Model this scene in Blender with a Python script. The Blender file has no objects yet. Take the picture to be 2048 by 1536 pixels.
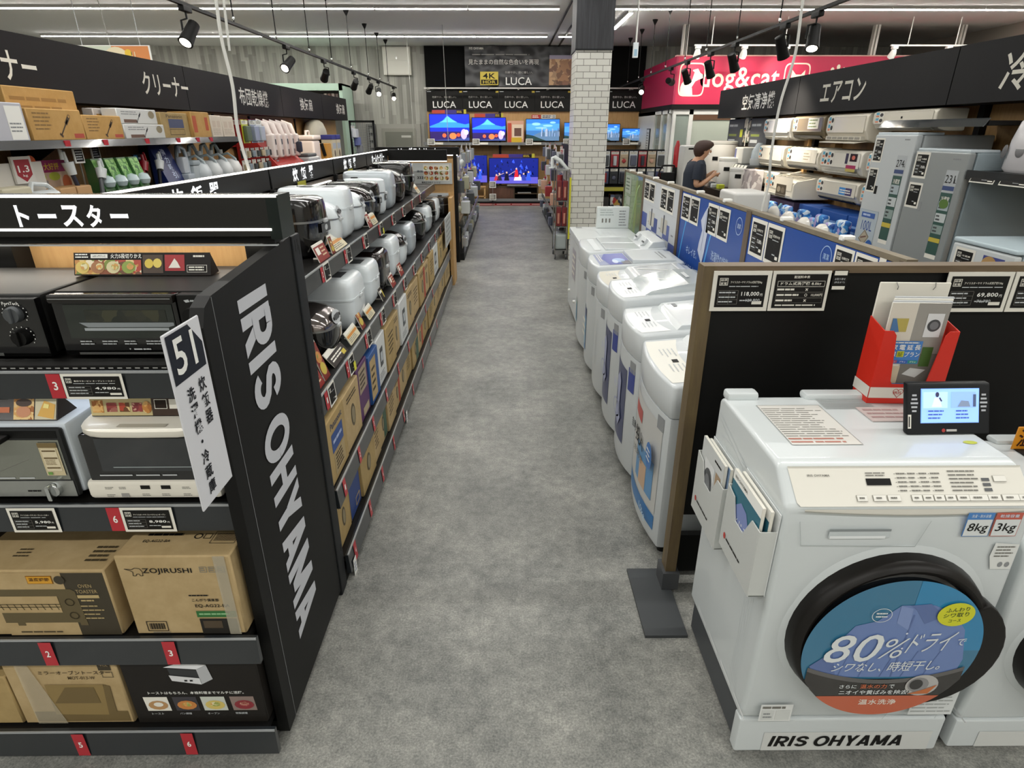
import bpy, bmesh, math, random
from mathutils import Vector, Matrix
RND = random.Random(11)
SC = bpy.context.scene
COL = SC.collection
PI = math.pi
# ---------------------------------------------------------------- camera
cam_d = bpy.data.cameras.new('camera')
cam_d.sensor_fit = 'HORIZONTAL'
cam_d.sensor_width = 36.0
cam_d.lens = 36.0 * 1186.0 / 2048.0
cam_d.clip_end = 100
cam = bpy.data.objects.new('camera', cam_d)
COL.objects.link(cam)
cam.location = (0, 0, 1.7)
cam.rotation_euler = (math.radians(90 - 23.105), 0, math.radians(-0.533))
SC.camera = cam
# ---------------------------------------------------------------- view, world
SC.view_settings.view_transform = 'Standard'
SC.view_settings.look = 'None'
SC.view_settings.gamma = 1.0
SC.view_settings.exposure = 0.58
SC.view_settings.use_curve_mapping = False
cy = SC.cycles
cy.max_bounces = 6
cy.diffuse_bounces = 3
cy.glossy_bounces = 3
cy.transmission_bounces = 4
cy.transparent_max_bounces = 12
cy.caustics_reflective = False
cy.caustics_refractive = False
cy.sample_clamp_indirect = 4.0
cy.use_denoising = True
wd = bpy.data.worlds.new('world')
SC.world = wd
wd.use_nodes = True
wd.node_tree.nodes['Background'].inputs[0].default_value = (.8, .85, .9, 1)
wd.node_tree.nodes['Background'].inputs[1].default_value = .1
# ---------------------------------------------------------------- ceiling rows over and behind the camera
TUBE = 50.0
LIGHT_Z = 3.5
def lamp_row(y, x0, x1):
 d = bpy.data.lights.new('ceiling_row', 'AREA')
 d.shape = 'RECTANGLE'
 d.size = x1 - x0
 d.size_y = .06
 d.energy = TUBE * PI * (x1 - x0) * .06
 d.color = (1, .985, .95)
 o = bpy.data.objects.new('ceiling_row', d)
 o.location = ((x0 + x1) / 2, y, LIGHT_Z - .01)
 COL.objects.link(o)
for ry in (8.1, 5.05, 2.0, -1.05, -4.1):
 lamp_row(ry, -9, .8)
 lamp_row(ry, 1.6, 8.3)
def spot(loc, target, power, size=42, col=(1, .88, .70), blend=1.0):
 d = bpy.data.lights.new('track_spot_beam', 'SPOT')
 d.energy = power
 d.color = col
 d.spot_size = math.radians(size)
 d.spot_blend = blend
 d.shadow_soft_size = .05
 o = bpy.data.objects.new('track_spot_beam', d)
 o.location = loc
 o.rotation_euler = (Vector(target) - Vector(loc)).to_track_quat('-Z', 'Y').to_euler()
 COL.objects.link(o)
# ---------------------------------------------------------------- materials
def lin(h):
 h = h.lstrip('#')
 out = []
 for i in (0, 2, 4):
  c = int(h[i:i + 2], 16) / 255
  out.append(c / 12.92 if c <= .04045 else ((c + .055) / 1.055) ** 2.4)
 return (*out, 1)
_MC = {}
def C(hexa, rough=.5, metal=0.0, emit=0.0, coat=0.0, alpha=1.0):
 """plain principled material, cached"""
 k = (hexa, rough, metal, emit, coat, alpha)
 if k in _MC:
  return _MC[k]
 mt = bpy.data.materials.new('paint_' + hexa.strip('#'))
 mt.use_nodes = True
 b = mt.node_tree.nodes['Principled BSDF']
 b.inputs['Base Color'].default_value = lin(hexa)
 b.inputs['Roughness'].default_value = rough
 b.inputs['Metallic'].default_value = metal
 if max(lin(hexa)[:3]) < .03 and not coat and rough >= .3:
  b.inputs['Specular IOR Level'].default_value = .22
 if emit:
  b.inputs['Emission Color'].default_value = lin(hexa)
  b.inputs['Emission Strength'].default_value = emit
 if coat:
  b.inputs['Coat Weight'].default_value = coat
  b.inputs['Coat Roughness'].default_value = .06
 if alpha < 1:
  b.inputs['Alpha'].default_value = alpha
 _MC[k] = mt
 return mt
def nodes(name, rough=.6):
 mt = bpy.data.materials.new(name)
 mt.use_nodes = True
 nt = mt.node_tree
 b = nt.nodes['Principled BSDF']
 b.inputs['Roughness'].default_value = rough
 return mt, nt, b
def N(nt, t, **kw):
 n = nt.nodes.new(t)
 for k, v in kw.items():
  if isinstance(k, str) and k.startswith('i_'):
   n.inputs[k[2:].replace('_', ' ')].default_value = v
  else:
   setattr(n, k, v)
 return n
def ramp(nt, stops, interp='LINEAR'):
 r = nt.nodes.new('ShaderNodeValToRGB')
 r.color_ramp.interpolation = interp
 el = r.color_ramp.elements
 while len(el) < len(stops):
  el.new(.5)
 for e, (p, c) in zip(el, stops):
  e.position = p
  e.color = lin(c)
 return r
def coords(nt, scale=(1, 1, 1), out='Object'):
 tc = nt.nodes.new('ShaderNodeTexCoord')
 mp = nt.nodes.new('ShaderNodeMapping')
 mp.inputs['Scale'].default_value = scale
 nt.links.new(tc.outputs[out], mp.inputs['Vector'])
 return mp.outputs['Vector']
def noise_mat(name, stops, scale=5, stretch=(1, 1, 1), rough=.6, detail=6, bump=0.0, coat=0.0):
 mt, nt, b = nodes(name, rough)
 v = coords(nt, stretch)
 n = N(nt, 'ShaderNodeTexNoise', i_Scale=scale, i_Detail=detail, i_Roughness=.62)
 nt.links.new(v, n.inputs['Vector'])
 r = ramp(nt, stops)
 nt.links.new(n.outputs['Fac'], r.inputs['Fac'])
 nt.links.new(r.outputs['Color'], b.inputs['Base Color'])
 if coat:
  b.inputs['Coat Weight'].default_value = coat
 if bump:
  bp = N(nt, 'ShaderNodeBump', i_Strength=bump, i_Distance=.01)
  nt.links.new(n.outputs['Fac'], bp.inputs['Height'])
  nt.links.new(bp.outputs['Normal'], b.inputs['Normal'])
 return mt
def mosaic(name, cols, scale=30, rough=.45, noise=.0):
 """printed picture: cells of random colour out of a list"""
 mt, nt, b = nodes(name, rough)
 v = coords(nt)
 nn = N(nt, 'ShaderNodeTexNoise', i_Scale=scale * .7, i_Detail=2.0)
 nt.links.new(v, nn.inputs['Vector'])
 mx = N(nt, 'ShaderNodeMixRGB', i_Fac=.06 + noise)
 nt.links.new(v, mx.inputs[1])
 nt.links.new(nn.outputs['Color'], mx.inputs[2])
 vo = N(nt, 'ShaderNodeTexVoronoi', i_Scale=scale)
 nt.links.new(mx.outputs[0], vo.inputs['Vector'])
 wn = N(nt, 'ShaderNodeSeparateColor')
 nt.links.new(vo.outputs['Color'], wn.inputs[0])
 k = len(cols)
 r = ramp(nt, [((i + .0) / k, c) for i, c in enumerate(cols)], 'CONSTANT' if k > 5 else 'EASE')
 nt.links.new(wn.outputs[0], r.inputs['Fac'])
 nt.links.new(r.outputs['Color'], b.inputs['Base Color'])
 return mt
def floor_mat():
 mt, nt, b = nodes('floor_concrete_vinyl', .42)
 v = coords(nt)
 a = N(nt, 'ShaderNodeTexNoise', i_Scale=2.2, i_Detail=6.0, i_Roughness=.6)
 f = N(nt, 'ShaderNodeTexNoise', i_Scale=16.0, i_Detail=12.0, i_Roughness=.85)
 g = N(nt, 'ShaderNodeTexNoise', i_Scale=150.0, i_Detail=4.0, i_Roughness=.75)
 for n in (a, f, g):
  nt.links.new(v, n.inputs['Vector'])
 m1 = N(nt, 'ShaderNodeMath', operation='MULTIPLY_ADD')
 m1.inputs[1].default_value = .56
 nt.links.new(f.outputs['Fac'], m1.inputs[0])
 m0 = N(nt, 'ShaderNodeMath', operation='MULTIPLY')
 m0.inputs[1].default_value = .36
 nt.links.new(a.outputs['Fac'], m0.inputs[0])
 nt.links.new(m0.outputs[0], m1.inputs[2])
 m2 = N(nt, 'ShaderNodeMath', operation='MULTIPLY_ADD')
 m2.inputs[1].default_value = .48
 nt.links.new(g.outputs['Fac'], m2.inputs[0])
 nt.links.new(m1.outputs[0], m2.inputs[2])
 r = ramp(nt, [(.54, '#50514e'), (.64, '#71726e'), (.73, '#8c8c86'), (.86, '#b4b2aa')])
 nt.links.new(m2.outputs[0], r.inputs['Fac'])
 nt.links.new(r.outputs['Color'], b.inputs['Base Color'])
 return mt
def plank_mat(name='grey_plank_wallpaper'):
 mt, nt, b = nodes(name, .7)
 tc = nt.nodes.new('ShaderNodeTexCoord')
 sp = nt.nodes.new('ShaderNodeSeparateXYZ')
 nt.links.new(tc.outputs['Object'], sp.inputs[0])
 def mth(op, a, bb=None):
  n = N(nt, 'ShaderNodeMath', operation=op)
  for i, s in enumerate((a, bb)):
   if s is None:
    continue
   if isinstance(s, (int, float)):
    n.inputs[i].default_value = s
   else:
    nt.links.new(s, n.inputs[i])
  return n.outputs[0]
 xy = mth('ADD', sp.outputs[0], sp.outputs[1])
 px = mth('FLOOR', mth('DIVIDE', xy, .095))
 w1 = N(nt, 'ShaderNodeTexWhiteNoise', noise_dimensions='1D')
 nt.links.new(px, w1.inputs['W'])
 zoff = mth('ADD', mth('DIVIDE', sp.outputs[2], .75), mth('MULTIPLY', w1.outputs['Value'], 7.0))
 pz = mth('FLOOR', zoff)
 cb = N(nt, 'ShaderNodeCombineXYZ')
 nt.links.new(px, cb.inputs[0])
 nt.links.new(pz, cb.inputs[1])
 w2 = N(nt, 'ShaderNodeTexWhiteNoise', noise_dimensions='2D')
 nt.links.new(cb.outputs[0], w2.inputs['Vector'])
 mp = N(nt, 'ShaderNodeMapping')
 mp.inputs['Scale'].default_value = (22, 22, 1.6)
 nt.links.new(tc.outputs['Object'], mp.inputs['Vector'])
 ns = N(nt, 'ShaderNodeTexNoise', i_Scale=1.0, i_Detail=4.0)
 nt.links.new(mp.outputs[0], ns.inputs['Vector'])
 s = mth('ADD', mth('MULTIPLY', w2.outputs['Value'], .55), mth('MULTIPLY', ns.outputs['Fac'], .5))
 r = ramp(nt, [(.1, '#74746d'), (.5, '#98978f'), (.9, '#b5b4ab')])
 nt.links.new(s, r.inputs['Fac'])
 nt.links.new(r.outputs['Color'], b.inputs['Base Color'])
 return mt
def brick_mat():
 mt, nt, b = nodes('white_subway_brick', .35)
 tc = nt.nodes.new('ShaderNodeTexCoord')
 sp = nt.nodes.new('ShaderNodeSeparateXYZ')
 nt.links.new(tc.outputs['Object'], sp.inputs[0])
 ad = N(nt, 'ShaderNodeMath', operation='ADD')
 nt.links.new(sp.outputs[0], ad.inputs[0])
 nt.links.new(sp.outputs[1], ad.inputs[1])
 cb = N(nt, 'ShaderNodeCombineXYZ')
 nt.links.new(ad.outputs[0], cb.inputs[0])
 nt.links.new(sp.outputs[2], cb.inputs[1])
 br = N(nt, 'ShaderNodeTexBrick')
 br.inputs['Color1'].default_value = lin('#dcdbd3')
 br.inputs['Color2'].default_value = lin('#d3d2ca')
 br.inputs['Mortar'].default_value = lin('#77756d')
 br.inputs['Scale'].default_value = 1
 br.inputs['Mortar Size'].default_value = .0035
 br.inputs['Brick Width'].default_value = .165
 br.inputs['Row Height'].default_value = .0725
 nt.links.new(cb.outputs[0], br.inputs['Vector'])
 nt.links.new(br.outputs['Color'], b.inputs['Base Color'])
 return mt
M_WHITE = C('#d6dbdb', .32, coat=.35)          # glossy appliance white
M_WARM = C('#e9e4d6', .4, coat=.2)             # cream plastic
M_LGREY = C('#c3c7c8', .45)
M_MGREY = C('#8d9091', .5)
M_DGREY = C('#4a4d4f', .5)
M_BLACK = C('#0f0f0e', .5)
M_GLOSSBLK = C('#0d0d0d', .12, coat=.6)
M_SHELF = C('#141312', .42)
M_FRAME = C('#1b1d1f', .5)
M_RAIL = C('#23272a', .3, coat=.4)             # dark price rail under clear plastic
M_CLEAR = C('#aab0b0', .1, alpha=.38)
M_GLASS = C('#10130f', .05, coat=.8)
M_RED = C('#b3262f', .45)
M_TAG = C('#b52a34', .35)
M_PAPER = C('#e9e6da', .6)
M_PWHITE = C('#f0f0ea', .6)
M_INK = C('#191816', .6)
M_INKG = C('#77756e', .6)
M_CHROME = C('#cfd2d2', .18, metal=1)
M_STEEL = C('#9a9b98', .3, metal=.8)
M_GLOW = C('#fffaf0', .5, emit=3.0)  # LED strips, and the painted reflection along sign top edges
M_TUBE = C('#fffcf5', .5, emit=TUBE)
M_CARD = noise_mat('cardboard', [(.3, '#9f8757'), (.7, '#af9664')], 14, rough=.75)
M_CARD2 = noise_mat('cardboard_tan', [(.3, '#a89064'), (.7, '#b9a176')], 14, rough=.75)
M_CARD3 = noise_mat('cardboard_dull', [(.3, '#9a8254'), (.7, '#a98f5f')], 14, rough=.75)
M_ORANGEBOX = noise_mat('cardboard_warm', [(.3, '#b38a48'), (.7, '#c2995a')], 10, rough=.7)
M_VENEER = noise_mat('oak_veneer', [(.3, '#b58d58'), (.7, '#c7a06c')], 6, (9, 9, .9), .55)
M_DVENEER = noise_mat('walnut_veneer', [(.3, '#4b3c2a'), (.7, '#66533b')], 6, (9, 9, .9), .5)
M_FLOOR = floor_mat()
M_PLANK = plank_mat()
M_BRICK = brick_mat()
M_DPLANK = noise_mat('dark_plank_cladding', [(.3, '#242528'), (.7, '#3d3e42')], 5, (12, 12, .5), .6)
M_FOOD = mosaic('food_print', ['#c98d4a', '#e5c88d', '#8c4a25', '#7e8e3a', '#d8b35f', '#b3452f', '#efe3c4', '#6d4526'], 45)
M_BREAD = mosaic('bread_print', ['#b97a35', '#d9a55c', '#e8c98c', '#a5652c'], 60)
M_MEAT = mosaic('meat_print', ['#7b2b2f', '#a8494a', '#8d3a33', '#c99a86'], 60)
M_SALAD = mosaic('salad_print', ['#cbbf6a', '#e6ddb0', '#9aa24a', '#d49b52'], 70)
M_GREENPRINT = mosaic('leaf_print', ['#3f7a34', '#6ca552', '#2c5a2a', '#8fbf6d'], 45)
M_PHOTO = mosaic('room_print', ['#c9c2b5', '#8d8678', '#5f6a58', '#dad6cb', '#a58b6b', '#3d4240'], 22)
M_MIX = mosaic('package_print', ['#2f3440', '#b8352f', '#d9d7cf', '#8c8f96', '#5d6a86', '#e8e6df', '#c9a24a', '#43474d'], 16)
M_BLUEPK = mosaic('blue_pack_print', ['#2e6fc0', '#7fb6e6', '#d9e6f2', '#3f8fd6', '#b6a8dc', '#234f9a'], 26)
# ---------------------------------------------------------------- mesh builder
_TX = {}
def text_geo(s, bold):
 k = (s, bold)
 if k not in _TX:
  c = bpy.data.curves.new('lettering', 'FONT')
  c.body = s
  c.size = 1
  c.resolution_u = 3
  c.offset = bold
  c.space_character = 1 + max(0, bold) * 4
  o = bpy.data.objects.new('lettering', c)
  COL.objects.link(o)
  dg = bpy.context.evaluated_depsgraph_get()
  me = bpy.data.meshes.new_from_object(o.evaluated_get(dg))
  vs = [(v.co.x, v.co.y) for v in me.vertices]
  fs = [tuple(p.vertices) for p in me.polygons]
  bpy.data.objects.remove(o)
  bpy.data.meshes.remove(me)
  bpy.data.curves.remove(c)
  xs = [v[0] for v in vs] or [0]
  ys = [v[1] for v in vs] or [0]
  _TX[k] = (vs, fs, min(xs), max(xs), min(ys), max(ys))
 return _TX[k]
_arc = lambda cx, cy, rx, ry, a0, a1, n: [(cx + rx * math.cos(a0 + (a1 - a0) * i / n), cy + ry * math.sin(a0 + (a1 - a0) * i / n)) for i in range(n + 1)]
BLOCK = {
 ' ': (.26, [], []),
 'I': (.30, [((.11, 0), (.11, 1))], []),
 'R': (.74, [((.11, 0), (.11, 1)), ((.30, .45), (.55, 0))], [[(.11, .9), (.36, .9)] + _arc(.36, .67, .2, .23, PI / 2, -PI / 2, 10) + [(.11, .44)]]),
 'S': (.72, [], [[(.56, .70)] + _arc(.33, .70, .22, .20, .2, PI * .9, 8) + [(.12, .66), (.20, .57), (.33, .52), (.47, .46), (.55, .36)] + _arc(.33, .30, .23, .20, 0, -PI * .92, 9)]),
 'O': (.86, [], [_arc(.40, .5, .30, .41, 0, 2 * PI, 28)]),
 'H': (.76, [((.11, 0), (.11, 1)), ((.57, 0), (.57, 1)), ((.11, .5), (.57, .5))], []),
 'Y': (.70, [((.33, .40), (.10, 1)), ((.33, .40), (.56, 1)), ((.33, 0), (.33, .46))], []),
 'A': (.76, [((.11, 0), (.33, 1)), ((.58, 0), (.36, 1)), ((.19, .27), (.50, .27))], []),
 'M': (.92, [((.11, 0), (.11, 1)), ((.73, 0), (.73, 1)), ((.42, .12), (.14, 1)), ((.42, .12), (.70, 1))], []),
}
class B:
 """collects faces with materials and links them as ONE mesh object"""
 def __init__(s):
  s.V, s.F, s.I, s.S, s.mats = [], [], [], [], []
  s.wn = False
  s.on('front', 0)
 def mi(s, m):
  if m not in s.mats:
   s.mats.append(m)
  return s.mats.index(m)
 def add(s, vs, fs, m, smooth=False):
  b = len(s.V)
  s.V.extend(tuple(v) for v in vs)
  i = s.mi(m)
  for f in fs:
   s.F.append(tuple(b + k for k in f))
   s.I.append(i)
   s.S.append(smooth)
  return s
 # solids
 def box(s, x0, x1, y0, y1, z0, z1, m):
  v = [(x, y, z) for z in (z0, z1) for y in (y0, y1) for x in (x0, x1)]
  return s.add(v, [(0, 2, 3, 1), (4, 5, 7, 6), (0, 1, 5, 4), (2, 6, 7, 3), (0, 4, 6, 2), (1, 3, 7, 5)], m)
 def rbox(s, x0, x1, y0, y1, z0, z1, m, r=.01, seg=2):
  bm = bmesh.new()
  bmesh.ops.create_cube(bm, size=1)
  for v in bm.verts:
   v.co = ((x0 + x1) / 2 + v.co.x * (x1 - x0), (y0 + y1) / 2 + v.co.y * (y1 - y0), (z0 + z1) / 2 + v.co.z * (z1 - z0))
  r = min(r, abs(x1 - x0) * .49, abs(y1 - y0) * .49, abs(z1 - z0) * .49)
  bmesh.ops.bevel(bm, geom=bm.edges[:], offset=r, segments=seg, profile=.5, affect='EDGES')
  bm.verts.index_update()
  s.add([v.co[:] for v in bm.verts], [tuple(v.index for v in f.verts) for f in bm.faces], m, True)
  bm.free()
  s.wn = True
  return s
 def prism(s, pts, axis, a, b, m, smooth=False):
  """2-D outline (counter-clockwise seen from +axis) pushed from a to b along axis; x: (y,z) y: (x,z) z: (x,y)"""
  n = len(pts)
  def p3(p, t):
   return {'x': (t, p[0], p[1]), 'y': (p[0], t, p[1]), 'z': (p[0], p[1], t)}[axis]
  v = [p3(p, a) for p in pts] + [p3(p, b) for p in pts]
  f = [(i, (i + 1) % n, n + (i + 1) % n, n + i) for i in range(n)]
  s.add(v, f, m, smooth)
  k = len(s.V) - 2 * n
  i = s.mi(m)
  for cap in (tuple(k + q for q in reversed(range(n))), tuple(k + n + q for q in range(n))):
   s.F.append(cap)
   s.I.append(i)
   s.S.append(False)
  return s
 def loft(s, rings, m, caps=True, smooth=True):
  n = len(rings[0])
  v = [p for r in rings for p in r]
  f = []
  for k in range(len(rings) - 1):
   for i in range(n):
    j = (i + 1) % n
    f.append((k * n + i, k * n + j, (k + 1) * n + j, (k + 1) * n + i))
  s.add(v, f, m, smooth)
  if caps:
   b = len(s.V) - len(v)
   i = s.mi(m)
   for cap in (tuple(b + q for q in reversed(range(n))), tuple(b + (len(rings) - 1) * n + q for q in range(n))):
    s.F.append(cap)
    s.I.append(i)
    s.S.append(smooth)
  return s
 def lathe(s, prof, c, m, seg=20, axis='z', smooth=True, caps=True):
  """prof: (radius, height) list along axis from point c"""
  rings = []
  for r, h in prof:
   ring = []
   for k in range(seg):
    a = 2 * PI * k / seg
    p, q = r * math.cos(a), r * math.sin(a)
    ring.append({'z': (c[0] + p, c[1] + q, c[2] + h), 'y': (c[0] + p, c[1] - h, c[2] + q), 'x': (c[0] + h, c[1] + p, c[2] + q)}[axis])
   rings.append(ring)
  return s.loft(rings, m, caps, smooth)
 def tube(s, pts, r, m, seg=8, rr=None):
  pts = [Vector(p) for p in pts]
  rings = []
  up = None
  for k, p in enumerate(pts):
   d = (pts[min(k + 1, len(pts) - 1)] - pts[max(k - 1, 0)]).normalized()
   if up is None:
    up = Vector((0, 0, 1)) if abs(d.z) < .9 else Vector((1, 0, 0))
   a = d.cross(up).normalized()
   up = a.cross(d).normalized()
   q = rr[k] if rr else r
   rings.append([p + a * (q * math.cos(2 * PI * i / seg)) + up * (q * math.sin(2 * PI * i / seg)) for i in range(seg)])
  return s.loft(rings, m)
 # flat prints on a working plane
 def on(s, side, at=0.0, o=None, u=None, v=None):
  if side == 'front':
   s.o, s.u, s.v = Vector((0, at, 0)), Vector((1, 0, 0)), Vector((0, 0, 1))
  elif side == 'top':
   s.o, s.u, s.v = Vector((0, 0, at)), Vector((1, 0, 0)), Vector((0, 1, 0))
  elif side == 'right':
   s.o, s.u, s.v = Vector((at, 0, 0)), Vector((0, 1, 0)), Vector((0, 0, 1))
  elif side == 'left':
   s.o, s.u, s.v = Vector((at, 0, 0)), Vector((0, -1, 0)), Vector((0, 0, 1))
  else:
   s.o, s.u, s.v = Vector(o), Vector(u).normalized(), Vector(v).normalized()
  s.n = s.u.cross(s.v)
  s.e = .0008
  return s
 def pt(s, u, v, k=1):
  return s.o + s.u * u + s.v * v + s.n * (s.e * k)
 def rect(s, u0, v0, u1, v1, m, k=1):
  return s.add([s.pt(u0, v0, k), s.pt(u1, v0, k), s.pt(u1, v1, k), s.pt(u0, v1, k)], [(0, 1, 2, 3)], m)
 def poly(s, pts, m, k=1):
  return s.add([s.pt(a, b, k) for a, b in pts], [tuple(range(len(pts)))], m)
 def oval(s, u, v, ru, rv, m, k=1, seg=20, a0=0, a1=2 * PI):
  full = a1 - a0 > 6.28
  n = seg if full else seg + 1
  return s.poly([(u + ru * math.cos(a0 + (a1 - a0) * i / seg), v + rv * math.sin(a0 + (a1 - a0) * i / seg)) for i in range(n)], m, k)
 def ring(s, u, v, ru, rv, w, m, k=1, seg=24):
  vs, fs = [], []
  for i in range(seg):
   a = 2 * PI * i / seg
   vs += [s.pt(u + ru * math.cos(a), v + rv * math.sin(a), k), s.pt(u + (ru - w) * math.cos(a), v + (rv - w) * math.sin(a), k)]
   j = (i + 1) % seg
   fs.append((2 * i + 1, 2 * i, 2 * j, 2 * j + 1))
  return s.add(vs, fs, m)
 def frame(s, u0, v0, u1, v1, w, m, k=1):
  s.rect(u0, v0, u1, v0 + w, m, k)
  s.rect(u0, v1 - w, u1, v1, m, k)
  s.rect(u0, v0 + w, u0 + w, v1 - w, m, k)
  return s.rect(u1 - w, v0 + w, u1, v1 - w, m, k)
 def line(s, a, b, w, m, k=1):
  d = Vector((b[0] - a[0], b[1] - a[1]))
  p = Vector((-d.y, d.x)).normalized() * (w / 2)
  return s.poly([(a[0] - p.x, a[1] - p.y), (b[0] - p.x, b[1] - p.y), (b[0] + p.x, b[1] + p.y), (a[0] + p.x, a[1] + p.y)], m, k)
 def text(s, t, u, v, w, h, m, k=2, bold=.012, shear=0.0, rot=0.0):
  """lettering centred at (u, v) and fitted to width w and height h (either may be None)"""
  vs, fs, x0, x1, y0, y1 = text_geo(t, bold)
  if not fs:
   return s
  W, H = max(x1 - x0, 1e-4), max(y1 - y0, 1e-4)
  if w is None:
   sy = h / H
   sx = sy
  elif h is None:
   sx = w / W
   sy = sx
  else:
   sx, sy = w / W, h / H
  ca, sa = math.cos(rot), math.sin(rot)
  out = []
  for x, y in vs:
   yy = (y - (y0 + y1) / 2) * sy
   xx = (x - (x0 + x1) / 2) * sx + yy * shear
   out.append(s.pt(u + xx * ca - yy * sa, v + xx * sa + yy * ca, k))
  return s.add(out, fs, m)
 def block(s, t, u, v, w, h, m, k=2, th=.2, shear=0.0):
  """heavy block capitals drawn with strokes, fitted to width w and height h"""
  x = 0
  quads = []
  for ch in t:
   wd, lines, curves = BLOCK[ch]
   for j, ((x0, y0), (x1, y1)) in enumerate(lines):
    if abs(y1 - y0) < 1e-6:
     quads.append([(x + x0, y0 - th / 2), (x + x1, y0 - th / 2), (x + x1, y0 + th / 2), (x + x0, y0 + th / 2), j])
    else:
     q = th / 2 * math.hypot(x1 - x0, y1 - y0) / abs(y1 - y0)
     quads.append([(x + x0 - q, y0), (x + x0 + q, y0), (x + x1 + q, y1), (x + x1 - q, y1), j])
   for c in curves:
    ed = []
    for i, p in enumerate(c):
     a, d = c[max(i - 1, 0)], c[min(i + 1, len(c) - 1)]
     n = Vector((-(d[1] - a[1]), d[0] - a[0])).normalized() * th / 2
     ed.append(((x + p[0] - n.x, p[1] - n.y), (x + p[0] + n.x, p[1] + n.y)))
    quads += [[ed[i][0], ed[i + 1][0], ed[i + 1][1], ed[i][1], 4] for i in range(len(ed) - 1)]
   x += wd
  W = x - .08
  for q in quads:
   s.poly([(u + (px / W - .5) * w + (py - .5) * h * shear, v + (py - .5) * h) for px, py in q[:4]], m, k + .3 * q[4])
  return s
 def small(s, u0, v0, u1, v1, n, m, k=2, fill=.45, seed=None):
  """rows of broken bars: print too small to read"""
  rr = random.Random(seed if seed is not None else RND.random())
  h = (v1 - v0) / n
  for i in range(n):
   u = u0
   top = v1 - i * h
   stop = u1 - (u1 - u0) * rr.uniform(0, .3)
   while u < stop - 1e-6:
    w = min((u1 - u0) * rr.uniform(.12, .4), stop - u)
    s.rect(u, top - h * fill - h * .2, u + w * .9, top - h * .2, m, k)
    u += w
  return s
 # finishing
 def build(s, name, parent=None, loc=(0, 0, 0), rot=0.0, world=False):
  me = bpy.data.meshes.new(name)
  off = Vector((0, 0, 0))
  if world:
   q = parent
   while q is not None:
    off += Vector(q.location)
    q = q.parent
  me.from_pydata([tuple(Vector(v) - off) for v in s.V], [], s.F)
  for m in s.mats:
   me.materials.append(m)
  me.polygons.foreach_set('material_index', s.I)
  me.polygons.foreach_set('use_smooth', s.S)
  if any(s.S):
   me.set_sharp_from_angle(angle=math.radians(42))
  me.update()
  o = bpy.data.objects.new(name, me)
  COL.objects.link(o)
  if parent is not None:
   o.parent = parent
   if not world:
    o.location = loc
    o.rotation_euler = (0, 0, rot)
  else:
   o.location = loc
   o.rotation_euler = (0, 0, rot)
  if s.wn:
   md = o.modifiers.new('weighted_normal', 'WEIGHTED_NORMAL')
   md.keep_sharp = True
  return o
def tag(o, label, cat, group=None, kind=None):
 o['label'] = label
 o['category'] = cat
 if group:
  o['group'] = group
 if kind:
  o['kind'] = kind
 return o
def thing(name, label, cat, loc=(0, 0, 0), rot=0.0, group=None):
 o = bpy.data.objects.new(name, None)
 o.empty_display_size = .1
 COL.objects.link(o)
 o.location = loc
 o.rotation_euler = (0, 0, rot)
 return tag(o, label, cat, group)
def struct(name, b, loc=(0, 0, 0), label=None):
 o = b.build(name, loc=loc)
 o['kind'] = 'structure'
 if label:
  o['label'] = label
 return o
ORD = ['first', 'second', 'third', 'fourth', 'fifth', 'sixth', 'seventh', 'eighth', 'ninth', 'tenth', 'eleventh', 'twelfth', 'thirteenth', 'fourteenth', 'fifteenth', 'sixteenth', 'seventeenth', 'eighteenth', 'nineteenth', 'twentieth']
UP = -PI / 2                                   # a thing turned to face the left (-X)
RT = PI / 2                                    # a thing turned to face the right (+X)
def sring(cx, cy, z, rx, ry, n=4.0, seg=24):
 """super-ellipse ring"""
 out = []
 for k in range(seg):
  a = 2 * PI * k / seg
  c, d = math.cos(a), math.sin(a)
  out.append((cx + rx * math.copysign(abs(c) ** (2 / n), c), cy + ry * math.copysign(abs(d) ** (2 / n), d), z))
 return out
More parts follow.
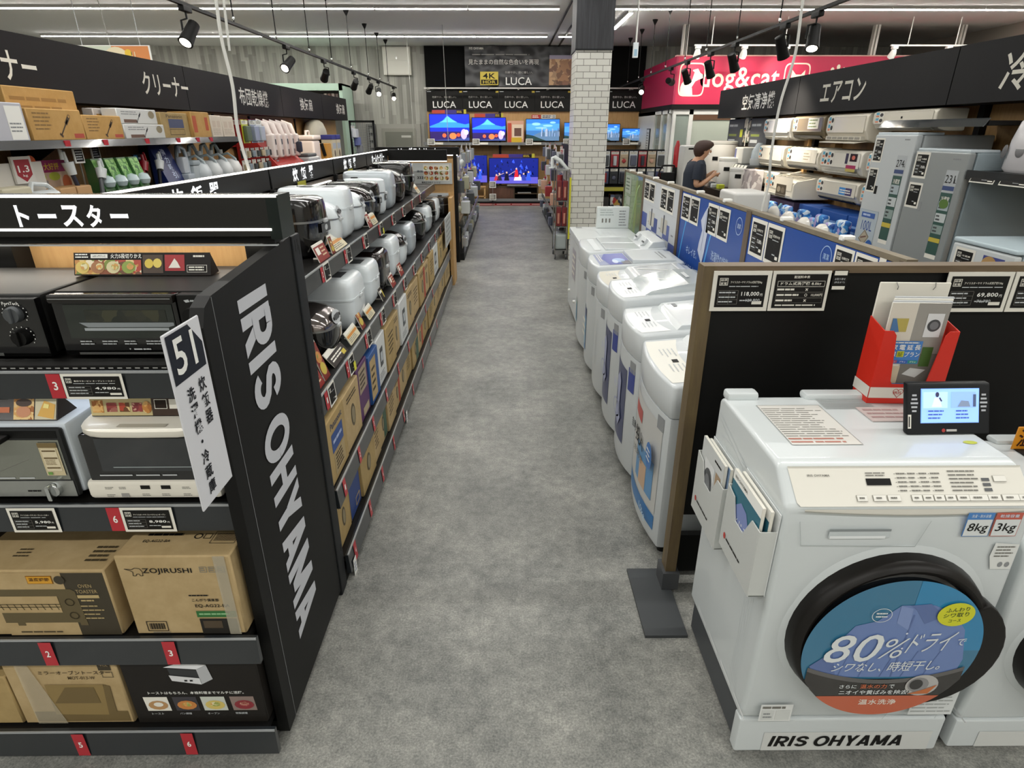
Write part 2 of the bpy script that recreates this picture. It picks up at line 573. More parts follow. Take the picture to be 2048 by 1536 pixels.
def price_card(b, u0, v0, u1, v1, price=None, name=None, k=1, seed=1, table=True):
 """black price card with a pale border on the builder's working plane"""
 w, h = u1 - u0, v1 - v0
 b.rect(u0, v0, u1, v1, M_PAPER, k)
 q = min(w, h) * .1
 b.rect(u0 + q, v0 + q, u1 - q, v1 - q, M_INK, k + 1)
 a, c = u0 + q * 1.6, v0 + q * 1.6
 W, H = u1 - q * 1.6 - a, v1 - q * 1.6 - c
 b.frame(a, c + H * .72, a + H * .3, c + H * .99, H * .02, M_PAPER, k + 2)
 b.text('納得', a + H * .15, c + H * .915, H * .22, H * .09, M_PAPER, k + 2)
 b.text('家電', a + H * .15, c + H * .795, H * .22, H * .09, M_PAPER, k + 2)
 if name:
  b.text(name, a + H * .36 + (W - H * .36) * .48, c + H * .83, (W - H * .36) * .9, H * .1, M_PAPER, k + 2)
 b.small(a + H * .36, c + H * .62, a + W, c + H * .72, 1, M_LGREY, k + 2, .3, seed)
 if table:
  for i in range(4):
   z = c + H * (.02 + .17 * i)
   b.rect(a, z, a + W * .44, z + H * .012, M_INKG, k + 2)
   if i < 3:
    b.small(a + W * .02, z + H * .02, a + W * .4, z + H * .15, 1, M_LGREY, k + 2, .38, seed + i)
  for i in (0, .24, .44):
   b.rect(a + W * i, c + H * .02, a + W * i + H * .012, c + H * .53, M_INKG, k + 2)
 if price:
  b.text(price, a + W * .72, c + H * .4, W * .4, H * .17, M_PWHITE, k + 2, .02)
  b.text('円', a + W * .97, c + H * .37, W * .05, H * .1, M_PWHITE, k + 2)
 b.small(a + W * .5, c + H * .05, a + W * .8, c + H * .22, 1, M_LGREY, k + 2, .25, seed + 9)
 b.rect(a + W * .78, c + H * .02, a + W, c + H * .14, M_PAPER, k + 2)
 return b
# ================================================================ the room
b = B().box(-12, 9.5, -5, 16.1, -.1, 0, M_FLOOR)
struct('floor', b)
M_CEIL = C('#f0f1ef', .85)
struct('ceiling', B().box(-12, 9.5, -5, 16.1, 3.55, 3.65, M_CEIL))
struct('wall_back', B().box(-12, 9.5, 16.1, 16.2, 0, 3.6, M_PLANK))
struct('wall_left', B().box(-12.1, -12, -5, 16.2, 0, 3.6, C('#b5b4ae', .8)))
struct('wall_right', B().box(9.5, 9.6, -5, 16.2, 0, 3.6, C('#a9a196', .8)))
struct('wall_front', B().box(-12, 9.5, -5.1, -5, 0, 3.6, C('#b5b4ae', .8)))
# brick clad column with dark cladding above
b = B()
b.box(.885, 1.34, 8.5, 9.02, 0, 2.64, M_BRICK)
b.box(.875, 1.35, 8.49, 9.03, 2.64, 3.55, M_DPLANK)
b.box(.872, 1.353, 8.487, 9.033, 2.635, 2.65, M_FRAME)
struct('pillar', b)
for i, x in enumerate((1.02, 1.25)):
 struct('trim_%d' % (i + 1), B().box(x - .012, x + .012, 9.04, 16.0, 3.52, 3.55, M_BLACK))
# white posts above the pet shop
for i, x in enumerate((3.42, 7.05, 8.7)):
 b = B()
 b.box(x - .05, x - .015, 12.9, 13.0, 3.01, 3.55, C('#d8d4cb', .6))
 b.box(x + .01, x + .05, 12.9, 13.0, 3.01, 3.55, C('#e4e1da', .6))
 struct('trim_%d' % (i + 3), b)
# grey steel door set into the plank wall
b = B()
fm = C('#9a9890', .5)
b.box(-3.2, -2.12, 16.02, 16.1, 0, 1.86, fm)
b.box(-3.08, -2.24, 16.0, 16.03, .05, 1.76, C('#8a897f', .45))
b.on('front', 16.0)
b.rect(-3.0, .9, -2.32, 1.68, C('#77786f', .12))
b.rect(-2.6, 1.55, -2.36, 1.6, C('#b9b9b0', .4), 2)
struct('door_1', b)
b = B()
b.box(-3.46, -3.24, 16.02, 16.1, 1.05, 1.86, C('#6f6e68', .5))
b.on('front', 16.02)
b.rect(-3.40, 1.1, -3.30, 1.82, C('#3a3a38', .5))
for z in (1.15, 1.32, 1.49, 1.66):
 b.rect(-3.385, z, -3.315, z + .1, C('#8a8982', .5), 2)
tag(b.build('notice_strip'), 'tall dark notice strip on the plank wall beside the steel door', 'notice')
# white electrical cabinet high on the wall
t = thing('electrical_cabinet', 'white steel electrical cabinet high on the grey plank wall', 'cabinet', (-2.59, 15.98, 2.93))
b = B().rbox(-.33, .33, 0, .12, 0, .6, C('#d3d1c6', .45), .01)
b.build('body', t)
B().box(-.31, .31, -.012, 0, .02, .30, C('#d8d6cb', .45)).build('door', t)
B().box(-.31, .31, -.012, 0, .31, .58, C('#d8d6cb', .45)).build('door', t)
B().box(-.02, .02, -.03, -.012, .33, .39, M_STEEL).build('handle', t)
# ================================================================ ceiling light tubes
def light_tube(x0, x1, y, label, along='x'):
 L = x1 - x0
 rot = 0 if along == 'x' else PI / 2
 loc = ((x0 + x1) / 2, y, LIGHT_Z) if along == 'x' else (y, (x0 + x1) / 2, LIGHT_Z)
 t = thing('ceiling_light', label, 'ceiling light', loc, rot, 'ceiling light rows')
 B().box(-L / 2, L / 2, -.04, .04, .008, .05, C('#d9d9d6', .5)).build('housing', t)
 b = B()
 b.prism([(-.032, .008), (-.03, 0), (.03, 0), (.032, .008)], 'x', -L / 2 + .01, L / 2 - .01, M_TUBE)
 b.build('diffuser', t)
x = -9.6
n = 0
xs_row = []
while x < .8:
 xs_row.append((x, min(x + 1.485, .87)))
 x += 1.5
for i, (a, c) in enumerate(reversed(xs_row)):
 light_tube(a, c, 14.2, 'white ceiling tube in the row by the back wall, %s from the pillar' % ORD[i])
for i, (a, c) in enumerate(reversed(xs_row[1:])):
 light_tube(a, c, 11.15, 'white ceiling tube in the second row from the back wall, %s from the pillar' % ORD[i])
light_tube(1.1, 1.43, 14.2, 'short white light tube in the gap just left of the pillar top')
for i in range(5):
 light_tube(1.76 + 1.5 * i, 1.76 + 1.5 * i + 1.485, 11.15, 'white ceiling tube in the row above the crimson fascia, %s from the pillar' % ORD[i])
light_tube(11.5, 13.2, 2.09, 'single white light tube running away from the viewer right of the pillar', 'y')
# ================================================================ spotlight tracks
def track(x, y0, y1, rods, label):
 t = thing('lighting_track', label, 'lighting track', (x, y0, 2.66), 0)
 B().box(-.017, .017, 0, y1 - y0, -.013, .013, M_BLACK).build('rail', t)
 for y in rods:
  b = B()
  b.tube([(0, y - y0, .01), (0, y - y0, .89)], .0065, M_BLACK, 6)
  b.lathe([(.05, .89), (.045, .87), (.012, .81), (.008, .80)], (0, y - y0, 0), M_BLACK, 10)
  b.lathe([(.012, .03), (.014, .045), (.012, .06)], (0, y - y0, 0), M_CHROME, 8)
  b.build('hanging_rod', t)
track(-2.65, 4.6, 16.0, (5.6, 6.73, 7.9, 9.15, 10.27, 11.5, 12.9, 14.03, 15.0), 'black spotlight track hung above the left aisle')
track(2.7, 4.4, 15.9, (5.6, 6.75, 7.92, 9.08, 10.12, 11.3, 12.39, 13.51, 14.7), 'black spotlight track hung above the air conditioner aisle')
def spot_head(x, y, aim, lit, label):
 t = thing('track_spotlight', label, 'spotlight', (x, y, 2.65), 0, 'black track spotlights')
 b = B()
 b.rbox(-.025, .025, -.075, .075, -.045, 0, M_BLACK, .008)
 b.build('adapter', t)
 d = (Vector(aim) - Vector((x, y, 2.48))).normalized()
 c = Vector((0, 0, -.2))
 side = d.cross(Vector((0, 0, 1))).normalized()
 b = B()
 b.tube([(0, 0, -.04), (0, 0, -.09), Vector((0, 0, -.1)) + side * .06, c + side * .062], .009, M_BLACK, 6)
 b.build('yoke', t)
 b = B()
 b.tube([c - d * .11, c - d * .105, c + d * .02, c + d * .1, c + d * .1], .055, M_BLACK, 14, [.03, .047, .052, .06, .05])
 b.build('lamp_barrel', t)
 b = B()
 b.tube([c + d * .09, c + d * .1005], .045, C('#fff1d8', .5, emit=14.0) if lit else C('#2a2a28', .3), 14)
 b.build('lens', t)
LH = [(5.75, (-2.9, 4.9, 1.5), 1), (8.2, (-3.1, 6.6, 1.4), 1), (9.8, (-3.4, 11.2, 1.7), 0), (11.65, (-3.4, 13.0, 1.7), 0), (12.9, (-3.4, 14.2, 1.7), 0), (13.8, (-2.3, 11.6, 1.3), 1), (15.6, (-2.3, 13.5, 1.3), 1)]
for i, (y, aim, lit) in enumerate(LH):
 spot_head(-2.65, y, aim, lit, 'black spotlight on the left track, %s from the near end%s' % (ORD[i], ', glowing' if lit else ''))
RH = [(5.95, (2.3, 5.0, .6), 1), (6.6, (3.3, 7.0, 1.4), 0), (7.95, (3.3, 8.4, 1.4), 0), (8.85, (3.3, 9.4, 1.4), 0), (9.95, (3.3, 10.5, 1.5), 0), (10.9, (3.5, 12.3, 2.4), 0), (13.1, (2.4, 12.0, 1.9), 1)]
for i, (y, aim, lit) in enumerate(RH):
 spot_head(2.7, y, aim, lit, 'black spotlight on the right track, %s from the near end%s' % (ORD[i], ', glowing' if lit else ''))
# beams of the lamps that burn
spot((-2.65, 5.75, 2.45), (-3.35, 5.2, 1.7), 40, 70)
spot((-2.65, 8.2, 2.45), (-3.4, 8.6, 1.6), 45, 70)
spot((-2.65, 10.0, 2.45), (-3.5, 10.6, 1.6), 60, 70)
spot((2.7, 5.95, 2.45), (3.15, 5.7, 1.5), 150, 80, (1, .9, .76))
spot((2.7, 7.2, 2.45), (3.15, 7.2, 1.5), 150, 80, (1, .9, .76))
spot((2.7, 8.6, 2.45), (3.15, 8.9, 1.4), 45, 70)
for x in (3.5, 4.3, 5.1):
 spot((x, 11.9, 2.98), (x + .25, 12.8, 2.55), 38, 75, (1, .9, .78))
# ================================================================ pet shop on the right
M_PINK = C('#c2254d', .5)
t = thing('fascia_sign', 'crimson shop fascia with cream lettering and dog and cat badges', 'sign', (3.3, 12.8, 2.18))
b = B()
b.box(0, 6.1, 0, .12, 0, .83, M_PINK)
b.box(-.04, 0, 0, 2.9, 0, .83, C('#a8204a', .5))
b.box(-.045, 6.1, -.01, .12, .83, .85, C('#d9a9a0', .5))
b.build('panel', t)
B().box(-.06, 6.1, -.02, 2.9, -.09, 0, M_BLACK).build('lower_trim', t)
M_CREAM = C('#f1e6cf', .5)
b = B().on('front', 0)
b.text('dog&cat', 1.215, .42, 1.53, .46, M_CREAM, 2, .012)
b.build('lettering', t)
def badge(u):
 b = B().on('front', 0)
 pts = sring(u + .23, .43, 0, .25, .29, 6, 32)
 b.poly([(p[0], p[1]) for p in pts], M_CREAM, 1)
 b.poly([(u + .23 + (p[0] - u - .23) * .91, .43 + (p[1] - .43) * .92) for p in pts], M_PINK, 2)
 return b
b = badge(.06)
q = .06
b.poly([(q + .02, .165), (q + .27, .165), (q + .25, .28), (q + .19, .40), (q + .14, .48), (q + .04, .36), (q + .02, .30)], M_CREAM, 3)
b.poly([(q + .17, .45), (q + .24, .60), (q + .33, .62), (q + .38, .55), (q + .43, .52), (q + .44, .46), (q + .36, .43), (q + .30, .40), (q + .24, .30)], M_CREAM, 3)
b.poly([(q + .15, .46), (q + .22, .59), (q + .27, .56), (q + .24, .44), (q + .17, .34)], M_PINK, 4)
b.build('dog_badge', t)
b = badge(2.08)
q = 2.08
b.poly([(q + .10, .18), (q + .34, .18), (q + .38, .36), (q + .38, .60), (q + .31, .52), (q + .21, .52), (q + .13, .60), (q + .11, .36)], M_CREAM, 3)
b.build('cat_badge', t)
for i, u in enumerate((2.98, 3.09, 3.20)):
 B().on('front', 0).oval(u, .60 + (.05 if i == 1 else 0), .035, .045, M_CREAM, 2, 12).build('paw_mark', t)
B().on('front', 0).oval(3.09, .46, .085, .07, M_CREAM, 2, 14).build('paw_mark', t)
fw = C('#d9dad5', .5)
b = B()
for x0, x1 in ((3.3, 3.36), (3.62, 3.7), (4.45, 4.53), (5.5, 5.6), (7.4, 7.5)):
 b.box(x0, x1, 12.82, 12.9, 0, 2.1, fw)
b.box(3.36, 9.4, 12.82, 12.9, 2.0, 2.1, fw)
b.box(3.7, 4.45, 12.83, 12.86, 1.9, 2.0, C('#5c3f28', .5))
for y0, y1 in ((13.0, 13.1), (13.55, 13.63), (14.2, 15.95)):
 b.box(3.26, 3.32, y0, y1, 0, 2.1, fw)
b.box(3.26, 3.32, 12.9, 16.0, 2.02, 2.1, fw)
struct('window_1', b)
gl = C('#b9c6bd', .06, alpha=.42)
b = B()
b.box(3.36, 3.62, 12.85, 12.856, 0, 2.0, gl)
b.box(3.7, 4.45, 12.85, 12.856, 0, 1.9, C('#c2cabc', .2, alpha=.85))
b.box(4.53, 9.4, 12.85, 12.856, 0, 2.0, gl)
b.box(3.285, 3.291, 13.1, 13.55, 0, 2.02, gl)
b.box(3.285, 3.291, 13.63, 14.2, 0, 2.02, gl)
struct('window_2', b)
b = B()
b.box(4.9, 5.0, 13.0, 16.0, 0, 2.1, C('#b98b55', .7))
struct('wall_shop', b)
b = B().box(3.235, 3.26, 14.5, 14.8, 1.1, 1.75, M_FRAME)
b.on('left', 3.235)
b.rect(-14.78, 1.12, -14.52, 1.73, C('#cfcfc8', .5))
b.small(-14.76, 1.2, -14.54, 1.68, 9, M_INKG, 2)
tag(b.build('framed_notice'), 'dark framed notice on the white shop wall below the crimson fascia', 'notice')
# white rail lamps above the fascia
for i, (x0, x1, heads) in enumerate(((3.35, 5.35, (3.42, 4.25, 5.0)), (6.85, 8.4, (6.93, 7.9)))):
 t = thing('sign_lamp_rail', 'white lamp rail hung above the crimson fascia, ' + ('nearer the pillar' if i == 0 else 'farther from the pillar'), 'lighting track', (x0, 12.0, 3.1))
 b = B()
 b.box(0, x1 - x0, -.015, .015, -.012, .012, M_PWHITE)
 for x in (.3, x1 - x0 - .4):
  b.tube([(x, 0, 0), (x, 0, .44)], .008, M_PWHITE, 6)
 b.build('rail', t)
 for x in heads:
  b = B()
  b.rbox(x - x0 - .05, x - x0 + .05, -.04, .04, -.06, -.01, M_PWHITE, .01)
  b.tube([(x - x0, 0, -.05), (x - x0, .02, -.12), (x - x0, .07, -.18)], .05, M_PWHITE, 12, [.035, .055, .06])
  b.build('lamp_head', t)
# small white sign on a rod, cords
t = thing('hanging_sign', 'slim white hanging sign on a white rod right of the pillar', 'sign', (1.73, 9.0, 2.6))
B().tube([(0, 0, .18), (0, 0, .95)], .012, M_PWHITE, 8).build('rod', t)
b = B().rbox(-.035, .035, -.02, .02, 0, .18, C('#dfe8ea', .4), .006)
b.on('front', -.02)
b.rect(-.02, .02, .02, .1, C('#9fc3d8', .4))
b.build('sign_plate', t)
def cord(name, pts, r, mat, label):
 b = B()
 sm = []
 P4 = [Vector(p) for p in pts]
 for k in range(len(P4) - 1):
  p0, p1, p2, p3 = P4[max(k - 1, 0)], P4[k], P4[k + 1], P4[min(k + 2, len(P4) - 1)]
  for q in range(6):
   t_ = q / 6
   sm.append(.5 * ((2 * p1) + (p2 - p0) * t_ + (2 * p0 - 5 * p1 + 4 * p2 - p3) * t_ ** 2 + (3 * p1 - p0 - 3 * p2 + p3) * t_ ** 3))
 sm.append(P4[-1])
 b.tube(sm, r, mat, 6)
 return tag(b.build(name), label, 'cable')
M_CORD = C('#c9c9c3', .5)
cord('power_cord', [(-1.335, 3.2, 3.55), (-1.32, 3.2, 2.9), (-1.325, 3.2, 2.3), (-1.33, 3.2, 2.1), (-1.315, 3.2, 1.9), (-1.325, 3.2, 1.7), (-1.30, 3.2, 1.51)], .008, M_CORD, 'white cord dropping from the ceiling to the rice cooker sign')
cord('power_cord', [(-1.30, 3.22, 3.55), (-1.29, 3.22, 2.6), (-1.30, 3.22, 2.25), (-1.31, 3.22, 2.05)], .006, M_CORD, 'thin second white cord beside the cord over the rice cooker sign')
cord('power_cord', [(1.45, 3.25, 3.55), (1.42, 3.25, 2.7), (1.395, 3.25, 2.3), (1.40, 3.25, 2.05), (1.365, 3.25, 1.82), (1.36, 3.25, 1.6), (1.38, 3.27, 1.45), (1.36, 3.25, 1.33), (1.355, 3.24, 1.2)], .0065, M_CORD, 'thick white cord dropping onto the blue poster boards')
for i, (x, y, z0) in enumerate(((-4.3, 9.3, 2.81), (-5.6, 9.6, 2.8), (-2.9, 15.3, 2.0), (-1.2, 13.0, 1.5), (-2.15, 14.8, 1.6))):
 b = B().tube([(x, y, 3.55), (x + .03, y, z0)], .006, C('#a9a9a2', .5), 5)
 tag(b.build('hanging_wire'), ['thin pale wire holding the right end of the orange poster', 'thin pale wire holding the left end of the orange poster', 'thin pale wire in front of the plank wall near the steel door', 'thin pale wire hanging in front of the leftmost television', 'thin pale wire hanging between the electrical cabinet and black panel'][i], 'wire')
# hanging orange poster behind the cleaner sign
b = B().box(-6.0, -4.97, 9.5, 9.515, 2.42, 2.8, M_PWHITE)
for x in (-5.9, -5.1):
 b.box(x - .004, x + .004, 9.505, 9.511, 2.8, 3.55, M_LGREY)
b.on('front', 9.5)
b.rect(-5.98, 2.44, -4.99, 2.79, C('#d98a4c', .5))
b.poly([(-5.98, 2.44), (-5.55, 2.44), (-5.5, 2.79), (-5.98, 2.79)], C('#cfd8c4', .5), 2)
b.oval(-5.45, 2.66, .16, .12, C('#e9dcb9', .5), 3)
b.poly([(-5.4, 2.44), (-5.1, 2.44), (-5.15, 2.6), (-5.3, 2.7), (-5.4, 2.72)], C('#b5502b', .5), 2)
b.oval(-5.28, 2.7, .05, .05, C('#e8c33c', .5), 4)
for u in (-5.24, -5.2):
 b.rect(u, 2.5, u + .012, 2.72, C('#e9d9b0', .5), 4)
tag(b.build('hanging_poster'), 'orange picture poster hanging behind the black cleaner sign', 'poster')
# mint topped display cabinet behind the cleaner gondola
t = thing('display_cabinet', 'mint green framed display cabinet rising behind the black ventilator sign', 'cabinet', (-4.45, 14.55, 0))
mg = C('#a9c2b0', .45)
b = B()
b.box(-.85, .85, 0, .05, 2.52, 2.66, mg)
b.box(.78, .85, 0, 1.0, 0, 2.66, mg)
b.box(-.85, -.78, 0, .05, 0, 2.66, mg)
b.box(-.85, .85, .02, 1.0, 2.62, 2.66, mg)
b.box(-.85, .85, .95, 1.0, 0, 2.6, C('#8b8a86', .6))
b.build('frame', t)
b = B().box(-.78, .78, .1, .9, 2.25, 2.27, C('#5b5f60', .5))
b.build('shelf', t)
for i in range(4):
 b = B().rbox(-4.05 + .085 * i, -3.98 + .085 * i, 14.68, 14.78, 2.2715, 2.47, C(['#c9bdb0', '#8f6f66', '#b9a9a0', '#7d6a66'][i], .5), .015)
 tag(b.build('boxed_bottle'), 'small bottle behind the mint cabinet glass, %s from its left' % ORD[i], 'bottle', 'bottles in the mint cabinet')
# ================================================================ toaster end unit (left foreground)
t = thing('end_shelf_unit', 'black toaster shelf unit with IRIS OHYAMA side panel and lit sign', 'shelf unit', (-1.2, 1.55, 0))
b = B()
pan = [(1.245, .03), (1.84, .03), (1.86, 1.40), (1.84, 1.405), (1.30, 1.362), (1.262, 1.345), (1.24, 1.305)]
b.prism(pan, 'x', -.692, -.66, M_BLACK)
b.on('x', o=(-.66, 0, 0), u=(0, 0, -1), v=(0, 1, 0))
b.block('IRIS OHYAMA', -.768, 1.512, 1.10, .185, C('#c4c6cb', .5), 1, .21)
b.add([(-.6595, 1.298, .03), (-.6595, 1.3, .03), (-.6595, 1.3, 1.36), (-.6595, 1.298, 1.36)], [(0, 1, 2, 3)], M_MGREY)
b.build('side_panel', t, world=True)
b = B().rbox(-.70, -.655, 1.845, 1.92, 0, 1.405, M_FRAME, .006)
for z in (1.36, 1.1, .8, .5, .2):
 b.box(-.656, -.6545, 1.895, 1.90, z - .02, z + .01, M_BLACK)
for z in (1.385,):
 for y in (1.865, 1.885):
  b.box(-.656, -.6545, y, y + .006, z - .03, z + .005, M_BLACK)
b.build('corner_post', t, world=True)
b = B()
b.box(-2.3, -.70, 1.86, 1.90, .0, 1.42, M_VENEER)
b.box(-.80, -.70, 1.84, 1.862, .9, 1.44, M_BLACK)
b.build('back_panel', t, world=True)
# header sign, its LED strips, and a painted reflection on the top edge
b = B()
b.rbox(-2.3, -.63, 1.70, 1.80, 1.425, 1.535, C('#0b0a08', .22, coat=.3), .003, 1)
b.box(-.66, -.628, 1.698, 1.802, 1.42, 1.538, C('#1d2421', .3))
b.box(-2.3, -.66, 1.72, 1.79, 1.405, 1.425, M_BLACK)
b.on('front', 1.70)
for s, u, w, h in (('ト', -1.334, .034, .058), ('ー', -1.267, .050, .012), ('ス', -1.20, .055, .058), ('タ', -1.138, .042, .060), ('ー', -1.069, .049, .012)):
 b.text(s, u, 1.484, w, h, C('#f3f5f7', .5, emit=.6), 2, .03)
b.build('header_sign', t, world=True)
B().box(-2.3, -.63, 1.697, 1.712, 1.533, 1.539, M_GLOW).build('glow_strip', t, world=True)  # bright reflection on the sign's top edge, painted as a glowing strip
B().box(-2.3, -.655, 1.694, 1.70, 1.444, 1.450, M_GLOW).build('glow_strip', t, world=True)
B().box(-2.3, -.72, 1.775, 1.79, 1.398, 1.404, C('#fff6e6', .5, emit=14.0)).build('shelf_light', t, world=True)
B().box(-2.3, -.72, 1.395, 1.41, 1.128, 1.134, C('#f4f8ff', .5, emit=9.0)).build('shelf_light', t, world=True)
b = B().box(-2.3, -.655, 1.72, 1.735, 1.398, 1.402, M_LGREY)
b.build('sign_rail', t, world=True)
for x in (-.74, -1.5, -2.2):
 B().box(x - .03, x + .03, 1.79, 1.86, 1.2, 1.52, M_BLACK).build('sign_bracket', t, world=True)
B().box(-2.3, -.70, 1.27, 1.86, 0, .04, M_BLACK).build('plinth', t, world=True)
SH = [(1.34, 1.165, .07), (1.275, .825, .077), (1.195, .455, .088), (1.185, .115, .095)]
for i, (y, z, h) in enumerate(SH):
 b = B().box(-2.3, -.70, y + .012, 1.86, z - .03, z - .005, M_SHELF)
 if i == 0:
  b.on('front', y + .045)
 b.build('shelf', t, world=True)
 r = B()
 r.prism([(y, z), (y + .012, z), (y + .012, z - h), (y - .004, z - h)], 'x', -2.3, -.672 if i > 1 else -.70, M_RAIL)
 r.box(-2.3, -.672 if i > 1 else -.70, y - .0025, y + .001, z - .004, z + .002, C('#9a9d9e', .2))
 rail = r.build('price_rail', t, world=True)
 def tagplate(u, num):
  q = B().on('front', y - .005)
  q.rect(u - .017, z - h + .002, u + .017, z - .004, M_TAG)
  q.text(num, u, z - h / 2, .011, .022, M_PWHITE, 2, .02)
  q.build('number_tag', rail, world=True)
 def cardplate(u0, u1, price, name, seed):
  q = B().on('front', y - .006)
  price_card(q, u0, z - h + .0, u1, z - .003, price, name, 1, seed)
  q.build('price_card', rail, world=True)
 if i == 0:
  tagplate(-1.097, '3')
  cardplate(-1.078, -.93, '4,980', '象印マホービン オーブントースター', 3)
  cardplate(-1.40, -1.258, '3,980', 'オーブントースター', 8)
 if i == 1:
  tagplate(-1.003, '6')
  cardplate(-.985, -.853, '8,980', 'アイリスオーヤマ コンベクションオーブン', 4)
  cardplate(-1.27, -1.148, '5,980', 'アイリスオーヤマ オーブントースター', 5)
 if i == 2:
  tagplate(-1.232, '2')
  tagplate(-.905, '3')
 if i == 3:
  tagplate(-1.236, '5')
  tagplate(-.924, '6')
# row of slots along the top shelf's front lip
b = B().on('front', 1.352)
for k in range(40):
 b.rect(-1.55 + k * .0215, 1.168, -1.538 + k * .0215, 1.171, C('#a5a5a0', .4))
b.box(-2.3, -.70, 1.352, 1.40, 1.16, 1.176, M_SHELF)
b.build('shelf_lip', t, world=True)
# the aisle number sign clipped to the panel
b = B()
b.rbox(-.657, -.652, 1.072, 1.216, .945, 1.343, C('#d9dade', .45), .002, 1)
b.on('right', -.652)
b.poly([(1.078, 1.236), (1.078, 1.338), (1.165, 1.338), (1.208, 1.287), (1.206, 1.236)][::1], C('#1e222c', .45), 1)
b.text('51', 1.135, 1.288, .082, .075, M_PWHITE, 2, .012)
NAVY = C('#15161c', .5)
for k, s in enumerate('炊飯器'):
 b.text(s, 1.172, 1.204 - k * .038, .03, .032, NAVY, 2, .02)
for k, s in enumerate('洗濯機・冷蔵庫'):
 b.text(s, 1.123, 1.20 - k * .0365, .03 if s != '・' else .008, .031 if s != '・' else .008, NAVY, 2, .02)
tag(b.build('aisle_number_sign', world=True), 'white aisle number 51 sign fixed along the IRIS OHYAMA panel', 'sign')
# ---- toasters
def toaster_topper(name, label, x0, x1, y, z, h, tilt, draw, back=.04):
 b = B()
 b.prism([(y, z), (y + back, z), (y + tilt, z + h)], 'x', x0, x1, C('#2a2420', .5))
 d = Vector((0, tilt, h)).normalized()
 b.on('p', o=(0, y, z), u=(1, 0, 0), v=d)
 draw(b)
 return tag(b.build(name, world=True), label, 'promotional card')
# black oven at the far left, partly out of the picture
t = thing('oven_toaster', 'black oven toaster with two dials cut off by the left edge', 'oven toaster', (-1.33, 1.42, 1.165))
b = B().rbox(-.18, .18, .02, .34, .012, .165, C('#1a1a19', .4), .008)
b.build('body', t)
b = B().rbox(-.175, .178, 0, .024, .008, .160, M_GLOSSBLK, .004)
b.on('front', 0)
b.rect(-.17, .02, .045, .15, M_GLASS)
b.text('PortTech', .118, .148, .04, .008, M_PWHITE, 2)
for v in (.121, .062):
 for k in range(12):
  a = -.6 + k * .4
  b.oval(.122 + .03 * math.cos(a), v + .026 * math.sin(a), .0016, .0016, M_PWHITE, 2, 6)
b.rect(-.17, .012, .06, .02, M_STEEL)
b.build('door', t)
for v, nm in ((.121, M_DGREY), (.062, M_BLACK)):
 b = B().lathe([(.021, 0), (.019, .016), (.0, .016)], (.122, 0, v), nm, 18, 'y')
 b.rbox(.122 - .005, .122 + .005, -.024, -.01, v - .019, v + .019, nm, .003)
 b.build('dial', t)
for sx in (-.15, .15):
 B().box(sx - .012, sx + .012, .05, .3, 0, .014, M_BLACK).build('foot', t)
t = thing('oven_toaster', 'wide black oven toaster with glass window, elephant maker badge and tray', 'oven toaster', (-.945, 1.43, 1.165))
b = B()
b.prism([(.02, .012), (.34, .012), (.34, .165), (.03, .168)], 'x', -.18, .20, C('#262524', .45))
b.build('body', t)
b = B().rbox(-.178, .13, 0, .028, .01, .166, M_GLOSSBLK, .005)
b.rbox(-.178, .13, -.012, .01, .146, .168, C('#15120f', .2), .006)
b.on('front', -.013)
b.rect(-.172, .158, .125, .160, C('#8d8f8e', .25))
b.on('front', -.001)
b.rect(-.15, .055, .118, .142, C('#1b231d', .06, coat=.7))
b.rect(-.11, .075, .1, .082, C('#a8aeb0', .3), 2)
b.poly([(-.12, .096), (.115, .096), (.115, .088), (.1, .084), (-.1, .084)], C('#8c9294', .3), 2)
b.rect(-.1, .098, .1, .128, mosaic('tray_reflection', ['#24261e', '#33342a', '#22261f', '#3d3d2c'], 30), 2)
for k in range(5):
 b.small(-.13 + k * .055, .036, -.13 + k * .055 + .04, .05, 2, M_LGREY, 2, .4, k)
b.text('▼', -.01, .026, .005, .004, M_LGREY, 2)
b.small(0, .023, .06, .029, 1, M_LGREY, 2, .6, 2)
b.rect(-.14, .012, .125, .018, M_STEEL, 2)
b.build('door', t)
b = B().rbox(.132, .2, .0, .03, .01, .166, C('#1c1c1b', .35), .004)
b.on('front', 0)
b.poly([(.150, .152), (.162, .154), (.165, .148), (.155, .146)], M_LGREY, 1)
b.small(.166, .147, .192, .154, 1, M_LGREY, 1, .6, 4)
b.build('control_panel', t)
for z in (.115, .05):
 B().lathe([(.022, 0), (.02, .018), (0, .018)], (.168, 0, z), M_BLACK, 18, 'y').build('dial', t)
B().box(-.16, .18, .05, .3, 0, .014, M_BLACK).build('foot', t)
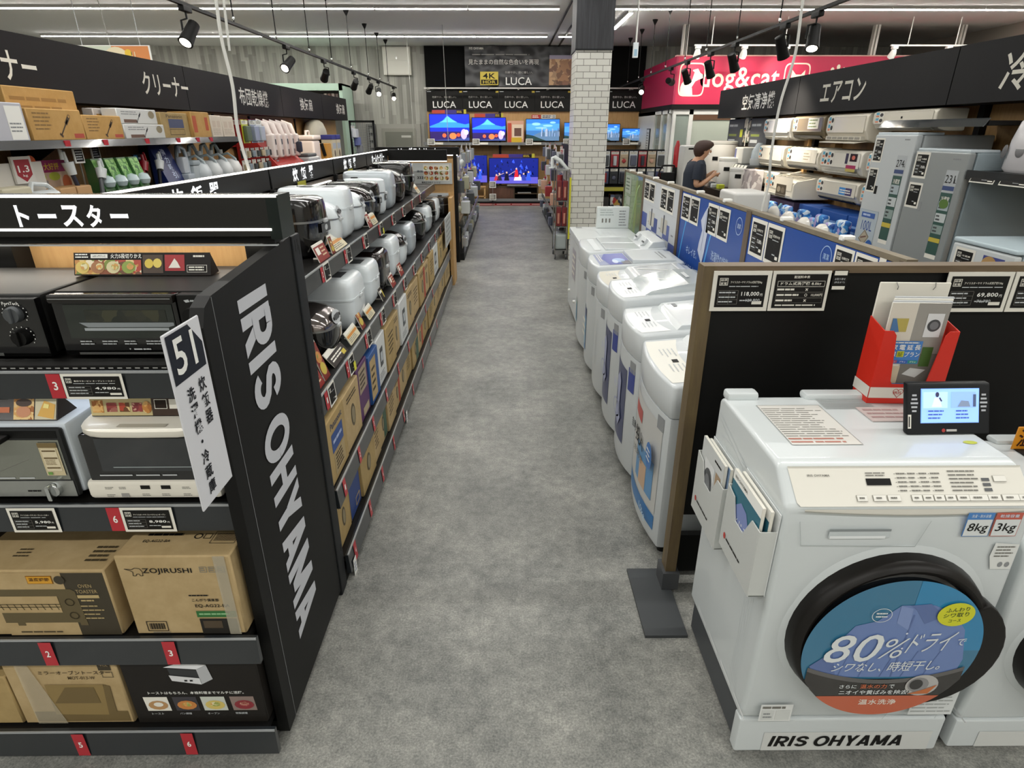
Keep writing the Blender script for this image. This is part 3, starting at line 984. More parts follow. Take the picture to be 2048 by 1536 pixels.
def d1(b):
 b.rect(-1.189, .002, -.815, .062, C('#17120f', .45))
 b.rect(-1.186, .003, -1.005, .042, M_FOOD, 2)
 b.text('火力5段切りかえ', -1.045, .0525, .085, .013, M_PWHITE, 3, .02)
 b.rect(-1.142, .047, -1.096, .058, M_PWHITE, 2)
 b.text('ふわっサクッと', -1.119, .0525, .036, .006, M_INK, 3)
 b.small(-1.184, .046, -1.148, .06, 2, M_PWHITE, 2, .5, 3)
 for k, c in enumerate(('#e0c46a', '#a9744a', '#d9cfa0', '#8fa24a')):
  b.oval(-1.165 + .042 * k, .022, .019, .017, C(c, .5), 3, 14)
  b.oval(-1.16 + .042 * k, .024, .010, .009, M_SALAD, 4, 10)
 b.rect(-1.0, .006, -.945, .056, C('#463527', .5), 2)
 b.oval(-.983, .032, .012, .013, C('#d8bd4c', .5), 3, 12)
 b.oval(-.96, .033, .012, .013, C('#e1ca62', .5), 3, 12)
 b.rect(-.940, .012, -.886, .056, C('#a3262a', .5), 2)
 b.poly([(-.93, .02), (-.897, .02), (-.905, .036), (-.913, .046), (-.922, .032)], M_PAPER, 3)
 b.frame(-.88, .008, -.825, .028, .001, M_PAPER, 2)
 b.small(-.875, .011, -.83, .025, 2, M_PAPER, 2, .5, 8)
 b.small(-.862, .048, -.826, .056, 1, M_PAPER, 2, .6, 9)
toaster_topper('promo_card', 'black folded promo card with food pictures on the wide black oven', -1.189, -.815, 1.63, 1.334, .055, .02, d1, .05)
# silver oven
t = thing('oven_toaster', 'silver mirror glass oven toaster with one chrome knob', 'oven toaster', (-1.255, 1.30, .825))
LS = C('#d6dfe6', .35, coat=.3)
b = B().rbox(-.19, .165, .015, .33, .012, .213, LS, .012)
b.build('body', t)
b = B().rbox(-.19, .158, 0, .02, .008, .205, C('#2a2b2b', .3), .01)
b.on('front', 0)
b.rect(-.19, .062, .148, .175, C('#97998f', .18, metal=.75))
b.rect(-.19, .012, .152, .058, C('#a2a49f', .32, metal=.6))
b.rect(-.19, .180, .148, .2, M_BLACK)
b.line((.06, .12), (-.05, .075), .0006, M_INKG, 2)
b.small(-.18, .064, .12, .07, 1, M_LGREY, 2, .6, 5)
b.small(.03, .026, .065, .032, 1, M_INK, 2, .7, 1)
b.build('door', t)
b = B().rbox(-.19, .035, -.045, 0, .178, .192, M_BLACK, .005)
b.on('front', -.045)
b.rect(-.19, .18, .035, .189, M_STEEL)
b.build('handle', t)
b = B().on('front', -.002)
b.rect(.095, .075, .142, .168, C('#c9bb95', .5))
b.rect(.095, .155, .142, .168, C('#77653f', .5), 2)
b.rect(.1, .088, .137, .152, C('#dccfae', .5), 2)
for z in (.148, .128, .1):
 b.rect(.102, z - .004, .135, z, C('#6b5938', .5), 3)
b.small(.103, .105, .134, .122, 4, C('#8b7a56', .5), 3, .4, 5)
b.rect(.1, .078, .111, .086, C('#6d9a4a', .5), 3)
b.build('sticker', t)
b = B().lathe([(.019, 0), (.018, .014), (.013, .018)], (.102, 0, .035), M_CHROME, 20, 'y')
b.rbox(.096, .108, -.03, -.012, .014, .056, M_CHROME, .004)
b.build('dial', t)
for sx in (-.16, .14):
 B().box(sx - .012, sx + .012, .04, .3, 0, .013, M_BLACK).build('foot', t)
def d2(b):
 b.rect(-1.36, .002, -1.118, .062, C('#1c1512', .2, coat=.7))
 b.rect(-1.225, .003, -1.175, .06, M_BREAD, 2)
 b.oval(-1.2, .045, .02, .01, C('#3a2416', .4), 3, 12)
 b.oval(-1.2, .022, .018, .014, C('#c98a63', .4), 3, 12)
 b.rect(-1.172, .003, -1.12, .06, C('#cfc7a8', .5), 2)
 b.poly([(-1.165, .012), (-1.125, .004), (-1.122, .04), (-1.15, .05)], C('#d9a94b', .4), 3)
 b.poly([(-1.152, .032), (-1.138, .03), (-1.137, .04), (-1.149, .043)], C('#efe08a', .4), 4)
 b.rect(-1.34, .02, -1.235, .034, C('#c26a3f', .4), 2)
toaster_topper('promo_card', 'glossy folded promo card with toast picture on the silver oven', -1.36, -1.118, 1.33, 1.038, .062, .03, d2, .075)
# white steam oven
t = thing('oven_toaster', 'white convection oven with dark glass and two digital windows', 'oven toaster', (-.90, 1.30, .825))
b = B().rbox(-.165, .165, .02, .36, .012, .19, M_WARM, .012)
b.build('body', t)
b = B()
fr = [sring(0, .19, z, .172, .205, 5, 28) for z in (.186, .192, .203, .206)]
fr[0] = [(x * .985, .19 + (y - .19) * .985, z) for x, y, z in fr[0]]
fr[3] = [(x * .985, .19 + (y - .19) * .985, z) for x, y, z in fr[3]]
b.loft(fr, M_WARM)
b.on('top', .2065)
b.rect(-.06, .005, .06, .022, C('#c9c3b2', .5))
b.build('lid', t)
b = B().rbox(-.158, .158, 0, .022, .055, .188, M_GLOSSBLK, .005)
b.on('front', 0)
b.rect(-.12, .085, .12, .178, C('#23272a', .06, coat=.8))
b.rect(-.09, .096, .12, .0985, C('#9aa3a3', .25), 2)
b.small(-.13, .07, .13, .077, 1, M_LGREY, 2, .5, 6)
b.build('door', t)
b = B().rbox(-.17, .17, -.008, .03, .006, .06, M_WARM, .012)
b.on('front', -.008)
for u in (-.02, .032):
 b.rect(u - .012, .037, u + .012, .048, M_INK)
b.rect(-.085, .014, -.065, .025, C('#9a9894', .5))
for u, v in ((-.11, .04), (-.075, .04), (-.11, .018), (-.02, .02), (.03, .02), (.085, .04), (.085, .02)):
 b.small(u - .012, v - .004, u + .012, v + .004, 2, M_INKG, 1, .4, int(u * 999))
b.build('control_panel', t)
for sx in (-.13, .13):
 B().box(sx - .012, sx + .012, .04, .3, 0, .013, M_BLACK).build('foot', t)
def d3(b):
 b.rect(-1.055, .002, -.74, .105, C('#c4b483', .5))
 b.rect(-.90, .002, -.74, .105, C('#3a281c', .5), 2)
 b.text('いろいろな調理が楽しめる!', -.978, .066, .12, .013, C('#5b4524', .5), 2, .01)
 b.text('1台5役で', -.985, .092, .05, .016, C('#5b4524', .5), 2, .015)
 b.rect(-1.05, .010, -1.022, .042, M_BREAD, 2)
 for u, mm in ((-1.014, M_MEAT), (-.982, M_FOOD), (-.95, M_MEAT)):
  b.rect(u, .012, u + .026, .036, mm, 2)
 b.oval(-.912, .024, .012, .016, M_BREAD, 3, 14)
 b.rect(-.892, .06, -.83, .098, C('#a4531f', .5), 3)
 b.rect(-.892, .02, -.86, .045, C('#241811', .5), 3)
 b.frame(-.892, .02, -.86, .045, .0015, M_PAPER, 4)
 b.rect(-.855, .02, -.83, .045, M_PAPER, 3)
 b.oval(-1.035, .075, .018, .009, M_PAPER, 2, 14)
toaster_topper('promo_card', 'beige promo card with bread pictures on the white convection oven', -1.055, -.74, 1.365, 1.0325, .105, .018, d3, .06)
# ---- cartons on the two lower shelves
def carton(name, label, x0, x1, y0, y1, z0, z1, mat, draw=None, top=None, group=None, cat='box'):
 b = B().rbox(x0, x1, y0, y1, z0, z1, mat, .004, 1)
 b.on('top', z1)
 b.rect(x0 + .002, (y0 + y1) / 2 - .0012, x1 - .002, (y0 + y1) / 2 + .0012, C('#7d683f', .7))
 if top:
  top(b)
 b.on('front', y0)
 if draw:
  draw(b)
 return tag(b.build(name, world=True), label, cat, group)
BR = C('#4b3f28', .65)
DK = C('#3a3323', .65)
def f1(b):
 b.rect(-1.33, .456, -1.142, .665, M_CARD2)
 b.rect(-1.142, .456, -1.035, .664, DK)
 b.rect(-1.232, .63, -1.166, .656, C('#8b5a12', .6), 2)
 b.rect(-1.230, .632, -1.168, .654, C('#d39a2c', .6), 3)
 b.text('温度調節', -1.199, .645, .052, .012, C('#6b470f', .6), 4, .02)
 b.oval(-1.148, .643, .0135, .0135, DK, 4, 16)
 pr = C('#5d5134', .65)
 b.poly([(-1.33, .50), (-1.115, .50), (-1.12, .604), (-1.13, .612), (-1.33, .612)], pr, 2)
 b.rect(-1.33, .535, -1.17, .59, M_CARD2, 3)
 for k in range(9):
  b.line((-1.32 + k * .018, .545), (-1.325 + k * .018, .565), .002, pr, 4)
 b.rect(-1.33, .553, -1.17, .556, pr, 4)
 b.rect(-1.33, .562, -1.17, .565, pr, 4)
 for v in (.525, .57):
  b.ring(-1.142, v, .012, .012, .002, C('#2b2415', .65), 4)
 for u in (-1.3, -1.135):
  b.rect(u, .49, u + .02, .50, pr, 2)
 b.small(-1.3, .464, -1.18, .472, 1, BR, 2, .6, 3)
 LT = C('#b9a372', .65)
 for s, v, w in (('OVEN', .622, .034), ('TOASTER', .604, .055)):
  b.text(s, -1.09, v, w, .011, LT, 2, -.005)
 b.rect(-1.118, .582, -1.062, .592, LT, 2)
 b.small(-1.112, .57, -1.07, .578, 1, LT, 2, .6, 5)
 b.small(-1.118, .505, -1.06, .56, 4, LT, 2, .25, 6)
def t1(b):
 b.small(-1.30, 1.26, -1.25, 1.30, 3, BR, 2, .4, 2)
 b.small(-1.10, 1.24, -1.04, 1.31, 4, BR, 2, .5, 3)
carton('oven_carton', 'tan OVEN TOASTER carton with dark right band and oven drawing', -1.40, -1.03, 1.212, 1.58, .4555, .672, M_CARD2, f1, t1)
carton('oven_carton', 'plain dull carton lying behind the OVEN TOASTER carton', -1.42, -1.02, 1.585, 1.85, .4555, .70, M_CARD3)
def f2(b):
 b.text('ZOJIRUSHI', -.868, .668, .125, .02, M_INK, 2, .012)
 el = [(-.975, .676), (-.962, .671), (-.955, .666), (-.957, .654), (-.949, .654), (-.947, .660), (-.940, .660), (-.939, .654), (-.932, .654), (-.931, .667), (-.936, .677), (-.948, .679), (-.957, .674)]
 for k in range(len(el)):
  b.line(el[k], el[(k + 1) % len(el)], .0016, M_INK, 2)
 for k in range(3):
  b.frame(-.785 + k * .023, .664, -.767 + k * .023, .682, .0015, C('#7b7a70', .6), 2)
  b.small(-.782 + k * .023, .667, -.770 + k * .023, .679, 2, C('#7b7a70', .6), 2, .5, k)
 b.frame(-.962, .468, -.907, .502, .002, M_INK, 2)
 for k in range(12):
  b.rect(-.955 + k * .0034, .474, -.9535 + k * .0034 + .001 * (k % 2), .495, M_INK, 2)
 b.small(-.95, .461, -.9, .466, 1, M_INKG, 2, .6, 4)
 b.small(-.83, .585, -.775, .592, 1, M_INK, 2, .6, 4)
 b.text('こんがり倶楽部', -.79, .573, .07, .010, M_INK, 2, .015)
 b.text('EQ-AG22-BA', -.775, .553, .09, .012, M_INK, 2, .012)
 b.rect(-.822, .515, -.718, .536, C('#2c6a33', .6), 2)
 b.small(-.815, .521, -.73, .531, 1, C('#8fbf8a', .6), 3, .5, 4)
 b.rect(-.818, .458, -.72, .51, C('#272521', .5), 2)
 b.rect(-.81, .478, -.76, .503, C('#4a3d2b', .5), 3)
 b.box(-.745, -.715, 1.2095, 1.210, .4565, .715, C('#c9c2ac', .2, alpha=.35))
def t2(b):
 b.text('EQ-AG22-BA', -.915, 1.27, .07, .012, M_INK, 2, .012)
 b.small(-.95, 1.29, -.85, 1.305, 1, M_INK, 2, .6, 4)
 b.ring(-.815, 1.29, .011, .011, .003, M_INK, 2)
 b.frame(-.80, 1.28, -.78, 1.30, .002, M_INK, 2)
 b.frame(-.775, 1.26, -.71, 1.31, .0015, M_INK, 2)
 for k in range(14):
  b.rect(-.768 + k * .004, 1.27, -.7665 + k * .004, 1.303, M_INK, 2)
carton('oven_carton', 'tan carton printed with black ZOJIRUSHI and elephant outline', -.995, -.702, 1.212, 1.50, .4555, .715, M_CARD2, f2, t2)
def f3(b):
 b.small(-1.34, .352, -1.25, .362, 1, BR, 2, .7, 3)
 b.text('ミラーオーブントースター', -1.205, .317, .20, .014, C('#43351d', .6), 2, .014)
 b.text('MOT-013-W', -1.19, .297, .075, .0115, C('#5b4a2b', .6), 2, .012)
 b.rect(-1.135, .325, -1.10, .362, DK, 2)
 b.text('4枚', -1.117, .348, .024, .015, M_CARD2, 3, .0)
 b.frame(-1.13, .298, -1.10, .32, .0015, DK, 2)
 o1, o2 = C('#8d7749', .65), C('#6f5d38', .65)
 b.rect(-1.36, .125, -1.095, .165, o2, 2)
 b.poly([(-1.30, .155), (-1.15, .152), (-1.138, .262), (-1.135, .272), (-1.30, .272)], o1, 3)
 b.poly([(-1.15, .152), (-1.125, .165), (-1.12, .265), (-1.137, .272)], o2, 3)
 b.poly([(-1.29, .2), (-1.16, .2), (-1.165, .262), (-1.245, .262)], o2, 4)
 b.poly([(-1.36, .12), (-1.275, .12), (-1.33, .375), (-1.36, .375)], C('#cfc6ae', .2, alpha=.4), 5)
carton('oven_carton', 'tan carton with MOT-013-W lettering and mirror oven drawing', -1.40, -1.085, 1.212, 1.5, .1155, .364, M_CARD2, f3)
def f4(b):
 b.rect(-1.072, .117, -.700, .371, C('#201d1a', .45))
 w1, w2 = C('#d9dadb', .5), C('#b5b7b9', .5)
 b.poly([(-.955, .334), (-.91, .35), (-.835, .343), (-.865, .326)], C('#e7e8e9', .5), 2)
 b.poly([(-.945, .33), (-.865, .323), (-.862, .285), (-.94, .297)], C('#2d3032', .4), 2)
 b.poly([(-.865, .326), (-.835, .343), (-.826, .29), (-.86, .27)], w2, 3)
 b.poly([(-.945, .306), (-.862, .294), (-.86, .27), (-.94, .285)], w1, 4)
 for u in (-.905, -.89):
  b.rect(u, .283, u + .008, .289, M_INK, 5)
 b.text('トーストはもちろん、本格料理までマルチに活躍。', -.885, .236, .27, .011, M_PWHITE, 2, .012)
 for u, mm, base in ((-1.035, M_PAPER, '#b98f5f'), (-.953, C('#3d3a3f', .5), '#c98343'), (-.873, C('#c9cdc2', .5), '#d6c06a'), (-.79, C('#8d7a72', .5), '#8a2f36')):
  b.poly([(u, .165), (u + .068, .165), (u + .064, .22), (u - .004, .22)], mm, 2)
  b.poly([(u + .034 + .028 * math.cos(q * .5236), .188 + .018 * math.sin(q * .5236)) for q in range(12)], C(base, .5), 3)
  b.oval(u + .036, .192, .014, .009, M_PAPER if base == '#b98f5f' else (M_MEAT if base == '#8a2f36' else M_SALAD), 4, 10)
 for u, s in ((-1.01, 'トースト'), (-.93, 'パン調理'), (-.85, 'オーブン'), (-.77, '特製調理')):
  b.text(s, u, .153, .034, .008, M_LGREY, 2, .01)
 for k in range(5):
  b.line((-.93 + k * .012, .352), (-.935 + k * .013, .37), .0008, M_MGREY, 2)
carton('oven_carton', 'black carton with white oven picture and four food photos', -1.075, -.698, 1.212, 1.5, .1155, .364, C('#211e1b', .45), f4)
carton('oven_carton', 'tan carton edge at the bottom shelf\'s left end', -1.75, -1.405, 1.212, 1.5, .1155, .30, M_CARD)
# ================================================================ rice cooker gondola along the aisle
t = thing('aisle_shelf_unit', 'long black rice cooker shelf unit along the left of the aisle', 'shelf unit', (-1.0, 4.4, 0))
b = B()
b.box(-1.34, -1.30, 1.93, 7.0, 0, 1.40, C('#3b322a', .55))
for y in (3.45, 4.75, 5.9):
 b.box(-1.30, -1.275, y - .02, y + .02, 0, 1.4, M_BLACK)
b.build('back_panel', t, world=True)
B().box(-1.30, -.66, 1.93, 7.0, 0, .06, M_BLACK).build('plinth', t, world=True)
# sign boards
for i, (y0, y1, s, yc) in enumerate(((1.95, 3.45, '炊飯器', 2.62), (3.47, 4.75, '炊飯器', 4.04), (4.77, 5.9, '炊飯器', 5.27), (5.92, 6.98, 'ホームベーカリー', 6.45))):
 b = B().rbox(-1.36, -1.30, y0, y1, 1.385, 1.510, C('#0b0b0a', .4), .004, 1)
 b.on('right', -1.30)
 if i < 3:
  for k, ch in enumerate(s):
   b.text(ch, yc + (k - 1) * .16, 1.452, .10, .078, C('#f3f5f7', .5, emit=.5), 2, .03)
 else:
  b.text(s, yc, 1.45, .62, .075, C('#f3f5f7', .5, emit=.5), 2, .03)
 b.build('header_sign', t, world=True)
 B().box(-1.312, -1.298, y0, y1, 1.508, 1.514, M_GLOW).build('glow_strip', t, world=True)  # top-edge reflection painted by a thin glowing strip, no lamp
 B().box(-1.30, -1.29, y0 + .35, y1 - .12, 1.358, 1.366, M_GLOW).build('glow_strip', t, world=True)
# display boards under the sign
egg = C('#dcd6cb', .5)
for i in range(6):
 y = 3.52 + i * .56
 b = B().box(-1.29, -1.262, y, y + .54, 1.17, 1.34, C('#4e4138' if i % 2 else '#3b332d', .5))
 b.on('right', -1.262)
 b.oval(y + .16, 1.25, .05, .06, egg, 1, 14)
 b.oval(y + .38, 1.26, .045, .055, C('#c9bfae', .5), 1, 14)
 b.small(y + .06, 1.31, y + .3, 1.33, 1, M_LGREY, 1, .5, i)
 b.build('display_board', t, world=True)
for i, y in enumerate((3.75, 4.98)):
 b = B().box(-1.255, -1.25, y, y + .16, 1.17, 1.40, C('#c9bd86', .5))
 b.on('right', -1.25)
 b.rect(y, 1.34, y + .16, 1.42, C('#a9a526', .5))
 b.small(y + .02, 1.2, y + .14, 1.32, 3, C('#6b5a2b', .5), 2, .4, i)
 b.build('display_board', t, world=True)
RSH = [(-.80, 1.165, .072), (-.69, .795, .078), (-.652, .435, .082), (-.642, .13, .09)]
rails = []
for i, (x, z, h) in enumerate(RSH):
 B().box(-1.30, x - .012, 1.93, 6.97, z - .03, z - .006, M_SHELF).build('shelf', t, world=True)
 r = B()
 # y-profile rail leaning slightly outwards at the bottom
 pts = [(x - .012, z), (x - .012, z - h), (x + .006, z - h), (x, z)]
 r.prism([(p[0], p[1]) for p in pts], 'y', 1.93, 6.97, M_RAIL)
 r.box(x - .003, x + .003, 1.93, 6.97, z - .003, z + .003, C('#a5a8a8', .2))
 rails.append(r.build('price_rail', t, world=True))
def rail_tag(i, y, card=False, num='1', seed=1, yellow=False):
 x, z, h = RSH[i]
 dz = Vector((-.006, 0, h)).normalized()
 q = B().on('p', o=(x + .007, 0, z - h), u=(0, 1, 0), v=dz)
 q.e = .0012
 q.rect(y - .018, .003, y + .018, h - .004, M_TAG)
 q.text(num, y, h / 2, .012, .024, M_PWHITE, 2, .02)
 q.build('number_tag', rails[i], world=True)
 if card:
  q = B().on('p', o=(x + .0085, 0, z - h), u=(0, 1, 0), v=dz)
  q.e = .0012
  price_card(q, y + .02, -.004, y + .11, h + .004, None, None, 1, seed, False)
  if yellow:
   q.rect(y + .075, .0, y + .11, h * .5, C('#d5d23a', .5), 5)
  q.build('price_card', rails[i], world=True)
for k, y in enumerate((2.06, 2.38, 2.75, 3.12, 3.5, 3.9, 4.35, 4.8, 5.3, 5.8, 6.3)):
 rail_tag(1, y, True, '123456'[k % 6], k, k == 1)
for k, y in enumerate((2.1, 2.55, 2.95, 3.35, 3.8, 4.25, 4.7, 5.2, 5.7)):
 rail_tag(0, y, True, '123456'[k % 6], k + 20, k == 4)
for k, y in enumerate((2.02, 2.28, 2.58, 2.92, 3.3, 3.7, 4.1, 4.6, 5.1)):
 rail_tag(2, y, False, '123'[k % 3])
for k, y in enumerate((2.02, 2.32, 2.62, 2.95, 3.3, 3.7, 4.2, 4.7, 5.2)):
 rail_tag(3, y, False, '456'[k % 3])
for y, s in ((1.985, 'near'), (3.38, 'far')):
 x, z, h = RSH[3]
 q = B().box(x + .008, x + .0095, y - .025, y + .015, z - h - .045, z - h + .035, M_PWHITE)
 q.on('right', x + .0097)
 q.small(y - .02, z - h - .03, y + .01, z - h + .02, 3, C('#7d86a8', .5), 1, .4, 2)
 q.build('paper_slip', rails[3], world=True)
def kraft_box(name, label, y0, y1, z0, z1, xf, style, depth=.34, group='boxed rice cookers under the cookers'):
 body = {'white': C('#d0d2cf', .5), 'blue': C('#27518d', .5), 'purple': C('#57305c', .5)}.get(style, M_CARD if int(y0 * 10) % 2 else M_CARD2)
 w, h = y1 - y0, z1 - z0
 b = B().rbox(xf - depth, xf, y0 + .004, y1 - .004, z0, z1, body, .004, 1)
 b.on('right', xf)
 yc = (y0 + y1) / 2
 oval = C('#594f39', .6)
 if style in ('oval', 'ovalred', 'ovalgreen'):
  b.oval(yc, z0 + h * .48, w * .13, h * .2, oval, 1, 18)
  b.oval(yc, z0 + h * .48, w * .09, h * .15, C('#8b8064', .6), 2, 18)
  b.small(y0 + w * .2, z0 + h * .78, y1 - w * .2, z0 + h * .9, 2, BR, 1, .5, 3)
  if style == 'ovalred':
   b.rect(y0 + w * .7, z0 + .01, y1 - .008, z1 - .01, C('#a8442a', .5), 1)
  if style == 'ovalgreen':
   b.rect(y0 + w * .55, z0 + .01, y1 - .008, z0 + h * .75, C('#3c5a47', .5), 1)
 elif style == 'bluelabel':
  b.text('Panasonic', yc + w * .02, z0 + h * .86, w * .62, .028, C('#3a4356', .6), 1, .015)
  b.rect(y0 + w * .2, z0 + h * .45, y0 + w * .8, z0 + h * .74, C('#2b4a86', .5), 1)
  b.small(y0 + w * .26, z0 + h * .55, y0 + w * .74, z0 + h * .65, 1, C('#a9b7d6', .5), 2, .5, 1)
  b.rect(y0 + w * .24, z0 + h * .08, y0 + w * .8, z0 + h * .42, C('#a8946b', .6), 1)
  b.small(y0 + w * .3, z0 + h * .12, y0 + w * .76, z0 + h * .4, 5, BR, 2, .5, 2)
 elif style == 'white':
  b.rect(yc - w * .16, z0 + h * .35, yc + w * .16, z0 + h * .75, C('#3f4448', .4), 1)
  b.rect(yc - w * .1, z0 + h * .45, yc + w * .1, z0 + h * .65, C('#b9bfc2', .4), 2)
  b.small(y0 + w * .2, z0 + h * .1, y1 - w * .2, z0 + h * .25, 3, M_MGREY, 1, .4, 4)
 elif style == 'purple':
  b.rect(y0 + w * .15, z0 + h * .5, y1 - w * .15, z1 - h * .06, C('#a2917a', .5), 1)
  b.small(y0 + w * .22, z0 + h * .55, y1 - w * .22, z1 - h * .12, 4, C('#4f4433', .5), 2, .5, 4)
  b.rect(y0 + w * .3, z0 + h * .05, y1 - w * .15, z0 + h * .2, C('#b0a080', .5), 1)
 elif style == 'blue':
  b.rect(y0 + w * .05, z0 + h * .08, y1 - w * .35, z1 - h * .1, M_CARD2, 1)
  b.small(y0 + w * .15, z0 + h * .2, y1 - w * .45, z1 - h * .25, 4, BR, 2, .4, 4)
 elif style == 'bluefull':
  b.rect(y0 + .008, z0 + .005, y1 - .008, z1 - h * .2, C('#27407a', .5), 1)
  b.frame(y0 + w * .5, z0 + h * .1, y1 - w * .15, z0 + h * .3, .006, M_CARD2, 2)
 else:
  b.small(y0 + w * .2, z0 + h * .3, y1 - w * .2, z0 + h * .8, 5, BR, 1, .35, int(y0 * 100))
 return tag(b.build(name, world=True), label, 'box', group)
PLAIN = {'oval': 'with dark oval picture', 'ovalred': 'with oval picture and red band', 'ovalgreen': 'with oval picture and green band', 'bluelabel': 'with blue label', 'plain': 'with small brown print', 'white': 'white with grey cooker picture', 'purple': 'purple and kraft', 'blue': 'with blue edges', 'bluefull': 'with big blue panel'}
mid = [1.955, 2.215, 2.49, 2.70, 2.91, 3.14, 3.41, 3.60, 3.89, 4.20, 4.5, 4.85, 5.15, 5.5, 5.94, 6.3, 6.65, 6.95]
mst = ['bluelabel', 'oval', 'purple', 'blue', 'white', 'plain', 'oval', 'white', 'oval', 'plain', 'ovalred', 'oval', 'plain', 'white', 'oval', 'plain', 'oval']
for i, st in enumerate(mst):
 z1 = .427 + [.27, .262, .275, .26, .268, .262, .25, .28, .27, .255, .27, .26, .275, .27, .26, .27, .25][i]
 kraft_box('cooker_carton', 'cooker carton %s, %s from black end panel, upper box shelf' % (PLAIN[st], ORD[i]), mid[i], mid[i + 1], .4305, z1, -.672 - [0, .004, .01, 0, .008, .0, .01][i % 7], st)
bot = [1.955, 2.15, 2.345, 2.64, 2.80, 3.0, 3.24, 3.45, 3.72, 3.95, 4.25, 4.55, 4.9, 5.25, 5.6, 6.0, 6.4, 6.95]
bst = ['oval', 'bluefull', 'oval', 'plain', 'ovalgreen', 'plain', 'ovalred', 'oval', 'plain', 'ovalgreen', 'ovalred', 'oval', 'plain', 'oval', 'plain', 'oval', 'plain']
for i, st in enumerate(bst):
 z1 = .122 + [.225, .22, .23, .21, .222, .23, .2, .225, .21, .23, .22, .2, .22, .23, .21, .22, .2][i]
 kraft_box('cooker_carton', 'cooker carton %s, %s from black end panel, lowest shelf' % (PLAIN[st], ORD[i]), bot[i], bot[i + 1], .1255, z1, -.668 - [.01, .012, 0, .006, .01, 0, .008][i % 7], st)
# ---- rice cookers
def cooker(label, y, shelf, w, d, h, body, lid, kind='box', panel=None, xf=None, turn=0):
 x, z, hh = RSH[shelf]
 w, d, h = w * 1.1, min(d * 1.05, .36 if shelf == 0 else .40), h * 1.08
 xf = (x - .05) if xf is None else xf
 t = thing('rice_cooker', label, 'rice cooker', (xf, y, z - .0055), RT + turn, 'rice cookers on display')
 n = {'box': 8, 'pot': 2.8, 'dome': 3.6}[kind]
 cyy = d / 2
 seg = 28
 b = B()
 b.loft([sring(0, cyy, q * h, w / 2 * s, d / 2 * s, n, seg) for q, s in ((0, .80), (.012, .84), (.06, .9), (.12, .95), (.35, .995), (.60, 1.0))], body)
 b.build('body', t)
 b = B().loft([sring(0, cyy, q * h, w / 2 * s, d / 2 * s, n, seg) for q, s in ((.595, 1.012), (.63, 1.012))], M_STEEL if kind != 'box' else body)
 b.build('rim_band', t)
 b = B()
 if kind == 'dome':
  prof = ((.63, 1.0, 0), (.72, .985, .0), (.82, .93, .02), (.91, .80, .05), (.97, .58, .07), (1.0, .25, .08))
 elif kind == 'pot':
  prof = ((.63, 1.0, 0), (.85, .985, 0), (.95, .95, .0), (.99, .84, .01), (1.0, .5, .01))
 else:
  prof = ((.63, 1.0, 0), (.84, .99, .004), (.93, .965, .012), (.98, .92, .02), (1.0, .86, .025), (1.003, .3, .03))
 b.loft([sring(0, cyy + dy * d, q * h, w / 2 * s, d / 2 * s, n, seg) for q, s, dy in prof], lid)
 b.build('lid', t)
 # control panel, display window, latch and steam vent
 b = B()
 pm = panel or M_DGREY
 if kind == 'box':
  b.on('p', o=(0, d * .16, h * .985), u=(1, 0, 0), v=(0, 1, .02))
  b.e = .004
  b.rect(-w * .25, d * .02, w * .18, d * .2, pm)
  b.rect(-w * .2, d * .36, w * .05, d * .55, M_BLACK)
  b.small(-w * .3, d * .22, w * .3, d * .3, 2, M_LGREY, 1, .5, 3)
 elif kind == 'pot':
  b.on('front', -.003)
  b.rect(-w * .22, h * .4, w * .22, h * .56, pm)
  b.oval(0, h * .48, w * .07, h * .05, M_LGREY, 2, 14)
 else:
  b.on('p', o=(0, .0, h * .66), u=(1, 0, 0), v=(0, .30, 1))
  b.e = .003
  b.oval(0, .022, w * .2, .03, M_LGREY, 1, 18)
  b.rect(-w * .1, .01, w * .1, .034, pm, 2)
  for q in (-.15, .15):
   b.oval(q * w, .022, .008, .008, M_INK, 2, 10)
 b.build('control_panel', t)
 b = B().rbox(-.022, .022, -.012, .01, h * .56, h * .63, M_LGREY if lid is not M_WHITE else M_MGREY, .005)
 b.build('latch', t)
 b = B().lathe([(.026, 0), (.024, .008), (.0, .009)], (w * .1, cyy + d * .22, h * .992), M_STEEL if kind == 'box' else M_BLACK, 14)
 b.build('steam_vent', t)
 b = B()
 b.tube([(-w / 2 - .004, cyy + .02, h * .58), (-w / 2 - .014, cyy + .05, h * .68), (-w / 2 - .012, cyy + d * .25, h * .76), (0, cyy + d * .38, h * .8), (w / 2 + .012, cyy + d * .25, h * .76), (w / 2 + .014, cyy + .05, h * .68), (w / 2 + .004, cyy + .02, h * .58)], .006, body, 6) if kind != 'box' else b.rbox(-w * .46, w * .46, d - .012, d + .004, h * .55, h * .68, body, .006)
 b.build('handle', t)
 return t
GB = C('#141313', .13, coat=.7)
GB2 = C('#2a2422', .16, metal=.55, coat=.5)
CH = C('#8a8380', .14, metal=.9)
SV = C('#c3cbd0', .28, metal=.35, coat=.3)
WH = C('#dfe6e8', .28, coat=.4)
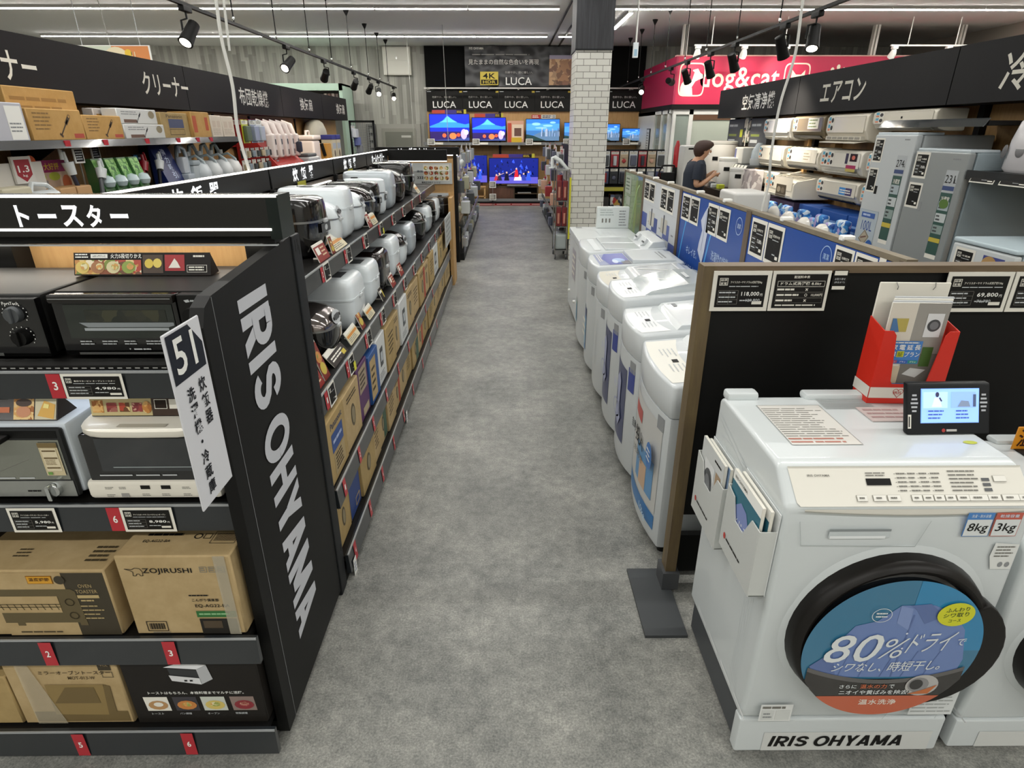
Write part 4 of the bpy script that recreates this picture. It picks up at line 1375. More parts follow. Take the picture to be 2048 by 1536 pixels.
LOWC = [
 ('dark chrome domed rice cooker right behind the black end post', 2.5, .26, .34, .205, GB, CH, 'dome'),
 ('large white boxy rice cooker beside the dark chrome domed one', 2.94, .27, .36, .235, WH, WH, 'box'),
 ('white rice cooker with black front band, just past the large white one', 3.34, .25, .35, .22, WH, WH, 'box'),
 ('black rice cooker with silver lid edge between two white cookers on lower shelf', 3.66, .26, .35, .225, GB, GB2, 'box'),
 ('white boxy rice cooker, fifth along the lower cooker shelf', 4.06, .27, .36, .24, WH, WH, 'box'),
 ('white rice cooker with dark lid, sixth along the lower cooker shelf', 4.42, .24, .33, .225, WH, GB2, 'dome'),
 ('silver rice cooker, seventh along the lower cooker shelf', 4.85, .26, .34, .22, SV, SV, 'box'),
 ('large black domed rice cooker, eighth along the lower cooker shelf', 5.55, .30, .37, .24, GB, GB, 'dome'),
 ('pale silver flat lidded rice cooker, ninth along the lower cooker shelf', 6.0, .28, .38, .22, SV, WH, 'box'),
 ('black rice cooker, tenth along the lower cooker shelf', 6.4, .28, .36, .235, GB, GB, 'pot'),
 ('white rice cooker, last along the lower cooker shelf', 6.75, .26, .34, .22, WH, WH, 'box'),
 ]
for L in LOWC:
 cooker(L[0], L[1], 1, *L[2:])
TOPC = [
 ('tall glossy black rice cooker at the near end of the top cooker shelf', 2.86, .29, .33, .245, GB, GB, 'pot'),
 ('small white rice cooker with grey display beside the tall black one', 3.13, .17, .26, .2, WH, WH, 'dome'),
 ('wide flat white rice cooker with square corners on the top shelf', 3.36, .20, .40, .245, WH, WH, 'box'),
 ('white rounded rice cooker just past the square white one on the top shelf', 3.66, .22, .30, .205, WH, WH, 'dome'),
 ('low black domed rice cooker in the middle of the top shelf', 3.95, .21, .36, .205, GB, GB2, 'dome'),
 ('black rice cooker standing before the small white cooker on the top shelf', 4.17, .18, .34, .215, GB, GB, 'pot'),
 ('slim white rice cooker squeezed between black and grey cookers, top shelf', 4.37, .14, .28, .22, WH, WH, 'pot'),
 ('pale grey square rice cooker on the far half of the top shelf', 4.72, .20, .38, .245, SV, SV, 'box'),
 ('bronze black domed rice cooker second from the far end of top shelf', 5.18, .31, .37, .235, GB2, GB2, 'dome'),
 ('tall black ribbed rice cooker at the far end of the top shelf', 5.72, .32, .36, .265, GB, GB, 'pot'),
]
for L in TOPC:
 cooker(L[0], L[1], 0, *L[2:])
# ---- small cards standing on the shelf fronts
def pop_card(label, y, shelf, w, h, draw, lean=.03, xo=-.03, thick=.004):
 x, z, hh = RSH[shelf]
 x += xo
 b = B()
 b.prism([(x, z - .004), (x + thick, z - .004), (x - lean + thick, z + h), (x - lean, z + h)], 'y', y - w / 2, y + w / 2, M_PAPER)
 b.box(x - lean - .02, x, y - .004, y + .004, z - .0045, z + .002, M_PAPER)
 d = Vector((-lean, 0, h + .005)).normalized()
 b.on('p', o=(x + thick, y, z - .005), u=(0, 1, 0), v=d)
 draw(b, w, h)
 return tag(b.build('shelf_card', world=True), label, 'promotional card', 'small cards on the cooker shelves')
def pc_red(b, w, h):
 b.rect(-w / 2, 0, w / 2, h, C('#8c2a22', .45))
 b.rect(-w * .4, h * .45, -w * .1, h * .9, M_PAPER, 2)
 b.small(0, h * .2, w * .45, h * .9, 3, C('#e2c8a0', .5), 2, .4, 2)
def pc_food(b, w, h):
 b.rect(-w / 2, 0, w / 2, h, C('#7d2a20', .45))
 b.oval(0, h * .62, w * .4, h * .16, C('#c98a4a', .5), 2, 16)
 b.oval(0, h * .62, w * .22, h * .09, M_FOOD, 3, 14)
 b.oval(0, h * .3, w * .42, h * .17, C('#c7b04a', .5), 2, 16)
 b.oval(-w * .15, h * .86, w * .2, h * .1, C('#5f7a3a', .5), 2, 12)
def pc_paper(b, w, h):
 b.rect(-w / 2, 0, w / 2, h, C('#d9cfae', .5))
 b.rect(-w * .45, h * .6, w * .45, h * .85, C('#cf8a3a', .5), 2)
 b.small(-w * .42, h * .1, w * .42, h * .55, 3, M_INKG, 2, .4, 2)
def pc_dark(b, w, h):
 b.rect(-w / 2, 0, w / 2, h, C('#2b2521', .4))
 b.small(-w * .4, h * .3, w * .4, h * .8, 2, M_PAPER, 2, .5, 4)
 b.rect(w * .2, h * .1, w * .4, h * .5, C('#c9b53a', .5), 2)
pop_card('red and yellow card in front of the dark chrome cooker', 2.08, 1, .15, .07, pc_red)
pop_card('tall food picture card leaning at the dark chrome cooker', 2.2, 1, .07, .15, pc_food, .05)
pop_card('long black card with white lettering on the lower cooker shelf', 2.42, 1, .22, .05, pc_dark, .045)
pop_card('yellow and brown card before the large white cooker', 2.68, 1, .18, .05, pc_paper, .03)
pop_card('dark card with bowl picture past the large white cooker', 2.86, 1, .07, .12, pc_food, .05)
pop_card('cream card before the white cooker with black band', 3.06, 1, .14, .05, pc_paper, .03)
pop_card('tall dark card before the fifth cooker of the lower shelf', 3.4, 1, .08, .12, pc_dark, .05)
pop_card('red card before the fifth cooker of the lower shelf', 3.74, 1, .12, .07, pc_red, .03)
pop_card('red card far along the lower shelf before the silver cooker', 4.06, 1, .12, .08, pc_red, .03)
pop_card('red card before the tall black cooker on the top shelf', 2.72, 0, .16, .07, pc_red)
pop_card('cream striped card before the small white cooker on top shelf', 3.02, 0, .22, .06, pc_paper, .06)
pop_card('brown picture card between two cream cards on the top shelf', 2.87, 0, .05, .08, pc_food, .02)
pop_card('cream card before the low black domed cooker', 3.86, 0, .14, .06, pc_paper, .03)
pop_card('red card before the white rounded cooker on the top shelf', 3.72, 0, .08, .08, pc_red, .03)
pop_card('cream card before the black ribbed cooker at the far end', 5.9, 0, .16, .07, pc_paper, .05)
# ================================================================ bakery bay closing the far end of the run
t = thing('end_bay_shelf', 'bread maker bay facing the viewer past the rice cookers', 'shelf unit', (-.98, 7.3, 0))
b = B().box(-1.34, -.62, 7.32, 7.37, 0, 1.40, M_VENEER)
b.box(-.66, -.62, 7.01, 7.32, 0, 1.0, M_VENEER)
b.build('back_panel', t, world=True)
b = B().rbox(-1.30, -.655, 7.0, 7.06, 1.385, 1.512, C('#0b0b0a', .4), .004, 1)
b.build('header_sign', t, world=True)
B().box(-1.30, -.655, 6.995, 7.0, 1.39, 1.398, M_GLOW).build('glow_strip', t, world=True)
b = B().box(-1.30, -.63, 7.3, 7.315, 1.13, 1.36, C('#c9ccca', .5))
b.on('front', 7.3)
b.rect(-.96, 1.165, -.66, 1.345, M_PAPER)
for r in range(3):
 for c in range(5):
  b.oval(-.93 + c * .06, 1.195 + r * .055, .024, .022, M_FOOD, 2, 12)
b.text('電気圧力なべ', -.92, 1.148, .13, .02, M_INK, 2, .02)
b.text('レシピ', -.80, 1.148, .07, .016, M_INK, 2, .01)
b.text('333', -1.0, 1.20, .07, .03, M_INK, 2, .03)
b.text('最強', -1.0, 1.27, .07, .025, C('#5a6470', .5), 2, .01)
b.build('picture_board', t, world=True)
for z in (.7895, .42, .1):
 B().box(-1.28, -.66, 7.02, 7.32, z - .03, z, M_SHELF).build('shelf', t, world=True)
cooker('black bread maker with rounded lid in the bakery bay', 7.045, 1, .24, .22, .2, GB, GB, 'pot', None, -.80, -RT)
b = B().box(-.98, -.68, 7.29, 7.3, 1.0, 1.03, M_LGREY)
tag(b.build('shelf_card', world=True), 'long pale card on the oak wall of the bread maker bay', 'promotional card')
b = B().box(-.645, -.635, 6.35, 6.95, .56, .86, C('#b9bcbb', .5))
b.on('right', -.635)
b.small(6.4, .58, 6.9, .84, 5, M_MGREY, 1, .4, 3)
tag(b.build('notice_board', world=True), 'pale grey board at the far end of the rice cooker boxes', 'notice')
# ================================================================ soda gondola behind it, goods hung on its end
t = thing('end_shelf_unit', 'soda water shelf end with black sign past the bread maker bay', 'shelf unit', (-1.1, 8.5, 0))
b = B().box(-1.7, -.66, 8.46, 8.5, 0, 1.40, M_VENEER)
b.build('back_panel', t, world=True)
b = B().rbox(-.70, -.655, 8.36, 8.45, 0, 1.44, M_BLACK, .004, 1)
b.build('corner_post', t, world=True)
b = B().rbox(-1.72, -.62, 8.38, 8.44, 1.40, 1.508, C('#0b0b0a', .4), .004, 1)
b.on('front', 8.38)
b.text('ソーダストリーム', -1.16, 1.462, .52, .075, C('#f3f5f7', .5, emit=.5), 2, .03)
b.build('header_sign', t, world=True)
B().box(-.95, -.64, 8.374, 8.38, 1.402, 1.412, M_GLOW).build('glow_strip', t, world=True)
b = B().box(-1.7, -.70, 8.3, 8.46, 0, .08, M_BLACK)
b.build('plinth', t, world=True)
def blister(label, loc, rot, w, h, d, cardm, itemm, group, kind=0):
 """hung pack: printed card, peg hole, bubble with the goods inside"""
 t = thing('hanging_pack', label, 'hanging pack', loc, rot, group)
 b = B().box(-w / 2, w / 2, 0, .004, -h, 0, cardm)
 b.on('front', 0)
 b.rect(-w * .45, -h * .2, w * .45, -h * .04, M_PAPER, 1)
 b.small(-w * .4, -h * .18, w * .4, -h * .06, 2, M_INK, 2, .4, int(abs(loc[1]) * 31 + abs(loc[2]) * 57))
 b.oval(0, -h * .02, w * .05, w * .05, M_BLACK, 2, 8)
 b.build('card', t)
 b = B()
 if kind == 0:
  b.rbox(-w * .38, w * .38, -d, 0, -h * .92, -h * .26, itemm, .012)
 elif kind == 1:
  b.tube([(0, -d * .5, -h * .9), (0, -d * .5, -h * .3)], w * .22, itemm, 10)
 else:
  b.lathe([(w * .26, 0), (w * .22, d * .5), (0, d * .6)], (0, 0, -h * .62), itemm, 14, 'y')
  b.box(-w * .3, w * .3, -d * .3, 0, -h * .42, -h * .28, cardm)
 b.build('goods', t)
 return t
SILV = C('#b9bec2', .2, metal=.5)
itm = [SILV, C('#d9dde0', .25, coat=.5), M_DGREY, C('#8f959a', .3), C('#a9a88f', .4), M_WHITE]
crd = [C('#c9ccd0', .4), C('#9aa0a6', .4), C('#3b3e42', .4), C('#d8d2c2', .5), C('#a38f6a', .5), C('#8b3a3a', .5)]
n = 0
RW = ['top row', 'second row', 'third row', 'fourth row', 'lowest row']
for r in range(5):
 for c in range(3):
  z = 1.33 - r * .25
  n += 1
  blister('small hung pack on the soda shelf end, %s, %s from the black post' % (RW[r], ORD[2 - c]), (-.94 + c * .085, 8.40 - .02 * c, z), 0, .075, .2, .04, crd[(r * 2 + c) % 6], itm[(r + c * 2) % 6], 'packs hung on the soda shelf end', (r + c) % 3)
# ================================================================ accessory gondola past the soda shelf (left of the aisle)
t = thing('aisle_shelf_unit', 'accessory shelf unit with hung packs left of the aisle\'s far half', 'shelf unit', (-1.0, 10.9, 0))
B().box(-1.02, -.98, 8.5, 13.3, 0, 1.38, M_FRAME).build('back_panel', t, world=True)
B().box(-.98, -.60, 8.5, 13.3, 0, .10, M_FRAME).build('plinth', t, world=True)
b = B()
b.prism([(-.975, .52), (-.70, .43), (-.70, .455), (-.975, .55)], 'y', 8.52, 13.3, C('#7d6a4b', .6))
b.build('shelf', t, world=True)
b = B().prism([(-.975, .98), (-.79, .93), (-.79, .955), (-.975, 1.01)], 'y', 8.52, 13.3, C('#6e6357', .5))
b.build('shelf', t, world=True)
b = B().box(-.61, -.597, 8.5, 13.3, .10, .19, M_RAIL)
b.box(-.605, -.59, 8.5, 13.3, .35, .43, C('#77797a', .25))
b.build('price_rail', t, world=True)
for r, (z, x, hh) in enumerate(((1.46, -.70, .30), (1.13, -.66, .26), (.82, -.66, .26), (.36, -.62, .2))):
 for c in range(11):
  y = 8.66 + c * .42
  blister('hung pack past the soda shelf, %s, %s from the soda shelf' % (RW[r] if r < 3 else 'lowest row', ORD[c]), (x - .02 * ((c + r) % 3) - .004, y, z + .015 * ((c * 7 + r) % 3)), RT, .2 + .04 * ((c + r) % 2), hh, .07 + .03 * ((c * 3 + r) % 3), crd[(r + c * 2) % 5], itm[(r * 2 + c) % 6], 'packs hung on the left accessory unit', (r + c) % 3)
for c in range(8):
 y = 8.75 + c * .55
 b = B().rbox(-.95, -.72, y - .2, y + .2, .101, .28 + .05 * (c % 2), [M_LGREY, M_CARD3, M_DGREY, C('#b9b4a6', .5)][c % 4], .01)
 b.on('right', -.72)
 b.small(y - .15, .14, y + .15, .26, 3, M_MGREY, 1, .4, c)
 tag(b.build('goods_box', world=True), 'box on the floor tier past the soda shelf, %s from the soda shelf' % ORD[c], 'box', 'boxes under the left accessory unit')
t = thing('desk_lamp', 'white clip desk lamp leaning out of the left accessory unit', 'lamp', (-.74, 8.9, 1.0))
b = B()
b.tube([(0, 0, 0), (.02, 0, .12), (.10, -.02, .26)], .012, M_WHITE)
b.build('arm', t)
B().tube([(-.02, -.06, .18), (.05, -.04, .24), (.14, -.02, .32)], .03, M_WHITE, 12, [.045, .04, .03]).build('shade', t)
B().lathe([(.05, 0), (.045, .02), (.0, .03)], (0, 0, -.005), M_WHITE).build('base', t)
# ================================================================ cleaner gondola (far left)
GX = -3.2
t = thing('cleaner_shelf_unit', 'long oak backed cleaner shelf unit under a tall black sign', 'shelf unit', (-3.5, 8.5, 0))
b = B().box(-3.82, -3.78, 3.0, 14.4, 0, 1.91, M_VENEER)
b.build('back_panel', t, world=True)
B().box(-3.78, -3.22, 3.4, 13.3, 0, .1, M_FRAME).build('plinth', t, world=True)
M_HDR = C('#141113', .6)
for i, (y0, y1, s, yc, w, h) in enumerate(((3.0, 7.27, None, 0, 0, 0), (7.28, 10.28, '布団乾燥機', 9.19, 1.03, .215), (10.29, 12.5, '換気扇', 11.52, .69, .195), (12.51, 14.4, '換気扇', 13.85, .66, .195))):
 b = B().box(-3.82, -3.5, y0, y1, 1.912, 2.345, M_HDR)
 b.on('right', -3.5)
 if s:
  b.text(s, yc, 2.125, w, h, C('#d8d6cf', .5), 1, .012)
 else:
  b.text('クリーナー', 6.87, 2.13, .89, .20, C('#e0ddd2', .5), 1, .015)
  b.text('クリーナー', 4.58, 2.13, .89, .20, C('#e0ddd2', .5), 1, .015)
 b.build('header_sign', t, world=True)
for y in (6.75, 8.4, 9.56, 11.6):
 B().box(-3.79, -3.76, y - .02, y + .02, 0, 1.9, M_BLACK).build('upright', t, world=True)
b = B().box(-3.78, -3.21, 3.4, 7.75, 1.60, 1.635, M_SHELF)
b.build('shelf', t, world=True)
b = B().prism([(-3.21, 1.64), (-3.22, 1.64), (-3.22, 1.585), (-3.195, 1.585)], 'y', 3.4, 7.75, C('#4a4b4c', .15, coat=.8))
for y in (4.7, 5.15, 5.75, 6.3, 6.7, 7.0):
 b.box(-3.206, -3.198, y - .03, y + .03, 1.59, 1.637, M_TAG)
b.build('price_rail', t, world=True)
B().box(-3.78, -3.16, 3.4, 13.3, 1.16, 1.195, M_SHELF).build('shelf', t, world=True)
b = B().box(-3.16, -3.148, 3.4, 13.3, 1.12, 1.194, M_RAIL)
b.build('price_rail', t, world=True)
for y in (4.9, 6.6, 8.3):
 B().prism([(-3.78, 1.60), (-3.78, 1.42), (-3.70, 1.42), (-3.40, 1.60)], 'y', y - .01, y + .01, M_BLACK).build('shelf_bracket', t, world=True)
# boxes on the top cleaner shelf: u to the right is +Y for a box facing the aisle
def vac_draw(b, y, z, L, col):
 b.line((y, z), (y + L * .62, z + L * .62), L * .07, col, 2)
 b.line((y + L * .45, z + L * .45), (y + L * .72, z + L * .72), L * .17, col, 2)
 b.ring(y + L * .76, z + L * .76, L * .09, L * .09, L * .03, col, 2, 12)
 b.line((y - L * .1, z + L * .06), (y + L * .08, z - L * .08), L * .1, col, 2)
def shelf_box(label, y0, y1, z0, z1, xf, mat, draw=None, depth=.3):
 b = B().rbox(xf - depth, xf, y0, y1, z0, z1, mat, .006, 1)
 b.on('right', xf)
 if draw:
  draw(b, y0, y1, z0, z1)
 return tag(b.build('cleaner_carton', world=True), label, 'box', 'cartons on the top cleaner shelf')
VB = C('#4b3a26', .6)
def db_vac(b, y0, y1, z0, z1):
 h = z1 - z0
 vac_draw(b, y0 + (y1 - y0) * .52, z0 + h * .18, h * .78, VB)
 b.small(y0 + .05, z0 + h * .3, y0 + (y1 - y0) * .4, z1 - h * .1, 5, C('#8a6a3a', .6), 1, .4, 3)
 b.rect(y1 - .13, z0 + .015, y1 - .02, z0 + h * .22, C('#b04a3a', .6), 1)
def db_white(b, y0, y1, z0, z1):
 h = z1 - z0
 b.oval(y1 - .09, z1 - h * .35, .05, h * .26, C('#8f8468', .5), 1, 16)
 vac_draw(b, y0 + (y1 - y0) * .45, z0 + h * .15, h * .75, C('#2f2d2e', .5))
 b.rect(y0 + .08, z0 + h * .08, y0 + (y1 - y0) * .45, z0 + h * .3, C('#6b5143', .5), 1)
 b.small(y0 + .06, z0 + h * .55, y0 + (y1 - y0) * .5, z0 + h * .85, 2, M_MGREY, 1, .4, 3)
def db_grey(b, y0, y1, z0, z1):
 h = z1 - z0
 b.poly([(y0 + .1, z0 + h * .5), (y0 + .35, z0 + h * .9), (y0 + .45, z0 + h * .7), (y0 + .55, z0 + h * .25), (y0 + .3, z0 + h * .4)], C('#5d5a68', .5), 1)
 b.rect(y1 - .16, z0 + .01, y1 - .02, z1 - .02, M_PWHITE, 1)
 b.small(y1 - .15, z0 + .05, y1 - .04, z0 + h * .5, 3, M_MGREY, 2, .4, 3)
def db_print(b, y0, y1, z0, z1):
 b.small(y0 + .04, z0 + (z1 - z0) * .2, y1 - .04, z1 - (z1 - z0) * .15, 4, C('#9a7338', .6), 1, .4, int(y0 * 50))
def db_panel(b, y0, y1, z0, z1):
 h = z1 - z0
 b.rect(y0 + (y1 - y0) * .25, z0 + h * .4, y1 - (y1 - y0) * .2, z0 + h * .75, C('#4d5470', .5), 1)
 b.text('Panasonic', (y0 + y1) / 2, z1 - h * .14, (y1 - y0) * .6, .03, C('#4a3d28', .5), 1, .01)
 b.frame(y0 + (y1 - y0) * .25, z0 + h * .12, y1 - (y1 - y0) * .2, z0 + h * .36, .006, C('#5b4a2c', .5), 1)
def db_cream(b, y0, y1, z0, z1):
 w, h = y1 - y0, z1 - z0
 for i in range(2):
  b.rect(y0 + w * (.12 + .42 * i), z0 + h * .45, y0 + w * (.42 + .42 * i), z0 + h * .75, C('#c9b9a8', .5), 1)
 b.small(y0 + w * .1, z0 + h * .1, y1 - w * .1, z0 + h * .4, 4, C('#a99c8a', .5), 1, .35, int(y0 * 90))
def db_red(b, y0, y1, z0, z1):
 b.rect(y0 + .02, z0 + .05, y0 + .10, z1 - .04, C('#b5542f', .5), 1)
 b.rect(y1 - .12, z0 + .07, y1 - .05, z1 - .05, C('#b5542f', .5), 1)
M_GBOX = C('#cfd0cd', .5)
Z0 = 1.636
shelf_box('white carton with dark handheld picture beside the large tan carton', 3.45, 4.40, Z0, 1.872, -3.235, C('#bdbec6', .5), db_grey, .12)
shelf_box('large tan carton standing behind the front cleaner cartons', 4.46, 5.18, Z0, 1.985, -3.375, M_ORANGEBOX, db_print, .115)
shelf_box('tan carton with large stick cleaner drawing and red squares', 4.43, 4.99, Z0, 1.845, -3.24, M_ORANGEBOX, db_vac, .12)
shelf_box('smaller tan carton with stick cleaner drawing', 5.0, 5.50, Z0, 1.815, -3.245, M_ORANGEBOX, db_vac, .12)
shelf_box('grey white carton behind the smaller tan cleaner carton', 5.40, 6.0, Z0, 1.875, -3.40, C('#b9b3ae', .5), db_print, .09)
shelf_box('white carton with stick cleaner, lower of two stacked', 5.515, 6.16, Z0, 1.755, -3.245, M_GBOX, db_white, .13)
shelf_box('white carton with stick cleaner, upper of two stacked', 5.47, 6.08, 1.7562, 1.878, -3.25, M_GBOX, db_white, .13)
shelf_box('tan carton with blue label square beside the white cleaner cartons', 6.18, 6.70, Z0, 1.865, -3.27, M_CARD, db_panel, .2)
shelf_box('tall tan carton with orange marks beside the blue label carton', 6.715, 7.12, Z0, 1.885, -3.24, M_ORANGEBOX, db_red, .24)
shelf_box('cream carton with diagrams beside the tall tan carton', 7.13, 7.40, Z0, 1.86, -3.235, C('#d3c8b8', .5), db_cream, .24)
shelf_box('cream carton with diagrams at the end of the top shelf', 7.41, 7.72, Z0, 1.855, -3.235, C('#d3c8b8', .5), db_cream, .24)
# ---- goods on the lower cleaner shelf
LZ = 1.1955
def price_stand(y, x, z, label):
 t = thing('price_stand', label, 'price card', (x, y, LZ), RT, 'card stands on the cleaner shelf')
 B().box(-.004, .004, 0, .008, 0, z - LZ, M_STEEL).build('post', t)
 b = B().rbox(-.055, .055, -.006, .006, z - LZ, z - LZ + .11, M_PWHITE, .002, 1)
 b.on('front', -.006)
 b.rect(-.045, z - LZ + .012, .045, z - LZ + .098, M_INK)
 b.small(-.04, z - LZ + .02, .04, z - LZ + .09, 4, M_LGREY, 2, .4, int(y * 10))
 b.build('card', t)
 B().box(-.04, .04, -.03, .03, 0, .006, M_STEEL).build('base', t)
price_stand(4.93, -3.3, 1.47, 'white framed price card beside the vacuum pack display')
price_stand(5.36, -3.44, 1.475, 'white framed price card above the green packs')
# 1.3 kg cleaner display, partly cut by the frame
t = thing('promo_stand', 'red and white 1.3 display stand at the lower left shelf', 'display stand', (-3.3, 4.35, LZ))
b = B().box(-3.36, -3.345, 3.9, 4.58, LZ, 1.50, C('#d3cfc6', .5))
b.build('back_card', t, world=True)
b = B().box(-3.34, -3.325, 4.28, 4.46, LZ + .17, 1.54, C('#d8d4cc', .5))
b.on('right', -3.325)
b.poly([(4.30, 1.42), (4.37, 1.375), (4.44, 1.42), (4.44, 1.52), (4.30, 1.52)], C('#9c2530', .5))
b.text('1.3', 4.37, 1.46, .1, .045, M_PWHITE, 2, .02)
b.text('kg', 4.37, 1.415, .04, .02, M_PWHITE, 2, .01)
b.build('badge', t, world=True)
b = B().rbox(-3.34, -3.22, 4.0, 4.26, LZ, 1.36, C('#c9c2a8', .5), .02)
b.build('box_insert', t, world=True)
t = thing('canister_vacuum', 'white canister vacuum handle rising in front of the red 1.3 badge', 'vacuum cleaner', (-3.25, 4.42, LZ))
B().rbox(-.07, .05, -.14, .1, 0, .12, M_WHITE, .04, 3).build('body', t)
B().tube([(-.03, -.12, .1), (-.03, -.08, .17), (-.03, .05, .155), (-.03, .14, .09)], .016, M_WHITE).build('handle', t)
t = thing('promo_stand', 'purple banner display with yellow lettering above peach cartons', 'display stand', (-3.4, 4.75, LZ))
b = B().box(-3.43, -3.42, 4.5, 4.98, LZ, 1.50, C('#b9a08a', .5))
b.on('right', -3.42)
b.rect(4.5, 1.415, 4.98, 1.5, C('#8d1f5c', .5))
b.text('この大好評', 4.72, 1.455, .26, .05, C('#d3b83a', .5), 2, .015)
b.oval(4.62, 1.385, .07, .03, C('#a9b53a', .5), 3, 14)
b.oval(4.78, 1.385, .06, .03, C('#a9b53a', .5), 3, 14)
b.oval(4.58, 1.5, .05, .04, C('#d9622f', .5), 3, 16)
b.rect(4.52, 1.25, 4.7, 1.36, C('#8a8684', .5), 2)
b.oval(4.9, 1.33, .05, .06, C('#a9552f', .5), 3, 14)
b.build('card', t, world=True)
for y0 in (4.55, 4.73):
 b = B().rbox(-3.40, -3.24, y0, y0 + .17, LZ, 1.315, C('#c39a6c', .5), .01)
 tag(b.build('goods_box', world=True), 'peach carton under the purple banner, ' + ('left one' if y0 < 4.6 else 'right one'), 'box')
def stick_vac(label, y, x, col, h=.30, dark=M_DGREY, lean=.1):
 t = thing('stick_vacuum', label, 'vacuum cleaner', (x, y, LZ), RT, 'stick cleaners on the cleaner shelf')
 b = B()
 b.tube([(0, 0, .03), (lean * .5, .02, h * .5), (lean, .03, h * .72)], .016, dark, 8)
 b.build('pipe', t)
 B().rbox(-.06, .06, -.05, .04, 0, .04, dark, .012).build('floor_head', t)
 b = B().tube([(lean * .7, .02, h * .55), (lean, .03, h * .8)], .035, col, 12, [.03, .042])
 b.build('dust_cup', t)
 b = B().tube([(lean, .03, h * .75), (lean * 1.1, .04, h), (lean * 1.5, .05, h * 1.05), (lean * 1.6, .05, h * .85)], .014, col, 8)
 b.build('handle', t)
 return t
stick_vac('small white brush cleaner hanging over the purple banner', 4.83, -3.28, M_WHITE, .36, C('#26283a', .4), -.03)
stick_vac('white stick cleaner left of the green packs', 4.98, -3.22, M_WHITE, .28)
stick_vac('red stick cleaner leaning beside the green packs', 5.72, -3.3, C('#8d1722', .25, coat=.5), .30, C('#8d1722', .25, coat=.5), .12)
stick_vac('black and white stick cleaner before the dark blue banner', 5.95, -3.28, M_WHITE, .30, M_BLACK, .12)
for i in range(4):
 y = 5.12 + i * .135
 t = thing('handheld_cleaner_pack', 'green leaf printed cleaner pack with grey globe, %s of four' % ['leftmost', 'second from the left', 'third from the left', 'rightmost'][i], 'packaged cleaner', (-3.30 + .02 * i, y, LZ), RT, 'green cleaner packs')
 b = B()
 b.prism([(-.08, 0), (.06, 0), (.06, .30), (.0, .30)], 'x', -.064, .064, C('#3c6a3a', .3, coat=.6))
 b.on('p', o=(0, -.08, 0), u=(1, 0, 0), v=(0, .08, .3))
 b.rect(-.062, .15, .062, .30, M_GREENPRINT, 2)
 b.build('box', t)
 B().lathe([(.0, -.05), (.04, -.035), (.055, 0), (.04, .04), (0, .055)], (0, -.06, .12), C('#b9c9cc', .2, coat=.5), 14).build('globe', t)
t = thing('promo_stand', 'tall dark blue banner card with white lettering', 'display stand', (-3.42, 6.3, LZ))
b = B()
b.prism([(-3.45, LZ), (-3.30, LZ), (-3.44, 1.57), (-3.45, 1.57)], 'y', 6.17, 6.5, C('#1c2a63', .35))
b.on('p', o=(-3.30, 0, LZ), u=(0, 1, 0), v=(-.14, 0, .375))
for k, s in enumerate('強力吸引'):
 b.text(s, 6.36, .33 - k * .075, .075, .065, C('#c9d6f2', .5), 1, .02)
b.build('card', t, world=True)
b = B().box(-3.5, -3.49, 5.97, 6.14, LZ, 1.50, C('#1e1f22', .5))
b.on('right', -3.49)
b.rect(5.98, 1.3, 6.04, 1.49, C('#2f7db8', .5))
b.small(6.05, 1.25, 6.13, 1.48, 5, M_LGREY, 1, .4, 3)
tag(b.build('promo_card', world=True), 'black and light blue card left of the dark blue banner', 'promotional card')
def canister(label, y, body, hose):
 t = thing('canister_vacuum', label, 'vacuum cleaner', (-3.36, y, LZ), RT, 'canister cleaners on the cleaner shelf')
 b = B()
 b.loft([sring(0, .0, z, rx, ry, 3, 20) for z, rx, ry in ((0, .08, .13), (.03, .10, .15), (.10, .105, .15), (.17, .09, .12), (.2, .05, .07))], body)
 b.build('body', t)
 b = B()
 b.tube([(0, -.12, .08), (0, -.1, .2), (0, -.02, .26), (0, .06, .24), (0, .12, .14)], .014, hose, 8)
 b.build('carry_handle', t)
 b = B()
 b.tube([(.03, .08, .16), (.02, .1, .30), (-.03, .11, .37), (-.08, .12, .35), (-.1, .13, .24), (-.10, .13, .16)], .02, hose, 8)
 b.build('hose', t)
 for s in (-1, 1):
  B().lathe([(.05, 0), (.05, .02), (.0, .022)], (s * .09, .03, .055), M_MGREY, 14, 'x').build('wheel', t)
 b = B()
 b.tube([(.03, .08, .22), (.03, .08, .30)], .028, M_LGREY, 10)
 b.build('hose_grip', t)
canister('white canister cleaner with grey hose loop, leftmost of four', 6.85, C('#cfd6da', .3), C('#b9c6cb', .35))
canister('white canister cleaner with grey hose loop, second of four', 7.12, C('#d6dadb', .3), C('#a9b6bb', .35))
canister('white canister cleaner with tall ribbed hose, third of four', 7.4, C('#d6dadb', .3), C('#c3d0d5', .35))
canister('white canister cleaner at the shelf\'s end, fourth of four', 7.66, C('#e2e2e0', .3), C('#9fb0b6', .35))
t = thing('stick_vacuum', 'upright white cordless cleaner with loop handle beside the blue banner', 'vacuum cleaner', (-3.32, 6.55, LZ), RT)
B().rbox(-.05, .06, -.02, .06, .1, .26, C('#c9cfd6', .3), .02).build('motor_body', t)
B().tube([(-.05, 0, .3), (-.06, 0, .36), (.05, 0, .33), (.08, 0, .2), (.07, 0, .02)], .014, C('#c3ccd6', .3)).build('handle', t)
B().rbox(-.07, .07, -.06, .06, 0, .1, C('#b3bcc4', .3), .02).build('dust_cup', t)
t = thing('dust_station', 'pale grey boxy cleaner base beside the canister cleaners', 'vacuum cleaner', (-3.33, 6.72, LZ), RT)
B().rbox(-.07, .07, -.05, .06, 0, .17, C('#b9c2c6', .35), .015).build('body', t)
B().rbox(-.08, .08, -.06, .06, .17, .22, C('#a9b4b9', .35), .015).build('lid', t)
